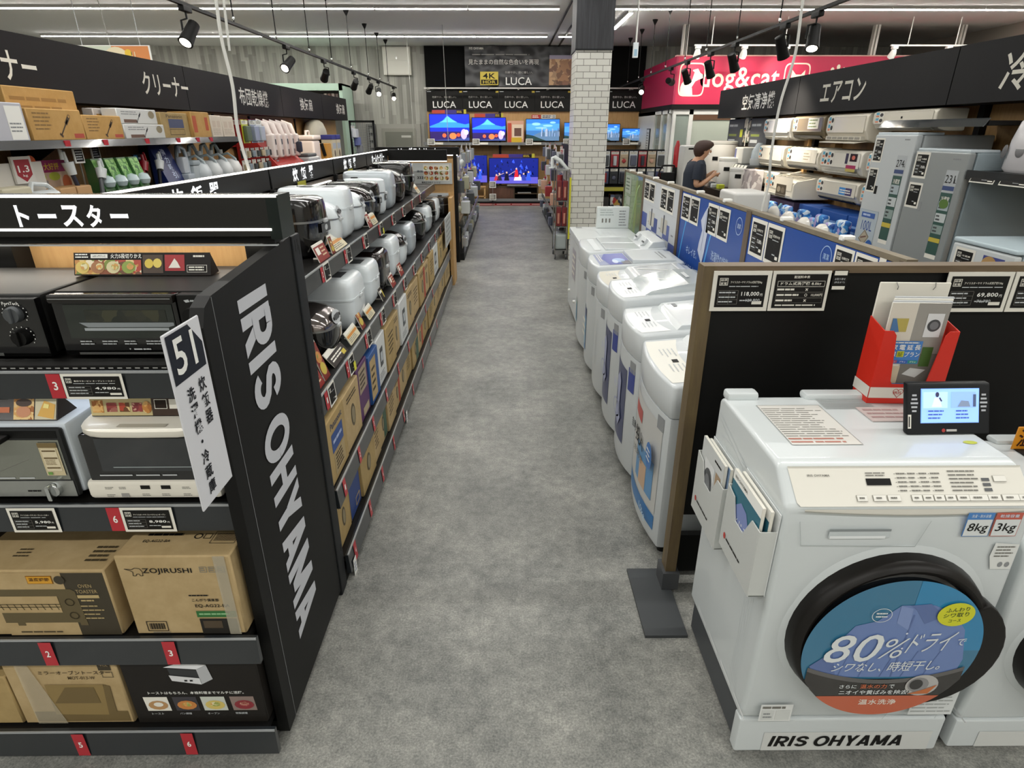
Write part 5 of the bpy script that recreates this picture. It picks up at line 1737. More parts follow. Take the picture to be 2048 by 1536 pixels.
# accessories hung left of the irons
for r in range(2):
 for c in range(8):
  y = 8.0 + c * .16
  blister('small clear accessory pack on the oak wall, %s, %s from the shelf end' % (['upper row', 'lower row'][r], ORD[c]), (-3.3, y, 1.50 - r * .14), RT, .12, .12 if r == 0 else .17, .03, C('#c9c3b6', .4) if (c + r) % 2 else C('#3a3632', .4), [M_DGREY, C('#b9a98a', .4), C('#8f9aa0', .3)][(c + r) % 3], 'clear accessory packs by the irons', (c + r) % 2)
for c, (y, col) in enumerate(((8.0, '#b3b52f'), (8.25, '#8f98a8'), (8.45, '#c9cdd2'))):
 blister('larger bag hung beside the shelf end, %s from the left' % ORD[c], (-3.22, y, 1.83), RT, .2, .27, .05, C(col, .4), C(['#5d6a4a', '#9aa3b5', '#b5bcc4'][c], .3), 'bags hung by the shelf end', 0)
# red display with white garment steamers
t = thing('steamer_display', 'red sloping display stand holding white handheld steamers', 'display stand', (-3.4, 9.6, LZ))
RD = C('#b22a26', .45)
b = B()
b.prism([(-3.72, LZ), (-3.18, LZ), (-3.18, LZ + .05), (-3.62, 1.78), (-3.72, 1.78)], 'y', 8.85, 8.88, RD)
b.prism([(-3.72, LZ), (-3.18, LZ), (-3.18, LZ + .03), (-3.65, 1.6), (-3.72, 1.6)], 'y', 8.88, 10.1, RD)
b.build('stand', t, world=True)
b = B().box(-3.75, -3.73, 8.75, 11.0, 1.5, 1.86, RD)
b.on('right', -3.73)
b.rect(8.8, 1.76, 9.5, 1.84, M_PAPER)
b.text('衣類スチーマー', 9.15, 1.80, .6, .06, C('#b22a26', .5), 2, .01)
for y in (9.35, 10.35):
 b.oval(y, 1.68, .14, .12, C('#c9c6c2', .5), 1, 18)
b.rect(10.55, 1.5, 11.0, 1.86, C('#c9b9a6', .5), 2)
b.text('Z', 10.78, 1.7, .2, .24, C('#e2d8cb', .5), 3, .02)
b.build('back_card', t, world=True)
for i in range(5):
 y = 8.98 + i * .25
 t = thing('garment_steamer', 'white handheld garment steamer on the red stand, %s from the clear packs' % ORD[i], 'steamer', (-3.36, y, LZ + .31), RT, 'white steamers on the red stand')
 pw = C('#e6d9d2', .35)
 b = B()
 b.rbox(-.06, .06, -.14, -.02, -.16, .16, pw, .03, 3)
 b.build('body', t)
 b = B().tube([(0, -.07, .12), (0, -.02, .27), (0, .06, .31), (0, .1, .2)], .045, pw, 10, [.05, .055, .05, .04])
 b.build('head', t)
 b = B().on('front', -.142)
 b.rect(-.02, .02, .02, .09, M_DGREY)
 b.rect(-.025, -.12, .025, -.05, C('#7a6a64', .5))
 b.build('label', t)
t = thing('garment_steamer', 'dark grey steamer lying at the foot of the red stand', 'steamer', (-3.24, 9.97, LZ + .3), RT)
B().rbox(-.05, .05, -.06, .06, -.1, .06, C('#2e3340', .35), .02).build('body', t)
B().tube([(0, 0, .05), (0, .02, .14)], .03, C('#3a4050', .35)).build('head', t)
t = thing('bedding_dryer', 'large white bedding dryer with rounded lid past the steamers', 'dryer', (-3.45, 11.2, LZ), RT)
pw = C('#e3d8d2', .35)
B().rbox(-.2, .2, -.15, .15, 0, .36, pw, .04, 3).build('body', t)
B().rbox(-.22, .22, -.17, .17, .36, .44, pw, .03, 3).build('lid', t)
B().tube([(-.1, 0, .43), (-.08, 0, .5), (.08, 0, .5), (.1, 0, .43)], .02, pw).build('carry_handle', t)
B().tube([(.2, -.17, .3), (.24, -.2, .1)], .03, M_BLACK).build('hose', t)
t = thing('bedding_dryer', 'grey low bedding dryer in front of the red stand', 'dryer', (-3.24, 10.45, LZ), RT)
B().rbox(-.3, .3, -.1, .1, 0, .12, C('#a9acb0', .4), .03, 3).build('body', t)
B().rbox(-.28, .2, -.08, .1, .12, .17, M_DGREY, .02).build('lid', t)
t = thing('pet_dome', 'cream fabric dome on a black box past the bedding dryer', 'fabric dome', (-3.60, 12.2, 1.56), RT)
b = B()
b.loft([sring(0, 0, z, r, r * .38, 2.3, 22) for r, z in ((.42, 0), (.45, .04), (.42, .16), (.32, .28), (.18, .33), (.05, .34))], C('#c9c3b0', .8))
b.build('dome', t)
b = B().rbox(-.46, .46, -.16, .165, -.363, 0, M_BLACK, .01)
b.build('base_box', t)
for i in range(2):
 y = 11.95 + .32 * i
 t = thing('heater_box', 'cream tall carton with blue top before the black box, %s from the bedding dryer' % ORD[i], 'box', (-3.2, y, LZ), RT, 'cream cartons with blue tops')
 b = B().rbox(-.14, .14, 0, .2, 0, .36, C('#d8cdb0', .5), .01)
 b.on('front', 0)
 b.oval(.0, .12, .05, .06, C('#6b5a48', .5), 1, 14)
 b.rect(-.12, .2, .12, .3, C('#b9bfc6', .5), 1)
 b.build('carton', t)
 B().rbox(-.145, .145, -.005, .2, .36, .44, C('#3b3f8d', .5), .01).build('blue_sleeve', t)
b = B().rbox(-3.45, -3.2, 11.45, 11.72, LZ, LZ + .3, C('#c9923f', .6), .01)
tag(b.build('goods_box', world=True), 'orange tan carton between the bedding dryer and cream cartons', 'box')
for i, (y, z, c) in enumerate(((12.9, 1.8, '#b5b9c2'), (13.05, 1.65, '#4a5690'), (13.2, 1.5, '#a9acb5'))):
 blister('plastic bag pack hung at the far end of the cleaner unit, %s' % ['top', 'middle', 'bottom'][i], (-3.05, y, z), RT, .3, .24, .08, C(c, .4), C(['#c9ccd2', '#6b76b0', '#8d9098'][i], .3), 'bags at the cleaner unit end', 0)
# black mesh panel closing the unit
t = thing('mesh_panel', 'black framed wire mesh panel at the cleaner unit\'s far end', 'mesh panel', (-2.95, 13.35, 0))
b = B()
b.box(-.28, .24, -.02, .02, 1.86, 1.90, M_BLACK)
b.box(.2, .24, -.02, .02, 0, 1.9, M_BLACK)
b.box(-.28, -.24, -.02, .02, 0, 1.9, M_BLACK)
b.build('frame', t)
b = B()
for k in range(10):
 b.box(-.24 + k * .048, -.235 + k * .048, -.004, .004, .4, 1.86, M_MGREY)
for k in range(30):
 b.box(-.24, .2, -.004, .004, .42 + k * .048, .425 + k * .048, M_MGREY)
b.build('wire_mesh', t)
# ================================================================ television wall at the back
TY = 16.0
t = thing('television_wall_unit', 'black and oak television wall with five LUCA sign panels', 'shelf unit', (.7, 15.9, 0))
B().box(-1.93, 3.34, 15.98, 16.09, 2.62, 3.545, C('#060606', .9)).build('upper_panel', t, world=True)
b = B().box(-1.93, 3.30, 15.60, 15.64, 2.615, 2.645, C('#c9c7c0', .4))
for x in (-1.85, -.4, .3, 1.0, 2.2, 3.0):
 b.box(x - .015, x + .015, 15.60, 16.0, 2.60, 2.64, C('#b5b3ac', .4))
b.build('banner_rail', t, world=True)
M_SIGN = C('#141311', .45)
for i in range(6):
 x0 = -1.92 + .873 * i
 b = B().box(x0, x0 + .868, 15.9, 15.96, 2.14, 2.59, M_SIGN)
 b.on('front', 15.9)
 if i < 6:
  b.text('LUCA', x0 + .43, 2.29, .56, .145, M_PWHITE, 1, .004)
  b.text('色鮮やか、目に優しい。', x0 + .43, 2.455, .58, .05, C('#c9c7c0', .5), 1, .006)
  b.rect(x0 + .02, 2.565, x0 + .12, 2.58, M_LGREY, 1)
  b.rect(x0 + .80, 2.55, x0 + .868, 2.588, C('#cdb43a', .4), 1)
 b.build('sign_panel', t, world=True)
B().box(-1.93, 3.34, 15.96, 15.99, 0, 2.14, M_VENEER).build('back_panel', t, world=True)
for x in (-1.0 + .85, 1.6, 3.3):
 B().box(x - .03, x + .03, 15.93, 15.96, 0, 2.14, M_BLACK).build('upright', t, world=True)
b = B().box(-1.98, 3.34, 15.45, 15.96, 1.40, 1.425, M_SHELF)
b.box(-1.98, 3.34, 15.43, 15.45, 1.385, 1.45, C('#77797a', .3))
b.build('shelf', t, world=True)
b = B().box(-1.9, 3.2, 15.30, 15.96, 0, .09, M_FRAME)
b.build('plinth', t, world=True)
b = B().box(-.80, 1.10, 15.27, 15.30, 0, .05, C('#8d1f22', .5))
b.on('front', 15.27)
b.small(-.7, .015, 1.0, .04, 1, C('#d9c9c0', .5), 1, .5, 3)
b.build('red_strip', t, world=True)
b = B().box(-.80, 1.10, 15.28, 15.31, .095, .16, C('#77797a', .3))
b.build('price_rail', t, world=True)
# wrinkled banner
t = thing('wall_banner', 'wrinkled dark grey 4K HDR LUCA banner hung above the televisions', 'banner', (.31, 15.9, 2.68))
b = B()
NX, NZ = 46, 18
W, H = 2.56, .855
rr = random.Random(3)
ph = [rr.uniform(0, 6.28) for _ in range(12)]
def wrin(u, v):
 return .016 * math.sin(9 * u + 5 * v + ph[0]) + .012 * math.sin(17 * u - 11 * v + ph[1]) + .011 * math.sin(4 * u + 23 * v + ph[2]) + .007 * math.sin(31 * u + 14 * v + ph[3]) + .03 * math.exp(-((v - H) / .12) ** 2) * math.sin(11 * u + ph[4])
vs = [(-W / 2 + W * i / NX, wrin(W * i / NX, H * j / NZ), H * j / NZ) for j in range(NZ + 1) for i in range(NX + 1)]
fs = [(j * (NX + 1) + i, j * (NX + 1) + i + 1, (j + 1) * (NX + 1) + i + 1, (j + 1) * (NX + 1) + i) for j in range(NZ) for i in range(NX)]
b.add(vs, fs, C('#3a3a3c', .42), True)
b.build('cloth', t)
b = B().on('front', -.05)
b.text('見たままの自然な色合いを再現', -.36, .52, 1.66, .115, C('#d6d4cd', .5), 1, .004)
b.text('色鮮やか、目に優しい。', .0, .30, .66, .05, C('#b9b7b2', .5), 1, .0)
b.text('LUCA', .0, .115, .62, .165, M_PWHITE, 1, .004)
b.text('IRIS OHYAMA', -1.0, .80, .34, .05, M_PWHITE, 1, .01)
b.rect(-.92, .03, -.49, .315, C('#cdb844', .5), 1)
b.text('4K', -.705, .225, .30, .115, M_INK, 2, .02)
b.rect(-.90, .05, -.51, .145, M_INK, 2)
b.text('HDR', -.705, .097, .30, .06, C('#cdb844', .5), 3, .02)
b.small(-1.1, .64, .35, .69, 1, C('#8d8b86', .5), 1, .4, 4)
b.build('lettering', t)
b = B().on('front', -.045)
b.rect(.72, .03, 1.27, .66, mosaic('canyon_print', ['#6b4a3a', '#8a6048', '#a87a55', '#54392f', '#c9a27a'], 9, noise=.2))
b.rect(.72, .58, 1.27, .66, C('#9c94a8', .5), 2)
b.build('picture', t)
# ---- televisions with lit pictures
def em(h, s=1.0):
 return C(h, .3, emit=s * .72)
def sky_screen(b, w, h):
 b.rect(-w / 2, 0, w / 2, h, em('#2a6fd0', 1.0))
 b.rect(-w / 2, h * .45, w / 2, h * .8, em('#4a94e6', 1.0), 2)
 for u, v, a, c in ((-.2, .78, .22, .07), (.15, .7, .25, .05), (-.05, .6, .3, .04), (.3, .85, .15, .05)):
  b.oval(u * w, v * h, a * w * .6, c * h, em('#86bdf0', 1.0), 3, 14)
 b.rect(-w / 2, h * .28, w / 2, h * .48, em('#3a72b0', .9), 3)
 b.poly([(-w / 2, h * .1), (-w * .1, h * .38), (w * .1, h * .42), (w * .5, h * .5), (w / 2, 0), (-w / 2, 0)], em('#5b7a9c', .8), 4)
 rr = random.Random(5)
 for k in range(26):
  u = rr.uniform(-.05, .48)
  b.rect(u * w, h * .2, (u + rr.uniform(.015, .04)) * w, h * rr.uniform(.35, .62), em(['#8aa3c0', '#5f7898', '#b3b7c0', '#46607c'][k % 4], .9), 5)
 b.poly([(-w / 2, 0), (w * .1, 0), (-w * .1, h * .12), (-w * .3, h * .25), (-w / 2, h * .3)], em('#1f3a3a', .8), 6)
def sea_screen(b, w, h):
 b.rect(-w / 2, 0, w / 2, h, em('#1228c8', 1.1))
 b.poly([(-w / 2, h * .55), (-w * .2, h * .72), (-w * .05, h * .95), (w * .1, h * .72), (w * .4, h * .62), (w / 2, h * .66), (w / 2, h * .5), (-w / 2, h * .5)], em('#2f86f0', 1.1), 2)
 b.poly([(-w * .05, h * .95), (w * .08, h * .8), (w * .2, h * .7), (-w * .25, h * .7), (-w * .12, h * .8)], em('#55b4f5', 1.1), 3)
 b.rect(-w / 2, 0, w / 2, h * .35, em('#2a1a5a', .9), 2)
 b.poly([(-w / 2, h * .0), (w / 2, h * .12), (w / 2, 0)], em('#3a4a8a', .9), 3)
 for u, v, a, c, col in ((-.14, .2, .05, .08, '#e0603a'), (.08, .18, .09, .12, '#f07a45'), (.22, .22, .05, .07, '#d8502f'), (.36, .25, .08, .2, '#b9a8f0'), (.42, .32, .06, .1, '#d9ccff')):
  b.oval(u * w, v * h, a * w, c * h, em(col, 1.0), 4, 14)
def stage_screen(b, w, h):
 b.rect(-w / 2, 0, w / 2, h, em('#0b1c7a', .9))
 rr = random.Random(9)
 for k in range(40):
  u, v, s = rr.uniform(-.47, .4), rr.uniform(.35, .9), rr.uniform(.02, .07)
  b.poly([(u * w, v * h), ((u + s) * w, (v - .05) * h), ((u + s * .6) * w, min(v + s * 2, .98) * h)], em(['#2348e0', '#050b30', '#3d5cf0', '#0a1450'][k % 4], .9), 2)
 b.rect(-w / 2, 0, w / 2, h * .26, em('#5a55c0', .85), 3)
 for u, c, hh in ((-.36, '#b03040', .3), (-.3, '#202040', .35), (-.15, '#15152a', .4), (.05, '#c0202c', .55), (.2, '#2a3a9c', .35), (.3, '#2f55d0', .42), (.12, '#d9d2f5', .28)):
  b.poly([((u - .05) * w, h * .12), ((u + .06) * w, h * .12), ((u + .03) * w, h * hh), ((u - .02) * w, h * hh)], em(c, .9), 4)
  b.oval((u + .005) * w, h * (hh + .04), w * .018, h * .04, em('#d9b59a', .8), 5, 10)
 b.poly([(-.0 * w, h * .12), (.16 * w, h * .12), (.1 * w, h * .26), (.02 * w, h * .26)], em('#d5cdf2', .9), 5)
 for a in ((-.34, .3, -.2, .42), (-.1, .34, .03, .5)):
  b.line((a[0] * w, a[1] * h), (a[2] * w, a[3] * h), .012, em('#c9a9b0', .8), 6)
def tv(label, x0, x1, z0, z1, y, draw, top=True):
 w, h = x1 - x0, z1 - z0
 t = thing('television', label, 'television', ((x0 + x1) / 2, y, z0 - .043), 0, 'televisions on the back wall')
 b = B().rbox(-w / 2, w / 2, 0, .05, .045, h + .045, M_GLOSSBLK, .006, 1)
 b.build('casing', t)
 b = B().on('p', o=(0, -.0005, .055), u=(1, 0, 0), v=(0, 0, 1))
 b.e = .0012
 draw(b, w - .024, h - .022)
 b.build('screen', t)
 b = B()
 for s in (-1, 1):
  b.box(s * w * .34 - .015, s * w * .34 + .015, -.08, .12, 0, .012, M_BLACK)
  b.box(s * w * .34 - .01, s * w * .34 + .01, .01, .04, .01, .05, M_BLACK)
 b.build('stand', t)
 if top:
  b = B().box(-w * .42, w * .42, .01, .04, h + .045, h + .13, C('#5d3a78', .4))
  b.on('front', .01)
  b.rect(-w * .42, h + .05, -w * .1, h + .125, C('#b8452f', .4))
  b.rect(-w * .1, h + .05, w * .18, h + .125, C('#3a2f8a', .4))
  b.rect(w * .18, h + .05, w * .36, h + .125, M_INK)
  b.rect(w * .36, h + .03, w * .42, h + .14, C('#c3b83f', .4), 2)
  b.small(w * .19, h + .06, w * .35, h + .115, 2, C('#d3b84a', .4), 2, .5, 2)
  b.build('top_card', t)
 return t
tv('largest upper television with blue sea picture, first from the plank wall', -1.86, -.88, 1.47, 2.08, 15.7, sea_screen)
tv('television with blue sea picture, second from the plank wall', -.83, .0, 1.47, 2.0, 15.7, sea_screen)
tv('television with sky and town picture left of the pillar', .48, 1.31, 1.47, 1.97, 15.7, sky_screen, False)
tv('television with sky and town picture half hidden by the pillar', 1.41, 2.2, 1.47, 1.89, 15.7, sky_screen, False)
tv('television with sky and town picture just right of the pillar', 1.98 + .28, 2.78, 1.47, 1.86, 15.7, sky_screen, False)
tv('smallest television with sky and town picture at the right end', 2.83, 3.28, 1.47, 1.76, 15.7, sky_screen, False)
tv('large television with stage show on the low stand at the aisle\'s end', -.42, .79, .50, 1.10, 15.35, stage_screen)
tv('dark blue television partly hidden left of the stage show television', -1.35, -.46, .52, 1.16, 15.45, stage_screen, False)
for i, (x0, x1) in enumerate(((.62, .84), (.86, 1.12), (1.13, 1.2))):
 b = B().box(x0, x1, 15.7, 15.74, 1.975, 2.06, [C('#b02a2c', .4), C('#d9d7d2', .4), M_LGREY][i])
 b.on('front', 15.7)
 b.small(x0 + .02, 1.985, x1 - .02, 2.05, 2, [M_PAPER, M_INK, M_INK][i], 1, .5, i)
 tag(b.build('top_card'), ['red card above the sky television left of pillar', 'white card with dark marks above the sky television', 'small grey card above the sky television'][i], 'promotional card')
t = thing('recorder_display', 'red and cream boxed device with yellow tag between televisions', 'display box', (.23, 15.55, 1.425))
b = B().rbox(-.20, .20, 0, .2, 0, .5, C('#d8a58a', .5), .01)
b.on('front', 0)
b.rect(-.19, .02, -.1, .45, C('#c24a35', .5))
b.rect(-.08, .1, .18, .42, C('#e6d0b8', .5))
b.rect(-.03, .16, .14, .34, C('#6b4a3f', .5), 2)
b.build('carton', t)
b = B().box(-.1, .15, -.012, 0, -.02, .13, C('#d9b52c', .5))
b.build('yellow_tag', t)
B().box(.06, .11, -.02, -.005, -.13, .02, M_PWHITE).build('hang_tag', t)
for i, (x, w, s) in enumerate(((-1.8, .17, 1), (-.72, .17, 2), (.56, .17, 3), (1.45, .15, 4), (2.9, .17, 5))):
 b = B().box(x - w / 2, x + w / 2, 15.40, 15.42, 1.39, 1.53, M_PWHITE)
 b.on('front', 15.40)
 b.rect(x - w * .4, 1.405, x + w * .4, 1.515, M_INKG)
 b.small(x - w * .35, 1.42, x + w * .35, 1.5, 3, M_PAPER, 2, .4, s)
 b.rect(x + w * .55, 1.40, x + w * 1.7, 1.45, M_PAPER)
 tag(b.build('price_card'), 'price card on the television shelf, %s from the left' % ORD[i], 'price card', 'cards on the television shelf')
for i, (x, z) in enumerate(((-.33, .42), (.86, .46), (-.33, .13), (.87, .13))):
 b = B().box(x - .08, x + .08, 15.24, 15.26, z, z + .15, M_PWHITE)
 b.box(x - .005, x + .005, 15.25, 15.262, 0, z, M_STEEL)
 b.on('front', 15.24)
 b.rect(x - .065, z + .015, x + .065, z + .135, M_INKG)
 b.small(x - .055, z + .03, x + .055, z + .12, 3, M_PAPER, 2, .4, i)
 tag(b.build('price_card'), ['white price card at the stage television\'s lower left', 'white price card at the stage television\'s lower right', 'white price card on the lowest rail, left one', 'white price card on the lowest rail, right one'][i], 'price card', 'cards around the television stand')
t = thing('television_stand', 'low dark walnut television stand with open shelf at the aisle\'s end', 'television stand', (.18, 15.4, .095))
b = B()
b.box(-.62, .62, 0, .42, .32, .355, M_DVENEER)
b.box(-.62, .62, 0, .42, 0, .03, M_DVENEER)
for x in (-.62, .0, .59):
 b.box(x, x + .03, 0, .42, .03, .32, M_DVENEER)
b.box(-.62, .62, .4, .42, .03, .32, M_BLACK)
b.box(.03, .59, .02, .4, .16, .175, M_DVENEER)
b.build('cabinet', t)
B().box(-.59, .0, -.008, .01, .03, .32, noise_mat('walnut_door', [(.3, '#55382a'), (.7, '#6d4a38')], 6, (9, 9, 1), .5)).build('door', t)
b = B().rbox(.02, .55, 15.28, 15.36, .45, .49, M_STEEL, .01)
tag(b.build('sound_bar'), 'silver sound bar in front of the stage show television', 'sound bar')
b = B().rbox(.28, .62, 15.45, 15.6, .271, .295, C('#b9b9b5', .4), .006)
tag(b.build('media_player'), 'pale flat player inside the walnut television stand', 'media player')
b = B().box(-.95, -.5, 15.3, 15.7, .42, .45, M_VENEER)
for x in (-.94, -.55):
 b.box(x, x + .04, 15.32, 15.36, .092, .42, M_VENEER)
 b.box(x, x + .04, 15.64, 15.68, .092, .42, M_VENEER)
b.box(-.95, -.5, 15.32, 15.68, .2, .22, M_VENEER)
tag(b.build('side_table'), 'oak side table under the dark blue television', 'table')
# ================================================================ accessory gondola right of the aisle
t = thing('aisle_shelf_unit', 'accessory shelf unit with hung packs right of the aisle behind the pillar', 'shelf unit', (1.0, 11.5, 0))
B().box(1.22, 1.26, 9.2, 14.0, 0, 1.45, M_FRAME).build('back_panel', t, world=True)
B().box(.82, 1.22, 9.2, 14.0, 0, .10, M_FRAME).build('plinth', t, world=True)
b = B().prism([(1.22, .55), (.93, .44), (.93, .47), (1.22, .58)], 'y', 9.2, 14.0, C('#6e5f4b', .6))
b.build('shelf', t, world=True)
b = B().prism([(1.22, .98), (.98, .92), (.98, .95), (1.22, 1.01)], 'y', 9.2, 14.0, C('#6e6357', .5))
b.build('shelf', t, world=True)
b = B().box(.80, .815, 9.2, 14.0, .10, .18, C('#77797a', .25))
b.box(.80, .815, 9.2, 14.0, .34, .42, C('#77797a', .25))
b.build('price_rail', t, world=True)
itr = [M_DGREY, C('#c4c8cc', .3), C('#a8383a', .4), C('#5b5f70', .35), C('#3a3d45', .3), C('#c9a08a', .4)]
cr2 = [C('#bfc3c8', .4), C('#6b6f78', .4), C('#a03038', .45), C('#4a5170', .45), C('#b9a68a', .5), C('#35383d', .4)]
for r, (z, x, hh) in enumerate(((1.46, .84, .28), (1.16, .82, .26), (.84, .82, .26), (.36, .80, .2))):
 for c in range(10):
  y = 9.35 + c * .46
  blister('hung pack behind the pillar, %s, %s from the wheeled rack' % (RW[r] if r < 3 else 'lowest row', ORD[c]), (x + .02 * ((c + r) % 3), y, z + .015 * ((c * 5 + r) % 3)), UP, .2 + .04 * ((c + r) % 2), hh, .06 + .03 * ((c * 3 + r) % 3), cr2[(r + c * 2) % 6], itr[(r * 2 + c) % 6], 'packs hung on the right accessory unit', (r + c) % 3)
# red display rack on castors at the pillar
t = thing('rack_on_castors', 'narrow wheeled rack left of the brick pillar', 'rack', (.78, 8.75, 0))
b = B()
for x in (.69, .86):
 for y in (8.55, 8.95):
  b.tube([(x, y, .08), (x, y, 1.22)], .009, M_STEEL, 6)
for z in (.12, .45, .8, 1.2):
 b.box(.69, .86, 8.55, 8.95, z, z + .01, M_STEEL)
b.build('frame', t, world=True)
for x in (.70, .85):
 for y in (8.56, 8.94):
  B().lathe([(.03, -.01), (.034, 0), (.03, .01)], (x, y, .036), M_DGREY, 12, 'x').build('castor', t, world=True)
for i, z in enumerate((.812, .462)):
 for k in range(2):
  x0 = .695 + .083 * k
  t2 = thing('hair_iron_pack', 'red pack on the wheeled rack\'s %s shelf, %s the yellow strip' % (['upper', 'middle'][i], ['away from', 'beside'][k]), 'packaged goods', (x0 + .037, 8.57, z), 0, 'red packs on the wheeled rack')
  b = B().rbox(-.036, .036, 0, .1, 0, .26, C('#7d2a2e', .35), .01)
  b.build('box', t2)
  b = B().tube([(0, -.005, .04), (0, -.008, .18)], .016, C('#c98a78', .25), 8)
  b.build('window', t2)
b = B().rbox(.69, .87, 8.56, 8.9, .132, .36, C('#aab3b3', .2, coat=.3), .04, 3)
tag(b.build('plastic_bag'), 'crumpled clear bag on the lowest shelf of the wheeled rack', 'bag')
b = B().box(.862, .885, 8.47, 8.485, .30, 1.12, C('#d0cc2e', .5))
tag(b.build('banner_strip'), 'tall yellow strip hung along the brick pillar\'s left edge', 'banner')
t = thing('desk_lamp', 'white clip desk lamp leaning over the red packs', 'lamp', (.72, 9.0, 1.21))
b = B().tube([(-.06, 0, 0), (-.06, 0, .14), (.0, -.02, .15)], .025, M_WHITE, 10)
b.build('arm', t)
B().tube([(-.04, -.02, .15), (.05, -.05, .10), (.16, -.08, -.02)], .02, M_WHITE, 10, [.03, .028, .022]).build('shade', t)
B().lathe([(.05, 0), (.045, .015), (0, .02)], (-.06, 0, 0), M_LGREY).build('base', t)
# ---- goods right of the pillar
t = thing('end_shelf_unit', 'dark goods shelf seen right of the brick pillar', 'shelf unit', (2.0, 10.4, 0))
B().box(1.42, 2.62, 10.5, 10.54, 0, 1.42, M_FRAME).build('back_panel', t, world=True)
for z in (.12, .5, .86):
 B().box(1.42, 2.62, 10.12, 10.5, z - .03, z, M_SHELF).build('shelf', t, world=True)
b = B().box(1.42, 2.62, 10.10, 10.12, .80, .86, C('#c3bb4a', .5))
b.build('price_rail', t, world=True)
for r in range(2):
 for c in range(7):
  blister('hung pack right of the brick pillar, %s, %s from the pillar' % (['upper row', 'lower row'][r], ORD[c]), (1.62 + c * .15, 10.3, 1.40 - r * .26), 0, .13, .24, .05, cr2[(c * 2 + r * 3) % 6], itr[(c + r * 2) % 6], 'packs hung right of the pillar', (c + r) % 3)
for r, z in enumerate((.5, .12)):
 for c in range(5):
  x0 = 1.50 + c * .21
  b = B().rbox(x0, x0 + .19, 10.14, 10.4, z + .001, z + .2 + .04 * ((c + r) % 2), [C('#3a3634', .5), M_MIX, C('#5d4b3a', .5), C('#b9ab8f', .5), C('#6b2f2a', .5)][(c + r) % 5], .01)
  tag(b.build('goods_box'), 'small box on the %s shelf right of the pillar, %s from it' % (['middle', 'lowest'][r], ORD[c]), 'box', 'boxes right of the pillar')
t = thing('folding_cart', 'black folding cart standing before the white shop wall', 'cart', (2.55, 9.9, 0))
b = B()
b.tube([(-.13, 0, .1), (-.13, 0, 1.12), (-.09, 0, 1.2), (.09, 0, 1.2), (.13, 0, 1.12), (.13, 0, .1)], .015, M_BLACK, 8)
b.build('handle_frame', t)
B().rbox(-.11, .11, -.03, .03, .12, 1.1, C('#1d1d1e', .7), .02).build('fabric_panel', t)
for s in (-1, 1):
 B().lathe([(.07, -.012), (.075, 0), (.07, .012)], (s * .14, .03, .076), M_BLACK, 14, 'x').build('wheel', t)
b = B().lathe([(.05, 0), (.05, .3), (.03, .36), (.02, .4), (0, .41)], (2.8, 10.4, 1.15), C('#b8262a', .3), 14)
b.box(2.76, 2.84, 10.36, 10.44, 0, 1.15, M_FRAME)
tag(b.build('fire_extinguisher'), 'red fire extinguisher on a dark post beside the shop window', 'fire extinguisher')
# ================================================================ poster boards behind the washing machines
def bprism(b, pts, axis, a0, a1, m, r=.01, seg=2):
 """prism with rounded edges"""
 q = B().prism(pts, axis, a0, a1, m)
 bm = bmesh.new()
 vv = [bm.verts.new(v) for v in q.V]
 for f in q.F:
  bm.faces.new([vv[k] for k in f])
 bmesh.ops.recalc_face_normals(bm, faces=bm.faces[:])
 ed = [e for e in bm.edges if e.calc_face_angle(0) > .5]
 bmesh.ops.bevel(bm, geom=ed, offset=r, segments=seg, profile=.5, affect='EDGES', clamp_overlap=True)
 bm.verts.index_update()
 b.add([v.co[:] for v in bm.verts], [tuple(v.index for v in f.verts) for f in bm.faces], m, True)
 bm.free()
 b.wn = True
 return b
BX = 1.33
M_POST = noise_mat('brown_post', [(.3, '#57493a'), (.7, '#6f5f4b')], 5, (7, 7, .8), .5)
M_POSTER = C('#1f4c9c', .35)
LB = C('#3f9be0', .35)
def board(label, y0, y1, face):
 t = thing('poster_board', label, 'poster board', (BX + .02, (y0 + y1) / 2, 0), 0, 'poster boards behind the washing machines')
 b = B()
 b.box(BX - .008, BX + .038, y1 - .035, y1, 0, 1.30, M_POST)
 b.box(BX - .008, BX + .038, y0, y0 + .03, 0, 1.30, M_POST)
 b.box(BX - .004, BX + .034, y0, y1, 1.288, 1.308, noise_mat('pale_edge', [(.3, '#6f6553'), (.7, '#857a64')], 6))
 b.build('frame', t, world=True)
 b = B().box(BX, BX + .03, y0 + .03, y1 - .035, .12, 1.29, M_FRAME)
 b.build('panel', t, world=True)
 b = B().on('left', BX - .0015)
 face(b, y0 + .03, y1 - .035)
 b.build('poster', t, world=True)
 for k in range(2):
  y = y0 + (y1 - y0) * (.3 + .4 * k)
  B().rbox(BX - .01, BX + .04, y - .018, y + .018, 1.30, 1.322, M_PWHITE, .004, 1).build('clip', t, world=True)
 return t
def board_cards(b, ya, yb, z0, z1, n=2):
 w = (yb - ya) / n
 for i in range(n):
  price_card(b, -yb + i * w, z0, -yb + (i + 1) * w - .008, z1, '73,800' if i == 0 else None, '全自動洗濯機' if i == 0 else '配送料金表', 3, int(ya * 10) + i, i == 0)
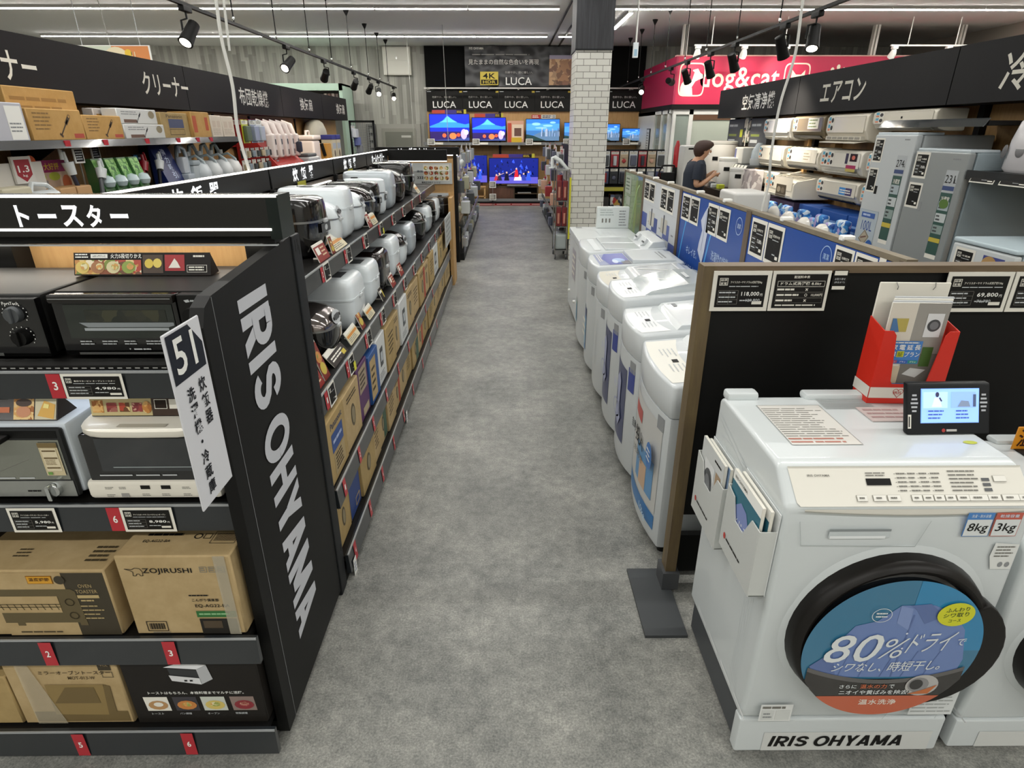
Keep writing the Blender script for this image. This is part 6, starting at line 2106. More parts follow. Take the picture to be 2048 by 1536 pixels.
def f_blue_a(b, ya, yb):
 b.rect(-yb, .13, -ya, 1.285, M_POSTER)
 pts = [(-3.22 + .07 * k, .50 + .62 * math.sin(k / 8 * PI / 2)) for k in range(9)]
 for k in range(8):
  b.line(pts[k], pts[k + 1], .03, LB, 2)
 b.text('洗濯・脱水容量の目安', -2.72, .985, .62, .055, C('#bcd4f0', .5), 2, .012)
 b.small(-2.9, .80, -2.3, .92, 3, C('#9dbbe3', .5), 2, .3, 4)
 board_cards(b, 2.86, 3.27, 1.08, 1.275)
 board_cards(b, 2.10, 2.40, 1.13, 1.28)
 b.ring(-2.46, 1.22, .045, .045, .004, C('#9dbbe3', .5), 3)
 b.text('清潔', -2.46, 1.22, .05, .025, C('#9dbbe3', .5), 3)
 b.ring(-2.0, 1.2, .05, .05, .004, C('#9dbbe3', .5), 3)
 b.text('清潔', -2.0, 1.2, .05, .025, C('#9dbbe3', .5), 3)
 b.rect(-2.10, 1.13, -2.06, 1.29, M_PAPER, 3)
def f_blue_b(b, ya, yb):
 b.rect(-yb, .13, -ya, 1.285, M_POSTER)
 for off in (0, .58):
  pts = [(-4.63 + off + .04 * k, .62 + .58 * math.sin(k / 6 * PI / 2)) for k in range(7)]
  for k in range(6):
   b.line(pts[k], pts[k + 1], .022, LB, 2)
 LT = C('#b9cdea', .5)
 b.text('キレイを、', -4.28, .90, .26, .055, LT, 2, .006)
 b.text('がんばる人に。', -4.28, .78, .40, .055, LT, 2, .006)
 b.text('洗濯機の', -4.32, .64, .35, .075, C('#cfc67a', .5), 2, .02)
 b.text('洗濯機の特徴', -3.70, .96, .32, .06, LT, 2, .006)
 b.small(-3.9, .72, -3.5, .84, 2, C('#7f9fd6', .5), 2, .3, 3)
 b.rect(-3.98, .58, -3.55, .64, C('#3f62b5', .5), 2)
 sh = C('#c9cfdf', .5)
 b.poly([(-4.14, 1.14), (-4.08, 1.20), (-4.03, 1.24), (-3.97, 1.23), (-3.9, 1.16), (-3.93, 1.10), (-3.97, 1.13), (-4.0, .95), (-4.03, .86), (-4.14, .94), (-4.13, .99), (-4.09, 1.08)], sh, 3)
 b.line((-4.03, 1.22), (-4.07, .95), .012, C('#a9b2c9', .5), 4)
 board_cards(b, 4.20, 4.63, 1.09, 1.275)
 board_cards(b, 3.60, 4.02, 1.08, 1.27)
 b.ring(-3.45, 1.20, .05, .05, .004, LT, 3)
 b.text('清潔', -3.45, 1.20, .055, .028, LT, 3)
def f_check(b, ya, yb):
 b.rect(-yb, .13, -ya, 1.285, C('#c9cdd0', .4))
 navy, mid_ = C('#2b3f86', .4), C('#4b5ca0', .4)
 w = (yb - ya) / 6
 hh = .125
 for r in range(7):
  for c in range(6):
   if (r + c) % 2 == 0:
    b.rect(-yb + c * w, .985 - hh * (r + 1), -yb + (c + 1) * w, .985 - hh * r, navy if (r * 3 + c) % 4 else mid_, 2)
   else:
    b.small(-yb + c * w + w * .3, .985 - hh * r - hh * .6, -yb + c * w + w * .7, .985 - hh * r - hh * .4, 1, M_MGREY, 2, .5, c + r)
 for c in (1.4, 3.6):
  b.rect(-yb + c * w, .90, -yb + (c + 1) * w, 1.02, C('#bdbab0', .5), 3)
  b.rect(-yb + (c + .4) * w, .90, -yb + (c + .55) * w, 1.05, C('#3c4150', .5), 4)
 b.rect(-yb, 1.07, -ya, 1.074, M_LGREY, 2)
 board_cards(b, 5.52, 5.95, 1.10, 1.27)
 board_cards(b, 4.86, 5.3, 1.08, 1.27)
def f_green(b, ya, yb):
 b.rect(-yb, .13, -ya, 1.285, noise_mat('green_poster', [(.35, '#567f57'), (.65, '#7d9f74')], 2.2, rough=.2, coat=.5))
 pts = [(-6.5 + .04 * k, .75 + .45 * math.sin(k / 8 * PI / 2)) for k in range(9)]
 for k in range(8):
  b.line(pts[k], pts[k + 1], .02, C('#a9c58d', .4), 2)
 b.rect(-6.9, 1.08, -6.6, 1.26, C('#a9b3a5', .5), 3)
 b.small(-6.87, 1.10, -6.63, 1.24, 4, C('#5f6f5f', .5), 4, .4, 2)
 b.rect(-6.82, .96, -6.6, 1.05, C('#a9b3a5', .5), 3)
board('blue poster board next to the black board, price cards along its top', 1.955, 3.33, f_blue_a)
board('blue poster board with hanging shirt picture', 3.33, 4.69, f_blue_b)
board('blue and white checkered poster board behind the washing machines', 4.69, 6.0, f_check)
board('glossy green poster board nearest the brick pillar', 6.0, 7.0, f_green)
# ================================================================ top loading washing machines
def wplan(w, d, bulge, inset=0.0, y0=0.0, seg=8):
 hw = w / 2 - inset
 pts = []
 for k in range(seg + 1):
  u = -1 + 2 * k / seg
  pts.append((u * (hw - .012), y0 + inset - bulge * (1 - u * u)))
 pts += [(hw - .003, y0 + inset + .006), (hw, y0 + inset + .02), (hw, d - inset - .02), (hw - .02, d - inset)]
 pts += [(-hw + .02, d - inset), (-hw, d - inset - .02), (-hw, y0 + inset + .02), (-hw + .003, y0 + inset + .006)]
 return pts
def wring(w, d, bulge, z, inset=0.0, slope=None, y0=0.0):
 """slope(y) raises the ring's points"""
 return [(x, y, z + (slope(y) if slope else 0)) for x, y in wplan(w, d, bulge, inset, y0)]
def cface(b, u0, z0, u1, z1, m, w, bulge, k=1, seg=6):
 """print wrapped over the bowed front"""
 vs, fs = [], []
 for i in range(seg + 1):
  u = u0 + (u1 - u0) * i / seg
  y = -bulge * (1 - (u / (w / 2 - .012)) ** 2) - .0008 * k - .0006
  vs += [(u, y, z0), (u, y, z1)]
 for i in range(seg):
  fs.append((2 * i, 2 * i + 2, 2 * i + 3, 2 * i + 1))
 b.add(vs, fs, m, True)
def top_washer(label, y0, y1, h, rise, style, poster=None):
 w, d, bl = y1 - y0, .60, .032
 t = thing('washing_machine', label, 'washing machine', (.63, (y0 + y1) / 2, 0), UP, 'row of white washing machines')
 mt = C('#cdd2d3', .3, coat=.3)
 mt2 = C('#d3d6d4', .35, coat=.2)
 b = B()
 b.loft([wring(w, d, bl, .055, .02), wring(w, d, bl, .06, .006), wring(w, d, bl, .09), wring(w, d, bl, h - .14)], mt)
 b.build('body', t)
 b = B()
 sl = lambda y: max(0, y) / d * rise
 b.loft([wring(w, d, bl, h - .137, .003), wring(w, d, bl, h - .13, -.001), wring(w, d, bl, h - .012, -.001, sl), wring(w, d, bl, h - .003, .004, sl), wring(w, d, bl, h, .012, sl)], mt)
 b.build('top_cover', t)
 for sx in (-1, 1):
  for yy in (.05, d - .08):
   B().lathe([(.02, 0), (.024, .03), (.02, .06)], (sx * (w / 2 - .07), yy, 0), M_BLACK, 10).build('foot', t)
 k = rise / d
 def plane(b, eps=.0):
  b.on('p', o=(0, 0, h + eps), u=(1, 0, 0), v=(0, 1, k))
  b.e = .0012
 # control panel
 b = B()
 plane(b)
 hw = w / 2 - .035
 if style == 'ad':
  b.rect(-hw, .02, hw, .24, C('#8f97b5', .35))
  b.poly([(-hw, .24), (-hw, .10), (-.03, .06), (hw, .09), (hw, .24)], C('#2437a0', .3), 2)
  b.oval(.06, .17, .07, .045, C('#8fb0dd', .3), 3)
  b.oval(.10, .14, .06, .02, C('#c9d6ea', .3), 4)
  b.rect(.08, .18, hw, .24, C('#2a2b33', .3), 3)
  b.small(-hw + .02, .03, hw - .1, .06, 2, M_PAPER, 3, .4, 3)
 elif style == 'twin':
  b.rect(-hw, .14, hw, .36, C('#b9bfc0', .3))
  b.rect(-hw + .02, .05, hw - .02, .10, C('#e9eef0', .2), 2)
 else:
  vv, nn = [], 8
  for i in range(nn + 1):
   u = -1 + 2 * i / nn
   vv.append((u * hw, .005 - .02 * (1 - u * u)))
  for i in range(nn + 1):
   u = 1 - 2 * i / nn
   vv.append((u * hw, .145 - .04 * (1 - u * u)))
  b.poly(vv, {'beige': C('#cfcbbb', .35), 'cream': C('#e6e4d9', .35)}.get(style, C('#e3e6e6', .3)), 1)
  b.rect(-.0, .06, .035, .085, M_BLACK, 2)
  for i in range(4):
   b.small(-.13, .03 + i * .018, -.03, .045 + i * .018, 1, M_LGREY, 2, .35, i)
   b.small(.05, .03 + i * .018, .14, .045 + i * .018, 1, M_LGREY, 2, .35, i + 7)
 b.build('control_panel', t)
 # lid
 b = B()
 if style == 'glass':
  gm = C('#c3cbca', .08, alpha=.55)
  prof = [(.12, h + .01), (.16, h + .035), (.36, h + .045 + rise * .6), (.48, h + .035 + rise * .8), (.55, h + .01 + rise * .9), (.55, h + rise * .85), (.12, h + .0)]
  b.prism(prof, 'x', -hw + .01, hw - .01, gm)
  b.on('p', o=(0, .16, h + .036), u=(1, 0, 0), v=(0, .2, .012 + rise * .6))
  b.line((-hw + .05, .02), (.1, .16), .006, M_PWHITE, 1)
  b.rect(-.06, .22, .06, .24, M_LGREY, 1)
 elif style == 'twin':
  b.rbox(-hw, .0, .13, .42, h + .002, h + .02, C('#cfd5d6', .2, coat=.4), .01)
  b.rbox(.01, hw, .13, .42, h + .002, h + .02, C('#cfd5d6', .2, coat=.4), .01)
 elif style == 'ad':
  b.rbox(-hw, hw, .245, .55, h + rise * .3, h + rise * .95 + .012, mt, .01)
  b.on('p', o=(0, 0, h + .016), u=(1, 0, 0), v=(0, 1, k))
  b.small(-.1, .42, .15, .5, 3, M_MGREY, 2, .4, 3)
 else:
  lm = C('#d5dadb', .2, coat=.5)
  prof = [(.16, h + .004), (.19, h + .028 + rise * .2), (.52, h + .028 + rise * .85), (.56, h + .01 + rise * .9), (.56, h - .01 + rise * .8), (.16, h - .01)]
  bprism(b, prof, 'x', -hw, hw, lm, .008)
  b.on('p', o=(0, .19, h + .029 + rise * .2), u=(1, 0, 0), v=(0, .33, rise * .65))
  if style == 'beige':
   b.frame(-hw + .03, .02, hw - .03, .3, .012, C('#eef0f0', .2), 2)
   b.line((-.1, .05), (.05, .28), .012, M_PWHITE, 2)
  else:
   b.rect(.02, .10, .16, .17, C('#9a9b98', .4), 2)
   b.rect(.03, .105, .15, .155, C('#b5b6b3', .4), 3)
   b.rect(-.16, .04, -.1, .06, M_MGREY, 2)
 b.build('lid', t)
 if style == 'twin':
  b = B()
  bprism(b, [(.43, h), (.49, h + .07), (.58, h + .08), (.60, h)], 'x', -hw, hw, mt, .012)
  b.build('rear_console', t)
  for u in (-.13, .13):
   b = B()
   d_ = Vector((0, -.07, .06)).normalized()
   c = Vector((u, .46, h + .036))
   b.tube([c, c + d_ * .02, c + d_ * .022], .038, M_LGREY, 16, [.04, .036, .0])
   b.tube([c + d_ * .02 + Vector((-.03, 0, 0)), c + d_ * .02 + Vector((.03, 0, 0))], .007, M_DGREY, 8)
   b.build('dial', t)
 # front poster
 if poster:
  b = B()
  poster(b, w, bl, h)
  b.build('front_poster', t)
 b = B()
 cface(b, w / 2 - .10, h - .22, w / 2 - .04, h - .16, M_MGREY, w, bl)
 b.build('maker_plate', t)
 return t
def po_10(b, w, bl, h):
 cface(b, -w * .36, .20, w * .42, h - .19, C('#c4c4c0', .4), w, bl, 1)
 cface(b, -w * .36, .12, w * .42, .19, C('#3474ad', .4), w, bl, 1)
 cface(b, -w * .32, h - .30, -w * .02, h - .24, C('#b54a42', .4), w, bl, 2)
 cface(b, -w * .1, .24, w * .34, .42, C('#5f93c0', .4), w, bl, 2)
 cface(b, w * .02, .24, w * .2, .36, C('#c9a98a', .4), w, bl, 3)
 b.on('front', -bl - .004)
 for k, s in enumerate('投入'):
  b.text(s, w * .0 + .07 * k - .05, h - .37, .07, .08, M_INK, 3, .02)
 b.text('自動', -w * .24, h - .36, .08, .05, M_INK, 3, .02)
 b.text('洗剤を', -w * .04, h - .45, .16, .035, M_INKG, 3, .01)
 b.oval(w * .3, h - .36, .05, .06, C('#2f6fb5', .4), 4, 18)
 b.small(w * .3 - .035, h - .39, w * .3 + .035, h - .33, 3, M_PWHITE, 5, .4, 2)
 b.text('10kg', w * .25, .155, .11, .04, C('#b9d6ea', .4), 3, .01)
def po_navy(b, w, bl, h):
 cface(b, -w * .40, .18, w * .22, h - .23, C('#3f4568', .35), w, bl, 1)
 cface(b, w * .26, h - .32, w * .42, h - .20, C('#39478f', .35), w, bl, 1)
 b.on('front', -bl - .003)
 cl = C('#9fa5c3', .4)
 b.poly([(-.06, h - .32), (-.02, h - .28), (.02, h - .32), (.015, h - .45), (.05, h - .52), (.0, h - .58), (-.07, h - .52), (-.035, h - .45)], cl, 2)
 b.text('洗う', -w * .25, h - .38, .09, .05, C('#b9bcd6', .4), 2, .01)
 b.ring(-.06, h - .5, .08, .05, .01, cl, 2)
def po_side(b, w, bl, h):
 b.on('front', -bl - .003)
 for k in range(6):
  b.text('全自動洗濯機'[k], w * .1, h - .3 - k * .05, .03, .03, M_LGREY, 1, .01)
def po_wave(b, w, bl, h):
 cface(b, -w * .40, .16, w * .05, h - .36, C('#5f86b3', .4), w, bl, 1)
 cface(b, -w * .40, h - .42, w * .05, h - .36, C('#39456e', .4), w, bl, 2)
 cface(b, -w * .3, .2, -w * .0, .4, C('#9cc3d6', .4), w, bl, 2)
 b.on('front', -bl - .003)
 b.small(-w * .3, h - .6, w * .02, h - .44, 3, M_PAPER, 3, .4, 3)
def po_teal(b, w, bl, h):
 cface(b, -w * .44, .2, -w * .05, h - .48, C('#7fae9f', .4), w, bl, 1)
 cface(b, -w * .44, .2, -w * .05, .34, C('#5b96b5', .4), w, bl, 2)
top_washer('white top loading washing machine with 10kg poster, beside the black board', 2.05, 2.60, .81, .05, 'cream', po_10)
top_washer('white washing machine with navy poster, second from the black board', 2.62, 3.09, .825, .05, 'plain', po_navy)
top_washer('white washing machine with large clear lid, third from the black board', 3.11, 3.57, .865, .05, 'glass', po_navy)
top_washer('white washing machine with beige control strip, fourth from the black board', 3.59, 4.05, .815, .045, 'beige', po_side)
top_washer('white washing machine with blue advertisement on its top', 4.07, 4.52, .84, .03, 'ad', po_wave)
top_washer('white twin tub washing machine with two dials', 4.54, 5.16, .85, .03, 'twin', po_teal)
t = thing('chest_freezer', 'white chest freezer at the far end of the washing machine row', 'freezer', (.64, 5.72, 0), UP)
B().rbox(-.44, .44, .01, .58, .03, .74, M_WHITE, .015).build('body', t)
b = B().rbox(-.445, .445, 0, .585, .745, .805, M_WHITE, .012)
b.on('top', .8055)
b.small(-.2, .2, .15, .4, 4, M_LGREY, 1, .25, 3)
b.rect(-.42, .06, -.34, .12, M_MGREY)
b.build('lid', t)
b = B().on('front', .009)
b.rect(-.12, .38, .16, .66, C('#a9a4ac', .4))
b.small(-.1, .40, .14, .62, 4, M_PAPER, 2, .4, 4)
b.build('front_poster', t)
for u in (-.25, .2):
 B().lathe([(.014, 0), (.012, .02), (0, .022)], (u, .01, .2), M_PWHITE, 12, 'y').build('drain_cap', t)
for sx in (-.38, .38):
 for yy in (.06, .52):
  B().lathe([(.03, 0), (.03, .03)], (sx, yy, 0), M_BLACK, 10).build('foot', t)
b = B().rbox(.90, 1.22, 6.06, 6.12, .806, 1.01, C('#d3d9d6', .4), .006)
b.on('front', 6.06)
for k in range(3):
 b.rect(.95 + k * .035, .86, .965 + k * .035, .90, M_INKG)
b.small(.93, .92, 1.1, .99, 3, C('#a9b3b0', .4), 1, .4, 2)
b.small(1.12, .82, 1.2, .98, 6, M_MGREY, 1, .4, 5)
tag(b.build('instruction_board'), 'pale printed instruction board standing on the chest freezer', 'notice')
# ================================================================ black board behind the drum washers
t = thing('display_board', 'black display board with brown frame behind the drum washing machines', 'display board', (1.5, 1.9, 0))
b = B().box(.665, 2.9, 1.885, 1.915, .35, 1.285, M_BLACK)
b.build('panel', t, world=True)
M_OAKD = noise_mat('brown_frame_oak', [(.3, '#594a36'), (.7, '#70603f')], 5, (7, 7, .8), .5)
b = B().box(.627, .668, 1.87, 1.93, .04, 1.306, M_OAKD)
b.box(.668, 2.9, 1.87, 1.93, 1.283, 1.306, noise_mat('brown_rail_oak', [(.3, '#5d4d3a'), (.7, '#75634a')], 5, (.8, 7, 7), .5))
b.build('frame', t, world=True)
b = B().box(.50, .655, 1.62, 1.98, 0, .012, C('#3f4244', .5))
b.box(.615, .68, 1.855, 1.945, .012, .09, C('#46484a', .45))
b.build('foot_plate', t, world=True)
b = B().box(.668, 1.29, 1.955, 1.985, .02, .20, M_BLACK)
b.build('lower_beam', t, world=True)
bcards = ((.660, .846, 1.16, 1.291, '118,000', 'アイリスオーヤマ ドラム式洗濯機8kg', 'left price card reading 118,000 yen on the black board'), (.850, 1.036, 1.16, 1.291, None, 'ドラム式洗濯機 8.0kg', 'delivery fee card beside the 118,000 yen card'), (1.413, 1.625, 1.155, 1.286, '69,800', 'アイリスオーヤマ ドラム式洗濯機7.5kg', 'price card reading 69,800 yen on the black board'), (1.63, 1.82, 1.155, 1.286, None, '配送料金表', 'card right of the 69,800 yen price card'))
for i, (x0, x1, z0, z1, pr, nm, lb) in enumerate(bcards):
 b = B().box(x0, x1, 1.866, 1.8685, z0, z1, M_PAPER)
 b.on('front', 1.866)
 if i != 1:
  price_card(b, x0, z0, x1, z1, pr, nm, 1, 30 + i)
  if pr:
   b.text({'118,000': '129,800', '69,800': '76,780'}[pr], x0 + .135, z0 + .036, .045, .011, M_LGREY, 5, .01)
 else:
  w = x1 - x0
  b.rect(x0 + .01, z0 + .01, x1 - .01, z1 - .01, M_INK, 2)
  b.text('配送料金表', (x0 + x1) / 2, z1 - .019, .05, .009, M_PAPER, 3, .015)
  b.frame(x0 + .018, z1 - .05, x1 - .016, z1 - .032, .001, M_PAPER, 3)
  b.text(nm, (x0 + x1) / 2, z1 - .041, .13, .012, M_PAPER, 3, .02)
  for k, mk in enumerate('×○×'):
   z = z1 - .068 - k * .018
   b.frame(x0 + .018, z, x1 - .016, z + .016, .0007, M_INKG, 3)
   b.small(x0 + .02, z + .002, x0 + .095, z + .014, 1, M_PAPER, 3, .5, k)
   b.text(mk, x0 + .115, z + .008, .009, .009, M_PAPER, 3, .02)
   if k == 1:
    b.text('10,000円', x0 + .15, z + .008, .036, .009, M_PAPER, 3, .015)
  b.small(x0 + .02, z0 + .013, x1 - .02, z0 + .024, 1, M_PAPER, 3, .4, 7)
 tag(b.build('price_card'), lb, 'price card')
b = B().box(1.042, 1.09, 1.865, 1.869, 1.228, 1.292, M_INK)
b.on('front', 1.865)
b.rect(1.045, 1.277, 1.086, 1.291, M_PAPER)
b.rect(1.045, 1.231, 1.086, 1.242, M_PAPER)
b.text('お取り寄せ', 1.066, 1.265, .034, .007, M_LGREY, 1, .01)
b.text('(商品まで)', 1.066, 1.254, .034, .007, M_LGREY, 1, .01)
tag(b.build('notice_card'), 'tiny black and white notice beside the delivery fee card', 'notice')
# ================================================================ drum washing machines (right foreground)
DW = C('#d2d8d8', .3, coat=.35)
DPAN = C('#e2dfd4', .3, coat=.25)
def circ_band(cx, cz, R, v0, v1, n=40):
 """points of the slice of a disc between heights v0 and v1 (relative to its centre)"""
 v0, v1 = max(v0, -R * .9999), min(v1, R * .9999)
 a0, a1 = math.asin(v0 / R), math.asin(v1 / R)
 right = [(cx + R * math.cos(a0 + (a1 - a0) * i / n), cz + R * math.sin(a0 + (a1 - a0) * i / n)) for i in range(n + 1)]
 left = [(2 * cx - x, z) for x, z in reversed(right)]
 return right + left
def drum_washer(label, x, y, full):
 t = thing('drum_washing_machine', label, 'washing machine', (x, y, 0), 0, None)
 w = .30
 b = B()
 prof = [(.0, .155), (-.012, .30), (-.016, .60), (-.012, .82), (-.002, .876), (.075, .948), (.10, .953), (.455, .953), (.49, .94), (.49, .155)]
 bprism(b, prof, 'x', -w, w, DW, .014, 3)
 # raised lip at the back of the top and pressed lines on the side
 b.rbox(-w + .004, -w + .10, .44, .488, .945, .975, DW, .01)
 b.rbox(-.06, w - .004, .44, .488, .945, .97, DW, .01)
 b.on('left', -w - .0005)
 lm = C('#cdd3d4', .35, coat=.3)
 for k in range(4):
  u = -.40 + k * .115
  b.line((u, .19), (u + .085, .185), .007, C('#f4f7f7', .25), 1)
 for k in range(3):
  b.line((-.43 + k * .16, .84), (-.35 + k * .16, .845), .006, lm, 1)
 b.line((-.47, .90), (-.03, .80), .0025, lm, 1)
 b.line((-.47, .885), (-.02, .77), .002, lm, 1)
 for k in range(5):
  b.line((-.1 + k * .012, .2), (-.1 + k * .012, .72), .001, lm, 1)
 b.build('body', t)
 B().rbox(-.285, .285, .03, .485, .012, .158, C('#45494c', .5), .008).build('base', t)
 b = B().rbox(-.299, .298, -.004, .035, .018, .153, DW, .008, 2)
 b.on('front', -.0045)
 b.rect(-.22, .024, .27, .10, C('#d6d8d4', .4))
 if full:
  b.block('IRIS OHYAMA', -.004, .064, .39, .044, M_INK, 2, .19, .2)
 b.build('kick_panel', t)
 for sx in (-.25, .25):
  B().lathe([(.022, 0), (.026, .006), (.018, .015)], (sx, .06, 0), M_BLACK, 12).build('foot', t)
  B().lathe([(.022, 0), (.026, .006), (.018, .015)], (sx, .44, 0), M_BLACK, 12).build('foot', t)
 # control panel strip
 sl = Vector((0, .077, .072)).normalized()
 b = B().on('p', o=(0, -.0035, .8745), u=(1, 0, 0), v=sl)
 b.e = .0015
 pts = [(-.265 + .562 * i / 16, -.004 - .028 * math.sin(PI * min(1, i / 16 * .98)) if 0 < i else .0) for i in range(17)]
 top_ = [(.297, .098), (-.272, .098), (-.274, .09), (-.272, .012)]
 # lower edge wraps onto the front: build the strip in two bands
 b.poly([(-.27, .012), (-.262, .002), (.297, .002), (.297, .1), (-.276, .1)], DPAN, 1)
 b.line((-.276, .1), (.297, .1), .0025, C('#b9b7ad', .3), 2)
 b.text('IRIS OHYAMA', -.205, .078, .055, .0055, M_INKG, 2, .015)
 b.rect(-.092, .053, -.032, .070, M_BLACK, 2)
 for r in range(5):
  for c in range(4):
   b.small(-.015 + c * .028, .036 + r * .0105, .008 + c * .028, .043 + r * .0105, 1, M_INKG, 2, .5, r * 7 + c)
   b.oval(-.019 + c * .028, .039 + r * .0105, .0012, .0012, M_INKG, 2, 6)
 for r in range(6):
  b.small(.112, .036 + r * .0095, .185, .043 + r * .0095, 1, M_INKG, 2, .5, r + 40)
 for r in range(3):
  b.rect(.19, .037 + r * .0125, .209, .045 + r * .0125, C('#56585a', .4), 2)
 b.small(-.09, .074, -.03, .086, 2, M_INKG, 2, .45, 5)
 bw = [(-.112, .024), (-.07, .03), (-.035, .03), (.02, .024), (.047, .024), (.074, .024), (.101, .024), (.132, .03), (.168, .045), (.207, .03), (.246, .04), (.282, .03)]
 for u, ww in bw:
  b.rect(u - ww / 2 - .001, .0135, u + ww / 2 + .001, .0295, C('#a9a69b', .4), 2)
  b.rect(u - ww / 2, .0145, u + ww / 2, .0285, C('#e9e7de', .3), 3)
  b.small(u - ww * .3, .018, u + ww * .3, .025, 1, M_INKG, 4, .6, int(u * 1000))
 b.rect(.218, .060, .25, .076, C('#a9a69b', .4), 2)
 b.rect(.219, .061, .249, .075, C('#e9e7de', .3), 3)
 b.build('control_panel', t)
 b = B()
 b.on('front', -.0135)
 b.e = .0012
 n = 18
 up = [(-.258 + .555 * i / n, .877) for i in range(n + 1)]
 lo = [(-.258 + .555 * i / n, .876 - .016 * math.sin(PI * (.08 + .84 * i / n))) for i in range(n + 1)]
 for i in range(n):
  b.poly([lo[i], lo[i + 1], up[i + 1], up[i]], DPAN, 1)
  b.line(lo[i], lo[i + 1], .003, C('#a3a39b', .35), 2)
 b.build('control_panel_lip', t)
 # detergent drawer
 b = B().on('front', -.0165)
 ln = C('#b5bcbc', .4)
 for a_, c_ in (((-.265, .845), (-.25, .775)), ((-.25, .775), (.03, .770)), ((.03, .770), (.05, .845))):
  b.line(a_, c_, .0015, ln, 1)
 b.rect(-.188, .797, -.04, .822, C('#c9d0d1', .4), 1)
 b.rect(-.188, .816, -.04, .822, C('#8b9192', .4), 2)
 b.rect(-.185, .795, -.05, .803, C('#eef2f2', .25), 2)
 b.build('detergent_drawer', t)
 # door: ring, bulge of the handle, glass
 cx, cz = .012, .505
 b = B()
 RG = C('#1d1b19', .38)
 b.lathe([(.25, -.004), (.25, .008), (.245, .03), (.24, .045), (.228, .052), (.216, .046), (.21, .03)], (cx, -.012, cz), RG, 48, 'y', True, False)
 b.build('door_ring', t)
 b = B()
 pts = []
 for i in range(15):
  a = math.radians(-62 + 92 * i / 14)
  ex = .052 * math.sin(PI * i / 14) ** .8
  pts.append((cx + (.246 + ex) * math.cos(a), cz + (.246 + ex) * math.sin(a)))
 for i in range(15):
  a = math.radians(30 - 92 * i / 14)
  pts.append((cx + .215 * math.cos(a), cz + .215 * math.sin(a)))
 bprism(b, pts, 'y', -.066, -.012, RG, .008, 2)
 b.build('door_handle', t)
 b = B()
 b.lathe([(.25, -.004), (.263, -.003), (.268, .002), (.25, .008)], (cx, -.012, cz), DW, 48, 'y', True, False)
 b.build('door_surround', t)
 b = B()
 b.lathe([(.218, .03), (.20, .042), (.12, .05), (0, .052)], (cx, -.012, cz), C('#14171a', .05, coat=1), 40, 'y', True, False)
 b.build('door_glass', t)
 if full:
  # round printed card on the door
  b = B()
  R, pz = .226, cz - .022
  px_ = cx + .002
  b.on('front', -.0665)
  b.e = .0006
  b.poly([(px_ + R * math.cos(2 * PI * i / 64), pz + R * math.sin(2 * PI * i / 64)) for i in range(64)], C('#2b2826', .22, coat=.5), 0)
  b.poly(circ_band(px_, pz, R, -.098, R), C('#3a7798', .22, coat=.5), 1)
  # brighter right half of the background
  rb = [p for p in circ_band(px_, pz, R, .0, R) if p[0] >= px_ + .02]
  b.poly([(px_ + .02, pz)] + rb, C('#2f86b5', .22, coat=.5), 2)
  shirt = C('#6c84b8', .3, coat=.4)
  shirt2 = C('#5a70a4', .3, coat=.4)
  low = [p for p in circ_band(px_, pz, R * .995, -.098, -.06)]
  b.poly([(px_ - .182, pz - .09), (px_ + .182, pz - .09), (px_ + .192, pz - .03), (px_ + .168, pz + .07), (px_ + .125, pz + .125), (px_ + .07, pz + .15), (px_ - .01, pz + .15), (px_ - .06, pz + .10), (px_ - .11, pz + .085), (px_ - .16, pz - .0)], shirt, 3)
  b.poly([(px_ - .20, pz - .05), (px_ - .15, pz + .0), (px_ - .125, pz - .09), (px_ - .178, pz - .1)], shirt2, 4)
  b.poly([(px_ + .01, pz + .15), (px_ + .06, pz + .155), (px_ + .105, pz + .115), (px_ + .06, pz + .09), (px_ + .03, pz + .135)], shirt2, 4)
  b.poly([(px_ - .012, pz + .15), (px_ + .02, pz + .14), (px_ + .025, pz + .07), (px_ - .01, pz + .095)], C('#7f94c4', .3, coat=.4), 4)
  b.line((px_ + .028, pz + .12), (px_ + .02, pz - .09), .004, shirt2, 4)
  for v in (.06, .01, -.04):
   b.oval(px_ + .024, pz + v, .003, .003, C('#dfe3f0', .3), 5, 8)
  for q in range(5):
   b.line((px_ - .12 + q * .055, pz - .09), (px_ - .105 + q * .058, pz + .0), .002, shirt2, 4)
  # curved lower edge of the picture
  n = 20
  for i in range(n):
   u0_, u1_ = -.9 + 1.8 * i / n, -.9 + 1.8 * (i + 1) / n
   f = lambda u: -.112 + .055 * u * u
   e = lambda u: max(-math.sqrt(max(R * R - (u * R) ** 2, 0)) * .999, -.16)
   b.poly([(px_ + u0_ * R, pz + e(u0_)), (px_ + u1_ * R, pz + e(u1_)), (px_ + u1_ * R, pz + max(f(u1_), e(u1_))), (px_ + u0_ * R, pz + max(f(u0_), e(u0_)))], C('#292624', .22, coat=.5), 6)
   g = lambda u: max(-.098 + .055 * u * u, e(u))
   b.poly([(px_ + u0_ * R, pz + max(f(u0_), e(u0_))), (px_ + u1_ * R, pz + max(f(u1_), e(u1_))), (px_ + u1_ * R, pz + g(u1_)), (px_ + u0_ * R, pz + g(u0_))], C('#5d5b5a', .22, coat=.5), 6)
  b.poly(circ_band(px_, pz, R, -R, -.156), C('#c1603f', .3, coat=.4), 7)
  T = C('#dfe4e4', .35)
  b.text('80', px_ - .098, pz + .012, .135, .092, T, 8, .004, .28, .03)
  b.text('%', px_ + .002, pz + .012, .058, .066, T, 8, -.006, .35, .03)
  b.text('ドライ', px_ + .093, pz + .032, .105, .062, T, 8, -.004, .35, .07)
  b.text('で', px_ + .168, pz + .032, .022, .022, T, 8, .0, .2, .05)
  b.text('シワなし、', px_ - .075, pz - .052, .13, .03, T, 8, .004, .3, .0)
